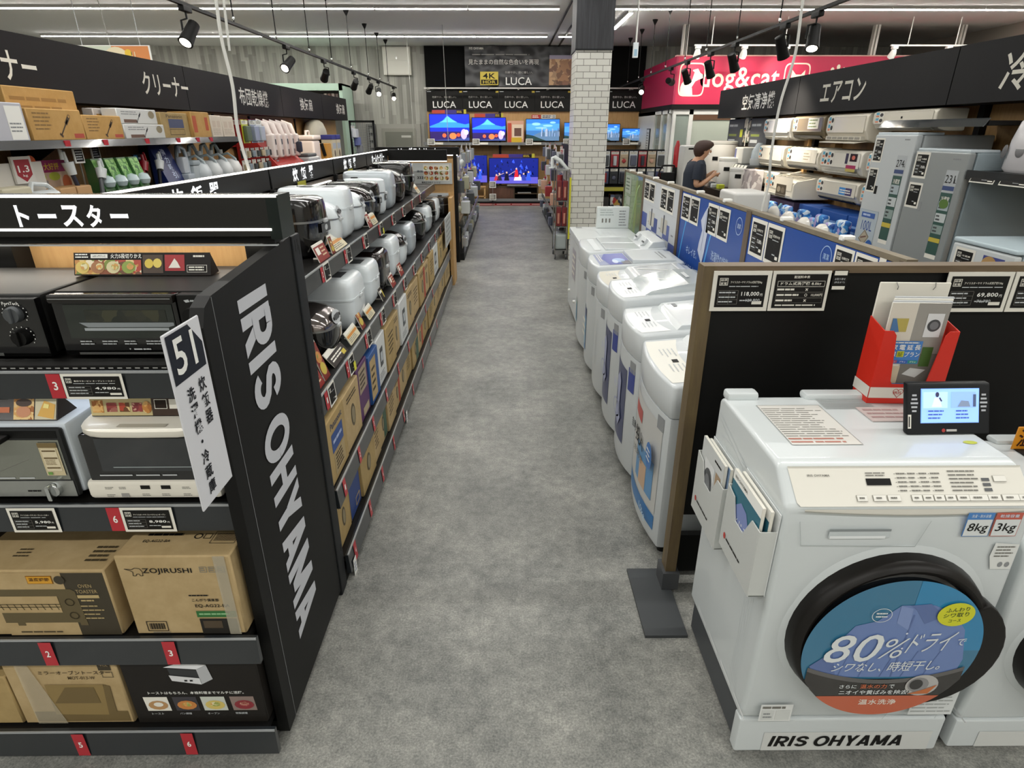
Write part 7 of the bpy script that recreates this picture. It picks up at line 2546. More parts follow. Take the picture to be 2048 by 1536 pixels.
  b.text('時短干し。', px_ + .072, pz - .048, .135, .034, T, 8, .004, .3, .05)
  b.text('さらに', px_ - .085, pz - .121, .045, .013, T, 8, .012)
  b.text('温水の力', px_ - .018, pz - .121, .07, .015, C('#c46a45', .4), 8, .016)
  b.text('で', px_ + .030, pz - .121, .014, .013, T, 8, .012)
  b.text('ニオイや黄ばみを除去!', px_ - .012, pz - .142, .185, .016, T, 8, .012)
  b.text('温水洗浄', px_ + .005, pz - .178, .10, .02, C('#e6d9cc', .4), 8, .02)
  b.oval(px_ + .128, pz + .123, .046, .037, C('#d3d42d', .35), 9, 28)
  dk = C('#4a5a2a', .4)
  b.text('ふんわり', px_ + .128, pz + .139, .056, .013, dk, 10, .012, .1, .1)
  b.text('シワ取り', px_ + .128, pz + .122, .062, .014, dk, 10, .012, .1, .1)
  b.text('コース', px_ + .129, pz + .104, .03, .009, dk, 10, .008, .1, .1)
  b.ring(px_ - .055, pz + .122, .025, .022, .0015, T, 9)
  b.small(px_ - .07, pz + .112, px_ - .04, pz + .132, 2, T, 9, .4, 3)
  b.oval(px_ + .108, pz - .118, .043, .037, C('#b5b3b0', .25), 8, 24)
  b.oval(px_ + .098, pz - .116, .027, .026, C('#8b8a8a', .25), 9, 20)
  b.oval(px_ + .092, pz - .114, .017, .018, C('#3a3938', .3), 10, 16)
  b.poly([(px_ + .075, pz - .149), (px_ + .13, pz - .147), (px_ + .148, pz - .115), (px_ + .12, pz - .13)], C('#c1703f', .3), 10)
  b.build('door_card', t)
  # stickers
  for u, col, tx, cap in ((.166, '#4f86c6', '8kg', '洗濯・脱水容量'), (.234, '#c4604f', '3kg', '乾燥容量')):
   b = B().on('front', -.0165)
   b.rect(u - .033, .80, u + .031, .868, C(col, .4), 2)
   b.rect(u - .031, .802, u + .029, .849, C('#dfe3e2', .4), 3)
   b.text(tx, u - .001, .824, .048, .030, M_INK, 4, .006, .12)
   b.text(cap, u - .001, .859, .046, .009, C('#d9e6f4', .4), 3, .006)
   b.build('capacity_sticker', t)
  b = B().on('front', -.0165)
  b.poly([(.235, .70), (.285, .70), (.285, .775), (.225, .78), (.222, .74)], C('#e4e6e2', .4), 2)
  b.small(.232, .735, .28, .772, 4, M_INKG, 3, .4, 4)
  for u in (.255, .272):
   b.oval(u, .715, .006, .008, M_MGREY, 3, 10)
  b.build('warning_sticker', t)
  b = B().on('front', -.0165)
  b.rect(-.255, .165, -.165, .23, C('#e6e8e5', .4), 2)
  b.small(-.25, .212, -.17, .226, 1, M_INKG, 3, .6, 5)
  b.rect(-.25, .17, -.215, .208, C('#d5d8d4', .4), 3)
  b.rect(-.21, .17, -.17, .208, C('#d5d8d4', .4), 3)
  b.small(-.245, .175, -.22, .20, 2, M_MGREY, 4, .4, 6)
  b.build('manual_sticker', t)
  b = B().on('front', -.0165)
  b.rect(.165, .185, .288, .302, C('#dde1e0', .35), 1)
  b.small(.17, .19, .285, .30, 8, C('#a9adab', .5), 2, .3, 8)
  b.build('notes_sticker', t)
 b = B().on('front', -.0125)
 for a_, c_ in (((.10, .163), (.12, .215)), ((.12, .215), (.255, .219)), ((.255, .219), (.25, .165))):
  b.line(a_, c_, .0015, C('#aeb5b5', .4), 2)
 b.rect(.175, .204, .20, .210, C('#9fa6a6', .4), 2)
 b.build('filter_cover', t)
 if full:
  b = B().on('top', .9535)
  b.rect(-.225, .16, -.04, .40, C('#d9d7d0', .4))
  b.frame(-.225, .16, -.04, .40, .0012, M_MGREY, 2)
  b.small(-.22, .2, -.05, .38, 14, C('#8f8d87', .5), 2, .3, 6)
  b.small(-.22, .165, -.05, .2, 2, C('#b5786a', .5), 2, .4, 9)
  b.build('top_label', t)
  b = B().on('top', .9535)
  for k in range(9):
   b.rect(-.03 + .0, .375 + k * .0085, .12, .379 + k * .0085, C('#a9adab', .5), 1)
  b.build('top_vent', t)
  B().on('top', .9535).oval(.245, .17, .018, .009, C('#c3c84a', .4), 1, 16).build('round_sticker', t)
 return t
drum_washer('white drum washing machine with round 80 percent shirt card on its door', .961, 1.18, True)
drum_washer('white drum washing machine with plain door glass beside the 80 percent one', 1.60, 1.19, False).scale = (1, 1, .83)
# ---- red leaflet holder on the first drum washer
t = thing('leaflet_holder', 'red cardboard leaflet holder standing on the drum washing machine', 'leaflet holder', (1.175, 1.59, .954), math.radians(-3))
M_HR = C('#cf2c1c', .45)
b = B()
for s in (-1, 1):
 b.prism([(0, 0), (.085, 0), (.085, .245), (0, .225)], 'x', s * .103 - .0015, s * .103 + .0015, M_HR)
b.box(-.104, .104, 0, .088, 0, .004, M_HR)
# front panel with the cut-out window
L_ = [(-.104, 0), (-.045, 0), (-.045, .062), (-.051, .072), (-.068, .212), (-.078, .225), (-.104, .225)]
b.prism(L_, 'y', -.0015, .0015, M_HR)
b.prism([(-x, z) for x, z in reversed(L_)], 'y', -.0015, .0015, M_HR)
b.box(-.045, .045, -.0015, .0015, 0, .062, M_HR)
b.on('front', -.0016)
b.rect(-.104, .018, .104, .052, C('#e4dfd3', .45), 1)
hx = C('#b9352c', .45)
hp = [(-.022 + .0145 * (16 * math.sin(a) ** 3) / 16 * 1.0, .036 + .0145 * (13 * math.cos(a) - 5 * math.cos(2 * a) - 2 * math.cos(3 * a) - math.cos(4 * a)) / 15) for a in [2 * PI * i / 24 for i in range(24)]]
for i in range(24):
 b.line(hp[i], hp[(i + 1) % 24], .0015, hx, 2)
b.text('IRIS', -.024, .036, .022, .009, hx, 3, .01)
b.text('IRIS OHYAMA', .036, .036, .08, .013, M_INK, 2, .0)
b.on('left', -.1046)
b.rect(-.088, .018, 0, .052, C('#d9d6cc', .45), 1)
b.build('box', t)
b = B().rbox(-.1, .1, .083, .089, .0, .345, C('#e9e5d8', .5), .002, 1)
for s in (-1, 1):
 b.tube([(s * .05, .08, .325), (s * .052, .075, .335), (s * .055, .083, .345)], .0012, M_STEEL, 5)
b.build('back_card', t)
b = B()
for k in range(4):
 y0 = .026 + k * .008
 b.rbox(-.085 + .006 * k, .078 + .006 * k, y0, y0 + .005, .006, .30 + .004 * k, [M_PAPER, C('#c9ccd0', .4)][k % 2], .001, 1)
b.on('front', .0252)
b.rect(-.085, .15, -.012, .30, C('#d8d0c2', .4))
b.rect(-.012, .15, .078, .30, C('#9a968f', .4))
b.rect(-.075, .215, -.03, .255, C('#b9a95a', .4), 2)
b.poly([(-.075, .215), (-.05, .215), (-.065, .255), (-.075, .255)], C('#4f79a8', .4), 3)
b.rect(.02, .20, .066, .27, C('#dcdcdc', .4), 2)
b.oval(.043, .235, .018, .018, C('#4a4a4c', .3), 3, 20)
b.oval(.043, .235, .012, .012, C('#77777a', .3), 4, 20)
b.rect(-.08, .055, -.02, .11, C('#d2c3a6', .4), 2)
b.rect(-.02, .055, .078, .15, C('#77736c', .4), 2)
b.poly([(-.01, .085), (.03, .075), (.055, .1), (.01, .105)], C('#c9c9c6', .3), 3)
b.rect(-.085, .02, .078, .055, C('#4f80bd', .4), 2)
b.small(-.07, .04, .06, .05, 1, M_PAPER, 3, .5, 2)
b.rect(.03, .11, .06, .17, C('#46642f', .4), 3)
bl_ = C('#4a7fc0', .4)
b.rect(-.062, .118, .026, .188, bl_, 4)
for i, s in enumerate('家電延長'):
 b.text(s, -.051 + i * .0218, .169, .017, .016, M_PWHITE, 6, .01)
b.text('保', -.051, .148, .017, .016, M_PWHITE, 6, .01)
b.rect(-.040, .139, -.020, .157, C('#c9c93a', .4), 5)
b.text('証', -.030, .148, .015, .014, C('#6b7a2a', .4), 6, .01)
b.text('プラン', .003, .148, .042, .015, M_PWHITE, 6, .008)
for i, c in enumerate(('#a5567a', '#3a5fb0', '#2f8d86')):
 b.rect(-.061 + i * .029, .12, -.034 + i * .029, .129, C(c, .4), 5)
 b.text('プラン', -.0475 + i * .029, .1245, .018, .005, M_PWHITE, 6, .008)
b.small(-.055, .18, .02, .186, 1, M_PAPER, 6, .5, 4)
lf = b.build('leaflet_pile')
lf.location = (1.175, 1.59, .954)
lf.rotation_euler = (0, 0, math.radians(-3))
tag(lf, 'pile of appliance leaflets inside the red cardboard holder', 'leaflets')
# ---- black digital photo frame
t = thing('digital_photo_frame', 'black digital photo frame with lit blue screen on the drum washing machine', 'digital photo frame', (1.178, 1.392, .954), math.radians(1))
tl = .05
b = B()
bprism(b, [(0, 0), (.02, 0), (.02 + tl, .128), (tl, .128)], 'x', -.113, .113, C('#17191b', .35), .005)
vv = Vector((0, tl, .128)).normalized()
b.on('p', o=(0, 0, 0), u=(1, 0, 0), v=vv)
for s in (-1, 1):
 for k in range(5):
  ln_ = .006 + .004 * (2 - abs(k - 2)) / 2
  b.rect(s * .094 - ln_, .062 + k * .0105, s * .094 + ln_, .067 + k * .0105, C('#b9bcc0', .3), 1)
b.oval(-.014, .012, .005, .005, C('#a8322c', .4), 1, 12)
b.rect(-.006, .009, .022, .015, C('#b9b6b0', .4), 1)
b.rect(-.111, .018, -.102, .055, M_PAPER, 1)
b.rect(-.109, .022, -.106, .05, M_INK, 2)
b.build('casing', t)
b = B().on('p', o=(0, 0, 0), u=(1, 0, 0), v=vv)
b.e = .0012
b.rect(-.077, .032, .081, .124, em('#6f97ea', 1.0), 1)
b.rect(-.075, .034, .079, .122, em('#86aef2', 1.0), 2)
b.rect(-.072, .072, -.006, .115, em('#9fbdf3', 1.0), 3)
b.rect(.003, .072, .070, .115, em('#7d9fe0', 1.0), 3)
b.oval(-.035, .108, .005, .007, em('#2b2a4a', .8), 4, 12)
b.poly([(-.05, .075), (-.022, .075), (-.028, .1), (-.042, .1)], em('#b9cdf5', 1.0), 4)
b.line((-.03, .1), (-.024, .09), .004, em('#2b2a4a', .8), 5)
b.poly([(.02, .075), (.055, .075), (.05, .09), (.03, .092)], em('#6f7d96', .8), 4)
b.rect(.062, .075, .070, .108, em('#3f4a6a', .8), 4)
for u, seed in ((-.037, 1), (.038, 2)):
 b.small(u - .022, .040, u + .022, .068, 3, em('#3a55b0', .6), 4, .4, seed)
b.build('screen', t)
b = B().box(-.02, .02, .045, .085, 0, .004, M_BLACK)
b.prism([(.055, .004), (.065, .004), (.06, .1), (.052, .1)], 'x', -.01, .01, M_BLACK)
b.build('stand', t)
b = B().box(1.02, 1.15, 1.47, 1.56, .954, .957, C('#c3b4b0', .5))
b.on('top', .957)
b.small(1.03, 1.48, 1.14, 1.55, 3, C('#a98a88', .5), 1, .4, 3)
tag(b.build('paper_card'), 'pale paper card lying between red holder and photo frame', 'paper')
# ---- clear brochure pockets on the washing machine's side (its outer face looks left)
def brochure_pocket(label, y0, y1, z0, z1, lips):
 t = thing('brochure_pocket', label, 'brochure holder', (.66, (y0 + y1) / 2, z0), UP, 'brochure pockets on the drum washing machine')
 w, h = y1 - y0, z1 - z0
 b = B()
 b.box(-w / 2, w / 2, -.003, -.0005, 0, h + .05, C('#dfe3e2', .3, coat=.3))
 fr = C('#d9dcd8', .2, coat=.4, alpha=.8)
 b.box(-w / 2, w / 2, -.043, -.003, 0, .004, fr)
 b.box(-w / 2, -w / 2 + .003, -.043, -.003, 0, h, fr)
 b.box(w / 2 - .003, w / 2, -.043, -.003, 0, h, fr)
 b.prism([(-w / 2, 0), (w / 2, 0), (w / 2, h), (w / 2 - .05, h), (w * .1, h * .66), (-w * .15, h * .66), (-w / 2 + .05, h * .95), (-w / 2, h)], 'y', -.046, -.043, fr)
 b.on('front', -.0462)
 b.small(-w * .3, h * .2, w * .2, h * .26, 1, M_INK, 1, .5, 3)
 b.oval(-w * .36, h * .24, .008, .01, C('#b9352c', .4), 1, 10)
 b.build('pocket', t)
 return t
def brochure(label, yc, z0, w, h, off, face, lean=0.0):
 b = B().rbox(-w / 2, w / 2, -off - .009, -off, 0, h, M_PAPER, .001, 1)
 b.on('front', -off - .009)
 face(b, w, h)
 o = b.build('brochure', None, (.66, yc, z0), UP)
 return tag(o, label, 'brochure', 'brochures on the drum washing machine')
def br_80(b, w, h):
 b.rect(-w / 2, 0, w / 2, h * .88, C('#2f6d80', .35))
 b.rect(-w / 2, h * .88, w / 2, h, M_PWHITE)
 b.poly([(-w * .4, h * .15), (w * .25, h * .1), (w * .3, h * .5), (w * .1, h * .72), (-w * .1, h * .75), (-w * .35, h * .6)], C('#7d8cc0', .35), 2)
 b.text('80%ドライ', -w * .02, h * .48, w * .8, h * .15, M_PWHITE, 3, .0, .2)
 b.text('シワなし、時短', .0, h * .34, w * .7, h * .08, M_PWHITE, 3, .0, .2)
 b.oval(w * .38, h * .58, w * .09, h * .08, C('#c9d03a', .4), 3, 14)
 b.text('IRIS OHYAMA', -w * .2, h * .94, w * .45, h * .035, M_INKG, 2, .01)
def br_white(b, w, h):
 b.rect(-w / 2, 0, w / 2, h, C('#cfd2d0', .35))
 b.rect(-w * .3, h * .3, w * .15, h * .8, C('#e3e5e4', .35), 2)
 b.oval(-w * .08, h * .52, w * .2, h * .2, C('#3f4246', .3), 3, 20)
 b.oval(-w * .08, h * .52, w * .13, h * .13, C('#6d7074', .3), 4, 20)
 b.rect(w * .2, h * .35, w * .42, h * .8, C('#a98f72', .4), 2)
 b.small(w * .1, h * .88, w * .42, h * .93, 1, M_INK, 2, .5, 3)
brochure_pocket('clear brochure pocket nearer the viewer on the drum washing machine side', 1.18, 1.40, .60, .80, 0)
brochure_pocket('clear brochure pocket farther back on the drum washing machine side', 1.43, 1.66, .55, .76, 0)
brochure('teal 80 percent brochure in front within the nearer pocket', 1.295, .606, .19, .25, .03, br_80)
brochure('teal brochure behind the other one in the nearer pocket', 1.287, .606, .19, .245, .012, br_80)
brochure('white washing machine brochure in the farther pocket', 1.55, .556, .19, .265, .030, br_white)
brochure('blue edged brochure behind the white one in the farther pocket', 1.54, .556, .19, .26, .017, lambda b, w, h: b.rect(-w / 2, 0, w / 2, h, C('#8aa3c3', .35)))
# ---- orange sign on the second drum washer
t = thing('promo_sign', 'orange hot water promotional sign on the lower drum washing machine', 'promotional card', (1.70, 1.60, .7925))
b = B().rbox(-.14, .14, -.004, .0, 0, .078, C('#d98d22', .45), .003, 1)
b.on('front', -.004)
b.text('温水', -.075, .040, .11, .06, C('#3a1c10', .5), 1, .012)
b.text('洗浄', .055, .040, .11, .06, C('#3a1c10', .5), 1, .012)
b.build('upper_card', t)
b = B().box(-.13, .14, -.10, -.096, 0, .045, C('#241c1a', .5))
b.on('front', -.10)
b.text('温水洗浄の効果', .0, .028, .2, .022, M_PAPER, 1, .01)
b.rect(-.06, 0, .14, .012, C('#b5452c', .5), 1)
b.build('lower_card', t)
B().box(-.13, .14, -.1, .0, 0, .002, M_BLACK).build('base', t)
# ================================================================ air conditioner gondola (right)
t = thing('appliance_shelf_unit', 'long right hand display wall under a tall black sign', 'shelf unit', (3.5, 6.5, 0))
B().box(3.52, 3.56, 2.6, 9.8, 0, 2.25, M_VENEER).build('back_panel', t, world=True)
M_HDR2 = C('#1a1a1b', .6)
for i, (y0, y1, s, yc, w, h) in enumerate(((7.2, 9.8, '空気清浄機', 8.32, 1.05, .19), (4.74, 7.19, 'エアコン', 6.26, .80, .19), (2.6, 4.73, '冷蔵庫', 3.90, .74, .235))):
 b = B().box(3.2, 3.56, y0, y1, 1.875, 2.25, M_HDR2)
 b.on('left', 3.2)
 b.text(s, -yc, 2.05, w, h, C('#d6d3c6' if i else '#d9d8d3', .5), 1, .015)
 b.build('header_sign', t, world=True)
for y in (4.73, 7.2, 9.75):
 B().box(3.47, 3.53, y - .03, y + .03, 0, 1.88, M_BLACK).build('upright', t, world=True)
M_SLATWOOD = C('#c39a62', .55)
b = B()
for y in (5.4, 6.0, 6.7, 7.3):
 b.box(3.44, 3.52, y - .05, y + .05, 1.0, 1.85, M_SLATWOOD)
b.build('mounting_strip', t, world=True)
B().box(2.78, 3.5, 7.62, 9.6, .90, .985, C('#2a1f1a', .45)).build('counter_top', t, world=True)
B().box(2.98, 3.46, 7.65, 9.58, 0, .90, C('#1d1714', .5)).build('counter_base', t, world=True)
def aircon(label, y0, y1, z0, z1, body, style, d=.24, xw=3.435):
 """wall air conditioner whose front looks to the left"""
 w, h = y1 - y0, z1 - z0
 t = thing('air_conditioner', label, 'air conditioner', (xw - d, (y0 + y1) / 2, z0), UP, 'air conditioners on the display wall')
 bc = C(body, .35, coat=.25)
 prof = [(.02, h * .28), (.0, h * .4), (.0, h * .86), (.02, h * .97), (.05, h), (d, h), (d, .0), (d * .42, .0), (d * .16, h * .1)]
 if style == 'sloped':
  prof = [(.0, h * .06), (.0, h * .62), (.03, h * .75), (d, h), (d, 0), (.02, 0)]
 if style == 'curved':
  prof = [(.03, h * .12), (.008, h * .3), (.0, h * .55), (.012, h * .8), (.045, h * .95), (.08, h), (d, h), (d, 0), (d * .4, 0)]
 b = B()
 bprism(b, prof, 'x', -w / 2, w / 2, bc, .012, 2)
 b.build('body', t)
 b = B().on('front', -.001)
 if True:
  b.rect(-w * .46, h * .34, w * .46, h * .9, C(body, .3, coat=.3), 1)
  b.frame(-w * .46, h * .34, w * .46, h * .9, .003, C('#b9b5a8', .4), 2)
 b.build('front_panel', t)
 b = B().on('front', -.001)
 # rows of feature stickers at the far end (left as seen)
 cols = ['#5fa8c4', '#3a3836', '#d98a6a', '#3f3d3b']
 nc = {'open': 1, 'panel': 1, 'many': 2, 'plain': 1, 'curved': 1, 'sloped': 2, 'bronze': 1}[style]
 for c in range(nc):
  for r in range(2):
   u, v = -w * .44 + c * w * .15, h * (.66 - .27 * r)
   b.rect(u, v, u + w * .14, v + h * .25, M_PAPER, 3)
   b.rect(u + w * .005, v + h * .12, u + w * .06, v + h * .24, C(cols[0], .4), 4)
   b.rect(u + w * .005, v + h * .02, u + w * .06, v + h * .1, C(cols[2], .4), 4)
   b.oval(u + w * .1, v + h * .12, w * .03, h * .09, C(cols[1], .4), 4, 12)
 if style == 'panel':
  b.rect(-.01, h * .58, .012, h * .68, M_INK, 3)
 if style == 'many':
  b.rect(w * .14, h * .5, w * .2, h * .88, C('#3b3550', .4), 3)
  b.rect(w * .24, h * .6, w * .40, h * .88, C('#2b1a22', .4), 3)
  b.rect(w * .18, h * .33, w * .40, h * .46, C('#a52c5a', .4), 3)
  b.rect(w * .18, h * .22, w * .40, h * .33, C('#b9a85a', .4), 3)
  b.oval(w * .32, h * .74, w * .04, h * .08, C('#c96a5a', .4), 4, 10)
 if style == 'bronze':
  b.rect(w * .04, h * .45, w * .36, h * .88, M_PAPER, 3)
  b.small(w * .06, h * .47, w * .34, h * .86, 3, C('#8f9a7a', .5), 4, .5, 4)
 if style == 'sloped':
  b.rect(-w * .05, h * .06, w * .28, h * .56, C('#4d4538', .4), 3)
  b.oval(w * .04, h * .35, w * .06, h * .12, C('#8f8573', .4), 4)
  b.oval(w * .18, h * .33, w * .06, h * .12, C('#6d6455', .4), 4)
 if style == 'plain':
  b.rect(w * .1, h * .4, w * .24, h * .72, C('#3f8fd2', .4), 3)
  b.rect(w * .245, h * .4, w * .385, h * .72, C('#433a6a', .4), 3)
  b.small(w * .12, h * .45, w * .37, h * .65, 2, M_PAPER, 4, .5, 3)
 if style == 'curved':
  b.rect(w * .06, h * .4, w * .3, h * .8, C('#dcd8cc', .4), 3)
  b.small(w * .08, h * .42, w * .28, h * .78, 3, C('#b5a98f', .4), 4, .4, 6)
 b.build('sticker_set', t)
 b = B()
 if style == 'open':
  b.box(-w * .44, w * .44, -.005, .04, h * .08, h * .22, C('#c9c4b6', .5))
  for k in range(6):
   b.box(-w * .40 + k * w * .14, -w * .29 + k * w * .14, -.008, .0, h * .11, h * .19, C('#8f8c82', .5))
  b.prism([(-.06, -.005), (.05, .01), (.05, .016), (-.06, .002)], 'x', -w * .45, w * .45, bc)
 else:
  q = -.004 if style == 'sloped' else .012
  b.prism([(q, h * .14), (q + .03, h * .045), (q + .035, h * .06), (q + .004, h * .17)], 'x', -w * .43, w * .43, M_BLACK if style in ('plain', 'bronze', 'curved') else C('#a5a298', .45))
 b.build('air_flap', t)
 b = B().on('top', h)
 for k in range(7):
  b.rect(-w * .44 + k * w * .13, .06, -w * .35 + k * w * .13, .2, C('#6d6a63', .5), 1)
 b.build('top_grille', t)
 return t
aircon('white air conditioner with rounded end, first in the top row', 7.25, 7.98, 1.60, 1.84, '#dcdad2', 'panel')
aircon('bronze brown air conditioner in the top row', 6.48, 7.2, 1.615, 1.85, '#7d7058', 'bronze')
aircon('cream air conditioner with open lower flap in the top row', 5.70, 6.42, 1.60, 1.85, '#e3dccb', 'open')
aircon('cream air conditioner with grey side at the near end of the top row', 4.80, 5.63, 1.70, 1.86, '#ded8c8', 'panel')
aircon('cream air conditioner, first in the middle row', 7.3, 8.03, 1.295, 1.54, '#e0dac9', 'panel')
aircon('cream air conditioner with pale sticker sheet in the middle row', 6.47, 7.22, 1.31, 1.54, '#e2ddcf', 'curved')
aircon('white air conditioner with purple and pink stickers in the middle row', 5.64, 6.4, 1.30, 1.535, '#e3dfd3', 'many', .25)
aircon('white air conditioner at the near end of the middle row', 5.06, 5.58, 1.30, 1.53, '#dedad0', 'many')
aircon('white air conditioner, first in the bottom row', 7.42, 8.02, 1.03, 1.255, '#dcd8cb', 'curved')
aircon('deep cream air conditioner with dark picture sticker in the bottom row', 6.55, 7.3, 1.02, 1.27, '#e3dccb', 'sloped', .40)
aircon('cream air conditioner with blue and violet stickers in the bottom row', 5.62, 6.40, 1.06, 1.265, '#dcd6c6', 'plain')
aircon('cream air conditioner at the near end of the bottom row', 5.06, 5.57, 1.04, 1.26, '#d9d3c4', 'panel')
# poster cards and goods by the air purifiers
for i, (y0, y1, c) in enumerate(((9.1, 9.72, '#4a4c4f'), (8.25, 8.85, '#505255'))):
 b = B().rbox(3.36, 3.46, y0, y1, 1.50, 1.86, C(c, .5), .008)
 b.on('left', 3.36)
 b.small(-y1 + .05, 1.74, -y0 - .1, 1.8, 1, M_LGREY, 1, .5, 2)
 b.rect(-y1 + .05, 1.63, -y0 - .25, 1.66, C('#8d9a4a', .5), 1)
 b.rect(-y1 + .05, 1.55, -y0 - .3, 1.59, M_LGREY, 1)
 if i == 0:
  b.rect(-y0 - .12, 1.62, -y0 - .02, 1.72, C('#c9cf3a', .5), 1)
 tag(b.build('info_panel'), ['dark grey information panel with yellow mark under the purifier sign', 'dark grey information panel beside the first top row air conditioner'][i], 'information board')
b = B().box(3.36, 3.38, 8.87, 9.08, 1.55, 1.87, M_PHOTO)
b.on('left', 3.36)
b.rect(-8.99, 1.5, -8.96, 1.87, M_PAPER, 1)
tag(b.build('picture_card'), 'brown room picture between two dark grey panels', 'picture')
b = B().rbox(3.14, 3.4, 8.42, 8.72, 1.29, 1.50, C('#dad9d2', .4), .02)
b.on('left', 3.14)
b.rect(-8.70, 1.36, -8.64, 1.48, C('#6b6f9a', .5))
tag(b.build('air_purifier'), 'white boxy purifier on the small wall shelf', 'air purifier')
t = thing('humidifier', 'clear tank humidifier on the small wall shelf beside the white purifier', 'humidifier', (3.2, 8.22, 1.29), UP)
B().lathe([(.09, 0), (.1, .03), (.1, .08)], (0, .08, 0), C('#c5c9ca', .3), 16).build('base', t)
B().lathe([(.095, .08), (.09, .17), (.05, .25), (.03, .27)], (0, .08, 0), C('#bcc6c9', .08, coat=.6), 16).build('tank', t)
b = B().box(3.1, 3.52, 8.05, 8.78, 1.265, 1.29, M_DGREY)
for k in range(6):
 b.prism([(3.10, 1.29), (3.10, 1.285), (3.06, 1.205), (3.055, 1.21)], 'y', 8.08 + k * .115, 8.165 + k * .115, M_PAPER)
tag(b.build('wall_shelf'), 'small dark wall shelf with white price flags under the purifier', 'shelf')
def cyl_unit(label, x, y, z, r, h, name='air_purifier'):
 t = thing(name, label, 'air purifier', (x, y, z), 0, 'white air purifiers on the dark counter')
 pw = C('#e3e2dd', .35)
 b = B().lathe([(r * .94, 0), (r, .02), (r, h - .05), (r * .98, h - .03)], (0, 0, 0), pw, 28)
 b.build('body', t)
 b = B().lathe([(r * 1.02, h - .04), (r * 1.02, h - .01), (r * .9, h), (0, h)], (0, 0, 0), C('#cfcfca', .4), 28)
 b.build('top_ring', t)
 b = B().on('p', o=(-r * .62, -r * .80, 0), u=(.79, -.61, 0), v=(0, 0, 1))
 b.rect(-.04, h * .55, .04, h * .55 + .05, M_BLACK, 3)
 b.build('display', t)
cyl_unit('largest white cylindrical purifier behind the shop clerk', 3.2, 9.42, .987, .24, .58)
cyl_unit('medium white cylindrical purifier in front of the largest one', 3.12, 8.72, .987, .17, .38)
cyl_unit('smallest white cylindrical purifier nearest the air conditioners', 3.10, 8.22, .987, .155, .27)
b = B().rbox(2.70, 3.0, 9.62, 9.95, .4, 1.50, C('#d4d4cf', .4), .03)
b.box(2.72, 2.98, 9.64, 9.93, 0, .4, M_LGREY)
b.on('front', 9.62)
b.rect(2.76, 1.44, 2.84, 1.465, M_INK)
tag(b.build('air_purifier'), 'tall white purifier tower left of the shop clerk', 'air purifier')
b = B().rbox(3.02, 3.16, 7.66, 7.98, .986, 1.26, mosaic('white_marble_print', ['#c9c3c0', '#a8a0a0', '#ddd9d6', '#8d8688'], 14), .01)
tag(b.build('patterned_pack'), 'grey and white patterned carton between purifier and air conditioner', 'box')
b = B().rbox(2.84, 2.92, 8.3, 8.4, .986, 1.04, C('#c3cc2f', .5), .004)
tag(b.build('yellow_card'), 'small yellow card on the edge of the dark counter', 'price card')
for i in range(5):
 b = B().rbox(2.80 + .01 * (i % 2), 2.87 + .01 * (i % 3), 8.45 + i * .11, 8.53 + i * .11, .9855, 1.04 + .015 * (i % 3), [M_LGREY, M_DGREY, C('#b5a79a', .5)][i % 3], .01)
 tag(b.build('small_box'), 'small grey pack on the counter by the clerk\'s hands, %s from the viewer' % ORD[i], 'box', 'small packs on the counter')
# low goods under the air conditioners
b = B().rbox(3.1, 3.42, 6.62, 7.35, .721, .99, C('#53435c', .5), .01)
tag(b.build('goods_carton'), 'dark purple carton under the bottom row of air conditioners', 'box')
for i in range(4):
 y = 6.62 + i * .2
 b = B()
 b.tube([(2.97, y, .98), (2.95, y + .01, .93), (2.96, y + .03, .86), (2.95, y + .02, .80)], .018, C('#7fb4c4', .3), 8, [.012, .02, .02, .012])
 tag(b.build('hanging_clip'), 'pale blue looped clip hanging under the air conditioners, %s from the viewer' % ORD[i], 'clip', 'blue clips under the air conditioners')
for i, (y, z) in enumerate(((6.3, .721), (5.8, .721), (5.32, .721))):
 b = B().rbox(3.12, 3.42, y - .23, y + .23, z, z + .27, C('#24519c', .4), .008)
 b.on('left', 3.12)
 b.small(-y - .18, z + .05, -y + .18, z + .2, 3, C('#7fa6dc', .5), 1, .4, i)
 tag(b.build('goods_carton'), 'blue carton under the air conditioners, %s from the far end' % ORD[i], 'box', 'blue cartons under the air conditioners')
B_low = B().box(2.62, 3.43, 5.06, 7.56, .69, .72, M_SHELF)
B_low.box(2.7, 3.43, 5.1, 7.55, 0, .69, M_FRAME)
tag(B_low.build('low_shelf'), 'low dark shelf carrying fans and blue packs under the air conditioners', 'shelf')
for i in range(6):
 y = 6.95 - i * .34
 t = thing('desk_fan', 'round white desk fan on the low shelf, %s from the purple carton' % ORD[i], 'fan', (2.76, y, .721), UP, 'white desk fans on the low shelf')
 rr_ = .125 - .006 * i
 b = B()
 b.lathe([(rr_ * .7, -.03), (rr_, .0), (rr_ * .98, .03), (rr_ * .7, .06), (rr_ * .3, .075), (0, .078)], (0, .0, rr_ + .05), C('#e6e2d8', .3, coat=.3), 22, 'y')
 b.build('fan_head', t)
 b = B().on('front', -.079)
 b.ring(0, rr_ + .05, rr_ * .3, rr_ * .3, .01, C('#b9b4a8', .4), 1)
 b.build('hub_ring', t)
 B().lathe([(.08, 0), (.07, .02), (.02, .035), (.018, .07)], (0, 0, 0), C('#e6e2d8', .3), 18).build('base', t)
for i in range(9):
 y = 6.85 - i * .19
 b = B().rbox(2.93, 3.01, y - .085, y + .085, .721, .98 - .05 * (i % 2), M_BLUEPK, .03)
 tag(b.build('bag_pack'), 'blue and white filled bag behind the desk fans, %s from the purple carton' % ORD[i], 'bag', 'blue bags behind the desk fans')
b = B().rbox(2.22, 2.58, 6.0, 6.45, .95, 1.15, C('#e0dfda', .4), .03, 3)
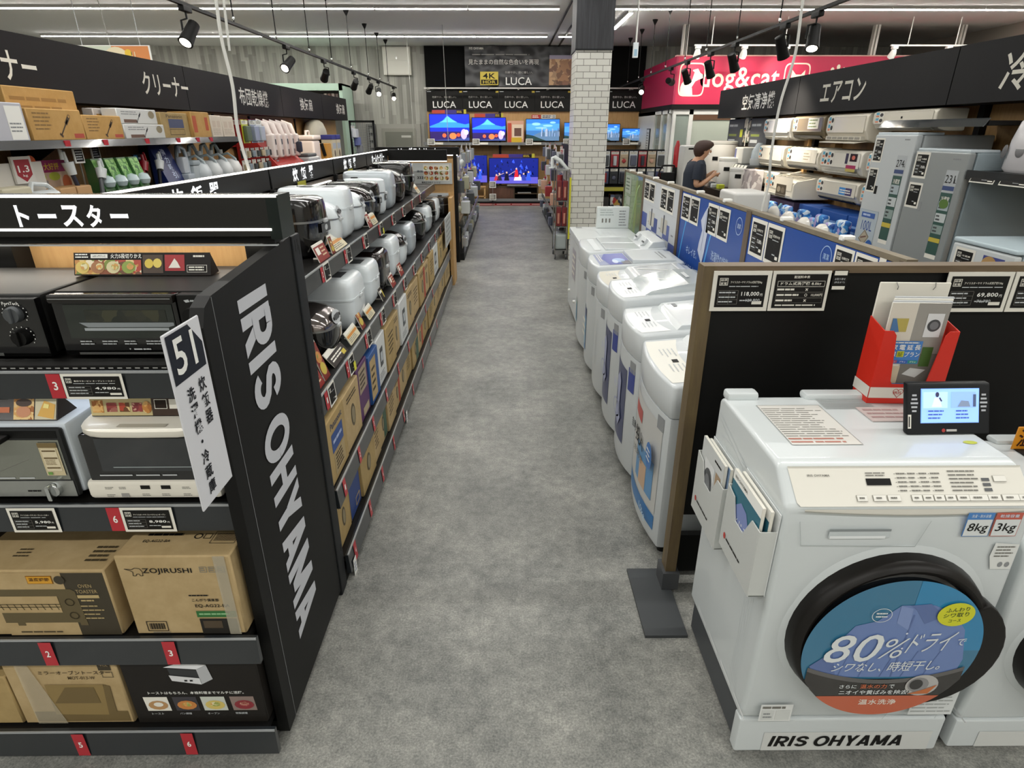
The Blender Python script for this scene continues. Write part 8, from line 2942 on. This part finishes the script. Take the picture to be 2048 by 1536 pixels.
b.box(2.4, 2.6, 6.05, 6.4, 0, .95, M_FRAME)
tag(b.build('storage_case'), 'white rounded case on a dark base behind the blue poster boards', 'case')
# ================================================================ refrigerators
FB = C('#c5cacb', .3, coat=.25)
FSIDE = C('#98a6ac', .42)
def fridge(label, yc, w, h, d, front, side, sticker):
 t = thing('refrigerator', label, 'refrigerator', (2.9, yc, 0), UP, 'refrigerators on the right')
 b = B().rbox(-w / 2, w / 2, .055, d, .03, h - .012, side, .012)
 b.build('body', t)
 b = B().rbox(-w / 2, w / 2, 0, .05, .62, h - .01, front, .012)
 b.on('front', 0)
 sticker(b, w, h)
 b.build('door', t)
 B().rbox(-w / 2, w / 2, 0, .05, .06, .61, front, .012).build('freezer_door', t)
 B().rbox(-w / 2 + .01, w / 2 - .01, .01, .2, h - .012, h + .006, C('#c9d3d8', .35), .006).build('hinge_cover', t)
 for sx in (-.2, .2):
  B().lathe([(.025, 0), (.025, .032)], (sx, .1, 0), M_BLACK, 10).build('foot', t)
def st_column(b, u, v0, v1, num, seed):
 b.rect(u - .055, v1, u + .06, v1 + .14, C('#b5babc', .4))
 b.text(num, u - .004, v1 + .085, .09, .05, M_INK, 2, .0)
 b.text('L', u + .05, v1 + .075, .016, .024, M_INK, 2, .0)
 b.rect(u - .055, v1 + .015, u + .055, v1 + .042, C('#3f4f7a', .4), 2)
 b.rect(u - .055, v0, u + .055, v1, C('#37574f', .4))
 b.text('冷蔵室', u, v1 - .04, .08, .035, M_PAPER, 2, .01)
 hgt = v1 - v0
 for k in range(3):
  b.rect(u - .05, v1 - hgt * (.28 + .19 * k), u + .05, v1 - hgt * (.14 + .19 * k), C(['#a9b5b9', '#c3cac9', '#8fa09b'][k], .4), 2)
  b.small(u - .04, v1 - hgt * (.27 + .19 * k), u + .0, v1 - hgt * (.16 + .19 * k), 2, M_DGREY, 3, .5, seed + k)
 b.rect(u - .055, v0 + hgt * .2, u + .055, v0 + hgt * .27, C('#c9b548', .4), 2)
 b.rect(u - .055, v0 - .03, u + .055, v0 - .002, M_PAPER)
def st_274(b, w, h):
 price_card(b, -w * .46, h - .21, -w * .22, h - .035, '59,800', '冷蔵庫', 1, 3)
 price_card(b, -w * .46, h - .43, -w * .22, h - .25, None, '配送料金表', 1, 4, False)
 b.rect(-w * .22, h - .44, -w * .15, h - .38, M_INK)
 st_column(b, w * .28, .93, h - .29, '274', 2)
 b.rect(-w * .46, .70, .02, 1.12, C('#b4c0c8', .35))
 b.frame(-w * .46, .70, .02, 1.12, .004, C('#a0adb5', .35), 2)
 b.rect(-w * .40, 1.06, -.02, 1.10, C('#3f62a8', .4), 2)
 b.small(-w * .36, 1.065, -.04, 1.095, 1, C('#b9c9e6', .4), 3, .5, 2)
 b.text('100L', -w * .2, 1.0, .15, .075, C('#2f4f9a', .4), 2, .0)
 cb = C('#8d8474', .4)
 for z in (.90, .78):
  b.poly([(-w * .36, z - .01), (-w * .2, z - .06), (-w * .08, z + .02), (-w * .22, z + .07)], cb, 2)
  b.poly([(-w * .33, z - .005), (-w * .2, z - .045), (-w * .11, z + .015), (-w * .22, z + .055)], C('#b5ab97', .4), 3)
  b.line((-w * .3, z), (-w * .15, z + .02), .012, C('#7a5a50', .4), 4)
 b.oval(-w * .04, .84, .05, .06, C('#2f5fa8', .4), 5, 20)
 b.small(-w * .04 - .035, .815, -w * .04 + .035, .865, 3, C('#b9cbe6', .4), 6, .4, 4)
 b.small(w * .25, h - .05, w * .38, h - .035, 1, M_MGREY, 1, .6, 3)
def st_231(b, w, h):
 price_card(b, -w * .46, h - .19, -w * .18, h - .02, '39,800', '冷蔵庫', 1, 5)
 price_card(b, -w * .46, h - .39, -w * .18, h - .22, None, '配送料金表', 1, 6, False)
 b.rect(-w * .18, h - .40, -w * .12, h - .34, M_MGREY)
 st_column(b, w * .30, h - .66, h - .26, '231', 5)
 b.oval(w * .30, h - .33, .045, .03, C('#5b7a3a', .4), 4, 14)
 b.small(w * .25, h - .06, w * .40, h - .045, 1, M_MGREY, 1, .6, 3)
fridge('pale grey refrigerator with 274 litre label and 100L sticker', 4.76, .51, 1.685, .56, FB, FB, st_274)
fridge('grey refrigerator with 231 litre label, blue grey side facing the viewer', 4.215, .53, 1.585, .56, C('#a3a8a8', .32, metal=.3, coat=.2), FSIDE, st_231)
t = thing('small_refrigerator', 'small white refrigerator with price cards at the right edge', 'refrigerator', (2.62, 3.27, 0), UP)
w, h, d = .46, 1.135, .52
B().rbox(-w / 2, w / 2, .05, d, .03, h - .005, C('#c9d6da', .35), .012).build('body', t)
b = B().rbox(-w / 2, w / 2, 0, .045, .5, h - .03, C('#d3d8d8', .3, coat=.3), .014)
b.on('front', 0)
price_card(b, -w * .42, h - .20, -w * .08, h - .05, '19,800', '冷蔵庫', 1, 7)
price_card(b, -w * .42, h - .40, -w * .08, h - .22, None, '配送料金表', 1, 8, False)
b.rect(w * .05, h - .30, w * .38, h - .06, C('#4a5190', .4))
b.oval(w * .16, h - .11, .055, .05, C('#b8935f', .4), 2, 20)
b.text('No.1', w * .16, h - .11, .07, .03, C('#f0e2c0', .4), 3, .01)
b.small(w * .08, h - .28, w * .36, h - .18, 3, M_PAPER, 2, .5, 2)
b.build('door', t)
B().rbox(-w / 2, w / 2, 0, .045, .05, .49, C('#d3d8d8', .3, coat=.3), .014).build('lower_door', t)
B().rbox(-w / 2 - .004, w / 2 + .004, .0, d, h - .025, h, C('#c3d3d9', .35), .008).build('top_plate', t)
for sx in (-.17, .17):
 B().lathe([(.02, 0), (.02, .032)], (sx, .1, 0), M_BLACK, 10).build('foot', t)
# shelves over the refrigerators
b = B().box(2.98, 3.18, 3.97, 5.08, 1.735, 1.76, M_SHELF)
b.box(3.18, 3.5, 3.97, 4.6, 1.735, 1.76, M_SHELF)
b.prism([(2.98, 1.775), (2.985, 1.775), (2.955, 1.725), (2.945, 1.725)], 'y', 3.97, 5.08, C('#2c3032', .12, coat=1))
tag(b.build('glossy_shelf'), 'black glossy edged shelf above the 274 litre refrigerator', 'shelf')
b = B().box(2.92, 3.5, 2.9, 3.94, 1.44, 1.47, M_SHELF)
for i, y in enumerate((3.78, 3.54, 3.3)):
 b.on('p', o=(2.905, 0, 1.42), u=(0, -1, 0), v=(.02, 0, .06))
 b.e = .002
 price_card(b, -y - .11, -.015, -y + .09, .055, None, None, 1, i, False)
b.box(2.906, 2.92, 2.9, 3.94, 1.42, 1.475, M_RAIL)
tag(b.build('wall_shelf'), 'dark shelf with white framed price cards at the right edge', 'shelf')
t = thing('rice_dispenser', 'white rounded appliance with dark drop shaped window on the right shelf', 'appliance', (3.0, 3.70, 1.4705), UP)
b = B()
pw = C('#d6d4d6', .3, coat=.3)
b.loft([sring(0, .15, z, rx, ry, 3.2, 26) for z, rx, ry in ((0, .15, .13), (.02, .165, .145), (.18, .155, .14), (.28, .13, .125), (.315, .10, .10), (.325, .05, .05))], pw)
b.build('body', t)
b = B().on('p', o=(0, .003, .03), u=(1, 0, 0), v=(0, .12, 1))
b.e = .006
dp = []
for i in range(18):
 a = 2 * PI * i / 18
 dp.append((-.0 + .035 * math.cos(a), .10 + (.045 * math.sin(a) if math.sin(a) < 0 else .075 * math.sin(a) ** 1.0 * (1 - .25 * abs(math.cos(a))))))
b.poly(dp, C('#4a4a4e', .1, coat=.6), 1)
b.oval(-.115, .085, .022, .04, C('#4a4a4e', .1, coat=.6), 1, 16)
b.small(-.03, .24, .03, .25, 1, M_MGREY, 1, .6, 2)
b.build('window', t)
b = B().rbox(3.0, 3.2, 3.28, 3.5, 1.4705, 1.60, C('#d3d1d4', .3, coat=.3), .03, 3)
tag(b.build('appliance'), 'small white appliance cut off by the right edge on the same shelf', 'appliance')
# ================================================================ shop clerk
SK = C('#c99b7c', .5)
P0 = Vector((2.42, 8.0, 0))
per = thing('person', 'person in navy T-shirt with short brown hair looking down at an item in hand', 'person', P0)
jt = [
 # x forward, y left, z up ; radius
 ('pelvis', (0, 0, .86), .125, None), ('waist', (-.01, 0, 1.0), .105, 'pelvis'), ('chest', (-.01, 0, 1.2), .125, 'waist'), ('upper', (.0, 0, 1.32), .085, 'chest'),
 ('neck', (.03, 0, 1.385), .05, 'upper'), ('jaw', (.065, 0, 1.425), .068, 'neck'), ('head', (.08, 0, 1.485), .088, 'jaw'), ('crown', (.07, 0, 1.53), .07, 'head'),
]
for s, n in ((-1, 'r'), (1, 'l')):
 jt += [
  ('sh' + n, (-.0, s * .15, 1.315), .055, 'upper'), ('el' + n, (-.045, s * .20, 1.06), .042, 'sh' + n), ('fo' + n, (.06, s * .175, 1.10), .037, 'el' + n), ('wr' + n, (.165, s * .10 + (.0 if s < 0 else -.02), 1.16), .025, 'fo' + n),
  ('pa' + n, (.205, s * .075, 1.185), .028, 'wr' + n), ('pb' + n, (.235, s * .065, 1.20), .026, 'pa' + n),
  ('th' + n, (.23, s * .045, 1.225), .010, 'pa' + n), ('ti' + n, (.255, s * .035, 1.235), .008, 'th' + n),
  ('hp' + n, (0, s * .085, .80), .10, 'pelvis'), ('kn' + n, (.02, s * .09, .46), .062, 'hp' + n), ('an' + n, (-.01, s * .095, .09), .042, 'kn' + n), ('to' + n, (.12, s * .10, .035), .035, 'an' + n),
 ]
 for k in range(4):
  yy = s * (.085 - .012 * k)
  jt += [('f%d%s' % (k, n), (.262 + .004 * k, yy, 1.205 - .012 * k), .0095, 'pb' + n), ('g%d%s' % (k, n), (.285 - .004 * k, yy - s * .012, 1.212 - .014 * k), .0085, 'f%d%s' % (k, n))]
ix = {j[0]: i for i, j in enumerate(jt)}
me = bpy.data.meshes.new('body')
me.from_pydata([j[1] for j in jt], [(ix[j[0]], ix[j[3]]) for j in jt if j[3]], [])
me.materials.append(SK)
ob = bpy.data.objects.new('body', me)
COL.objects.link(ob)
ob.parent = per
sk = ob.modifiers.new('skin', 'SKIN')
sk.use_smooth_shade = True
for i, j in enumerate(jt):
 me.skin_vertices[0].data[i].radius = (j[2], j[2])
me.skin_vertices[0].data[0].use_root = True
ob.modifiers.new('sub', 'SUBSURF').levels = 1
ob.modifiers['sub'].render_levels = 1
NV = C('#1e2634', .8)
b = B()
b.loft([[(cx + rx * math.cos(2 * PI * k / 24), ry * math.sin(2 * PI * k / 24), z) for k in range(24)] for z, cx, rx, ry in ((.80, -.005, .125, .165), (.92, -.01, .13, .165), (1.05, -.012, .135, .16), (1.2, -.01, .14, .175), (1.30, -.005, .115, .18), (1.345, .01, .085, .13), (1.365, .02, .062, .07))], NV, False)
for s in (-1, 1):
 b.tube([(.0, s * .13, 1.325), (-.005, s * .165, 1.30), (-.025, s * .185, 1.19), (-.033, s * .192, 1.135)], .07, NV, 14, [.055, .07, .068, .066])
b.build('shirt', per)
b = B()
TR = C('#17181b', .8)
for s in (-1, 1):
 b.tube([(0, s * .07, .86), (.0, s * .085, .78), (.02, s * .09, .46), (-.01, s * .095, .1)], .09, TR, 14, [.10, .115, .08, .068])
b.build('trousers', per)
b = B()
for s in (-1, 1):
 b.loft([sring(.05, s * .098, z, rx, ry, 2.6, 16) for z, rx, ry in ((0, .13, .045), (.02, .135, .05), (.06, .10, .045), (.1, .05, .04))], M_BLACK)
b.build('shoes', per)
HR = C('#3a241a', .6)
b = B()
rings = []
for z, cx, rx, ry in ((1.40, .005, .03, .05), (1.43, .012, .055, .082), (1.47, .025, .082, .10), (1.505, .052, .108, .108), (1.535, .07, .118, .106), (1.565, .074, .104, .092), (1.588, .07, .066, .06), (1.596, .07, .02, .02)):
 rings.append([(cx + rx * math.cos(2 * PI * k / 24), ry * math.sin(2 * PI * k / 24), z) for k in range(24)])
b.loft(rings, HR)
b.build('hair', per)
b = B()
b.loft([[(.15 + r * .9 + dx, r * math.sin(2 * PI * k / 8) * .9, 1.462 + r * math.cos(2 * PI * k / 8) * 1.4) for k in range(8)] for r, dx in ((.013, -.01), (.012, .004), (.004, .018))], SK)
for s in (-1, 1):
 b.lathe([(.012, -.004), (.018, 0), (.012, .006)], (.055, s * .085, 1.468), SK, 12, 'y')
b.build('nose_and_ears', per)
b = B()
for s in (-1, 1):
 b.rbox(.152, .158, s * .032 - .012, s * .032 + .012, 1.483, 1.489, M_BLACK, .002, 1)
 b.rbox(.150, .157, s * .032 - .014, s * .032 + .014, 1.502, 1.507, HR, .002, 1)
b.rbox(.135, .142, -.02, .02, 1.424, 1.43, C('#8a4a40', .5), .002, 1)
b.build('eyes_and_mouth', per)
b = B().rbox(.255, .30, -.05, .05, 1.195, 1.205, C('#8f8a86', .4), .003)
o = b.build('small_card', None, P0)
tag(o, 'small grey card held in the hands of the person in navy', 'card')
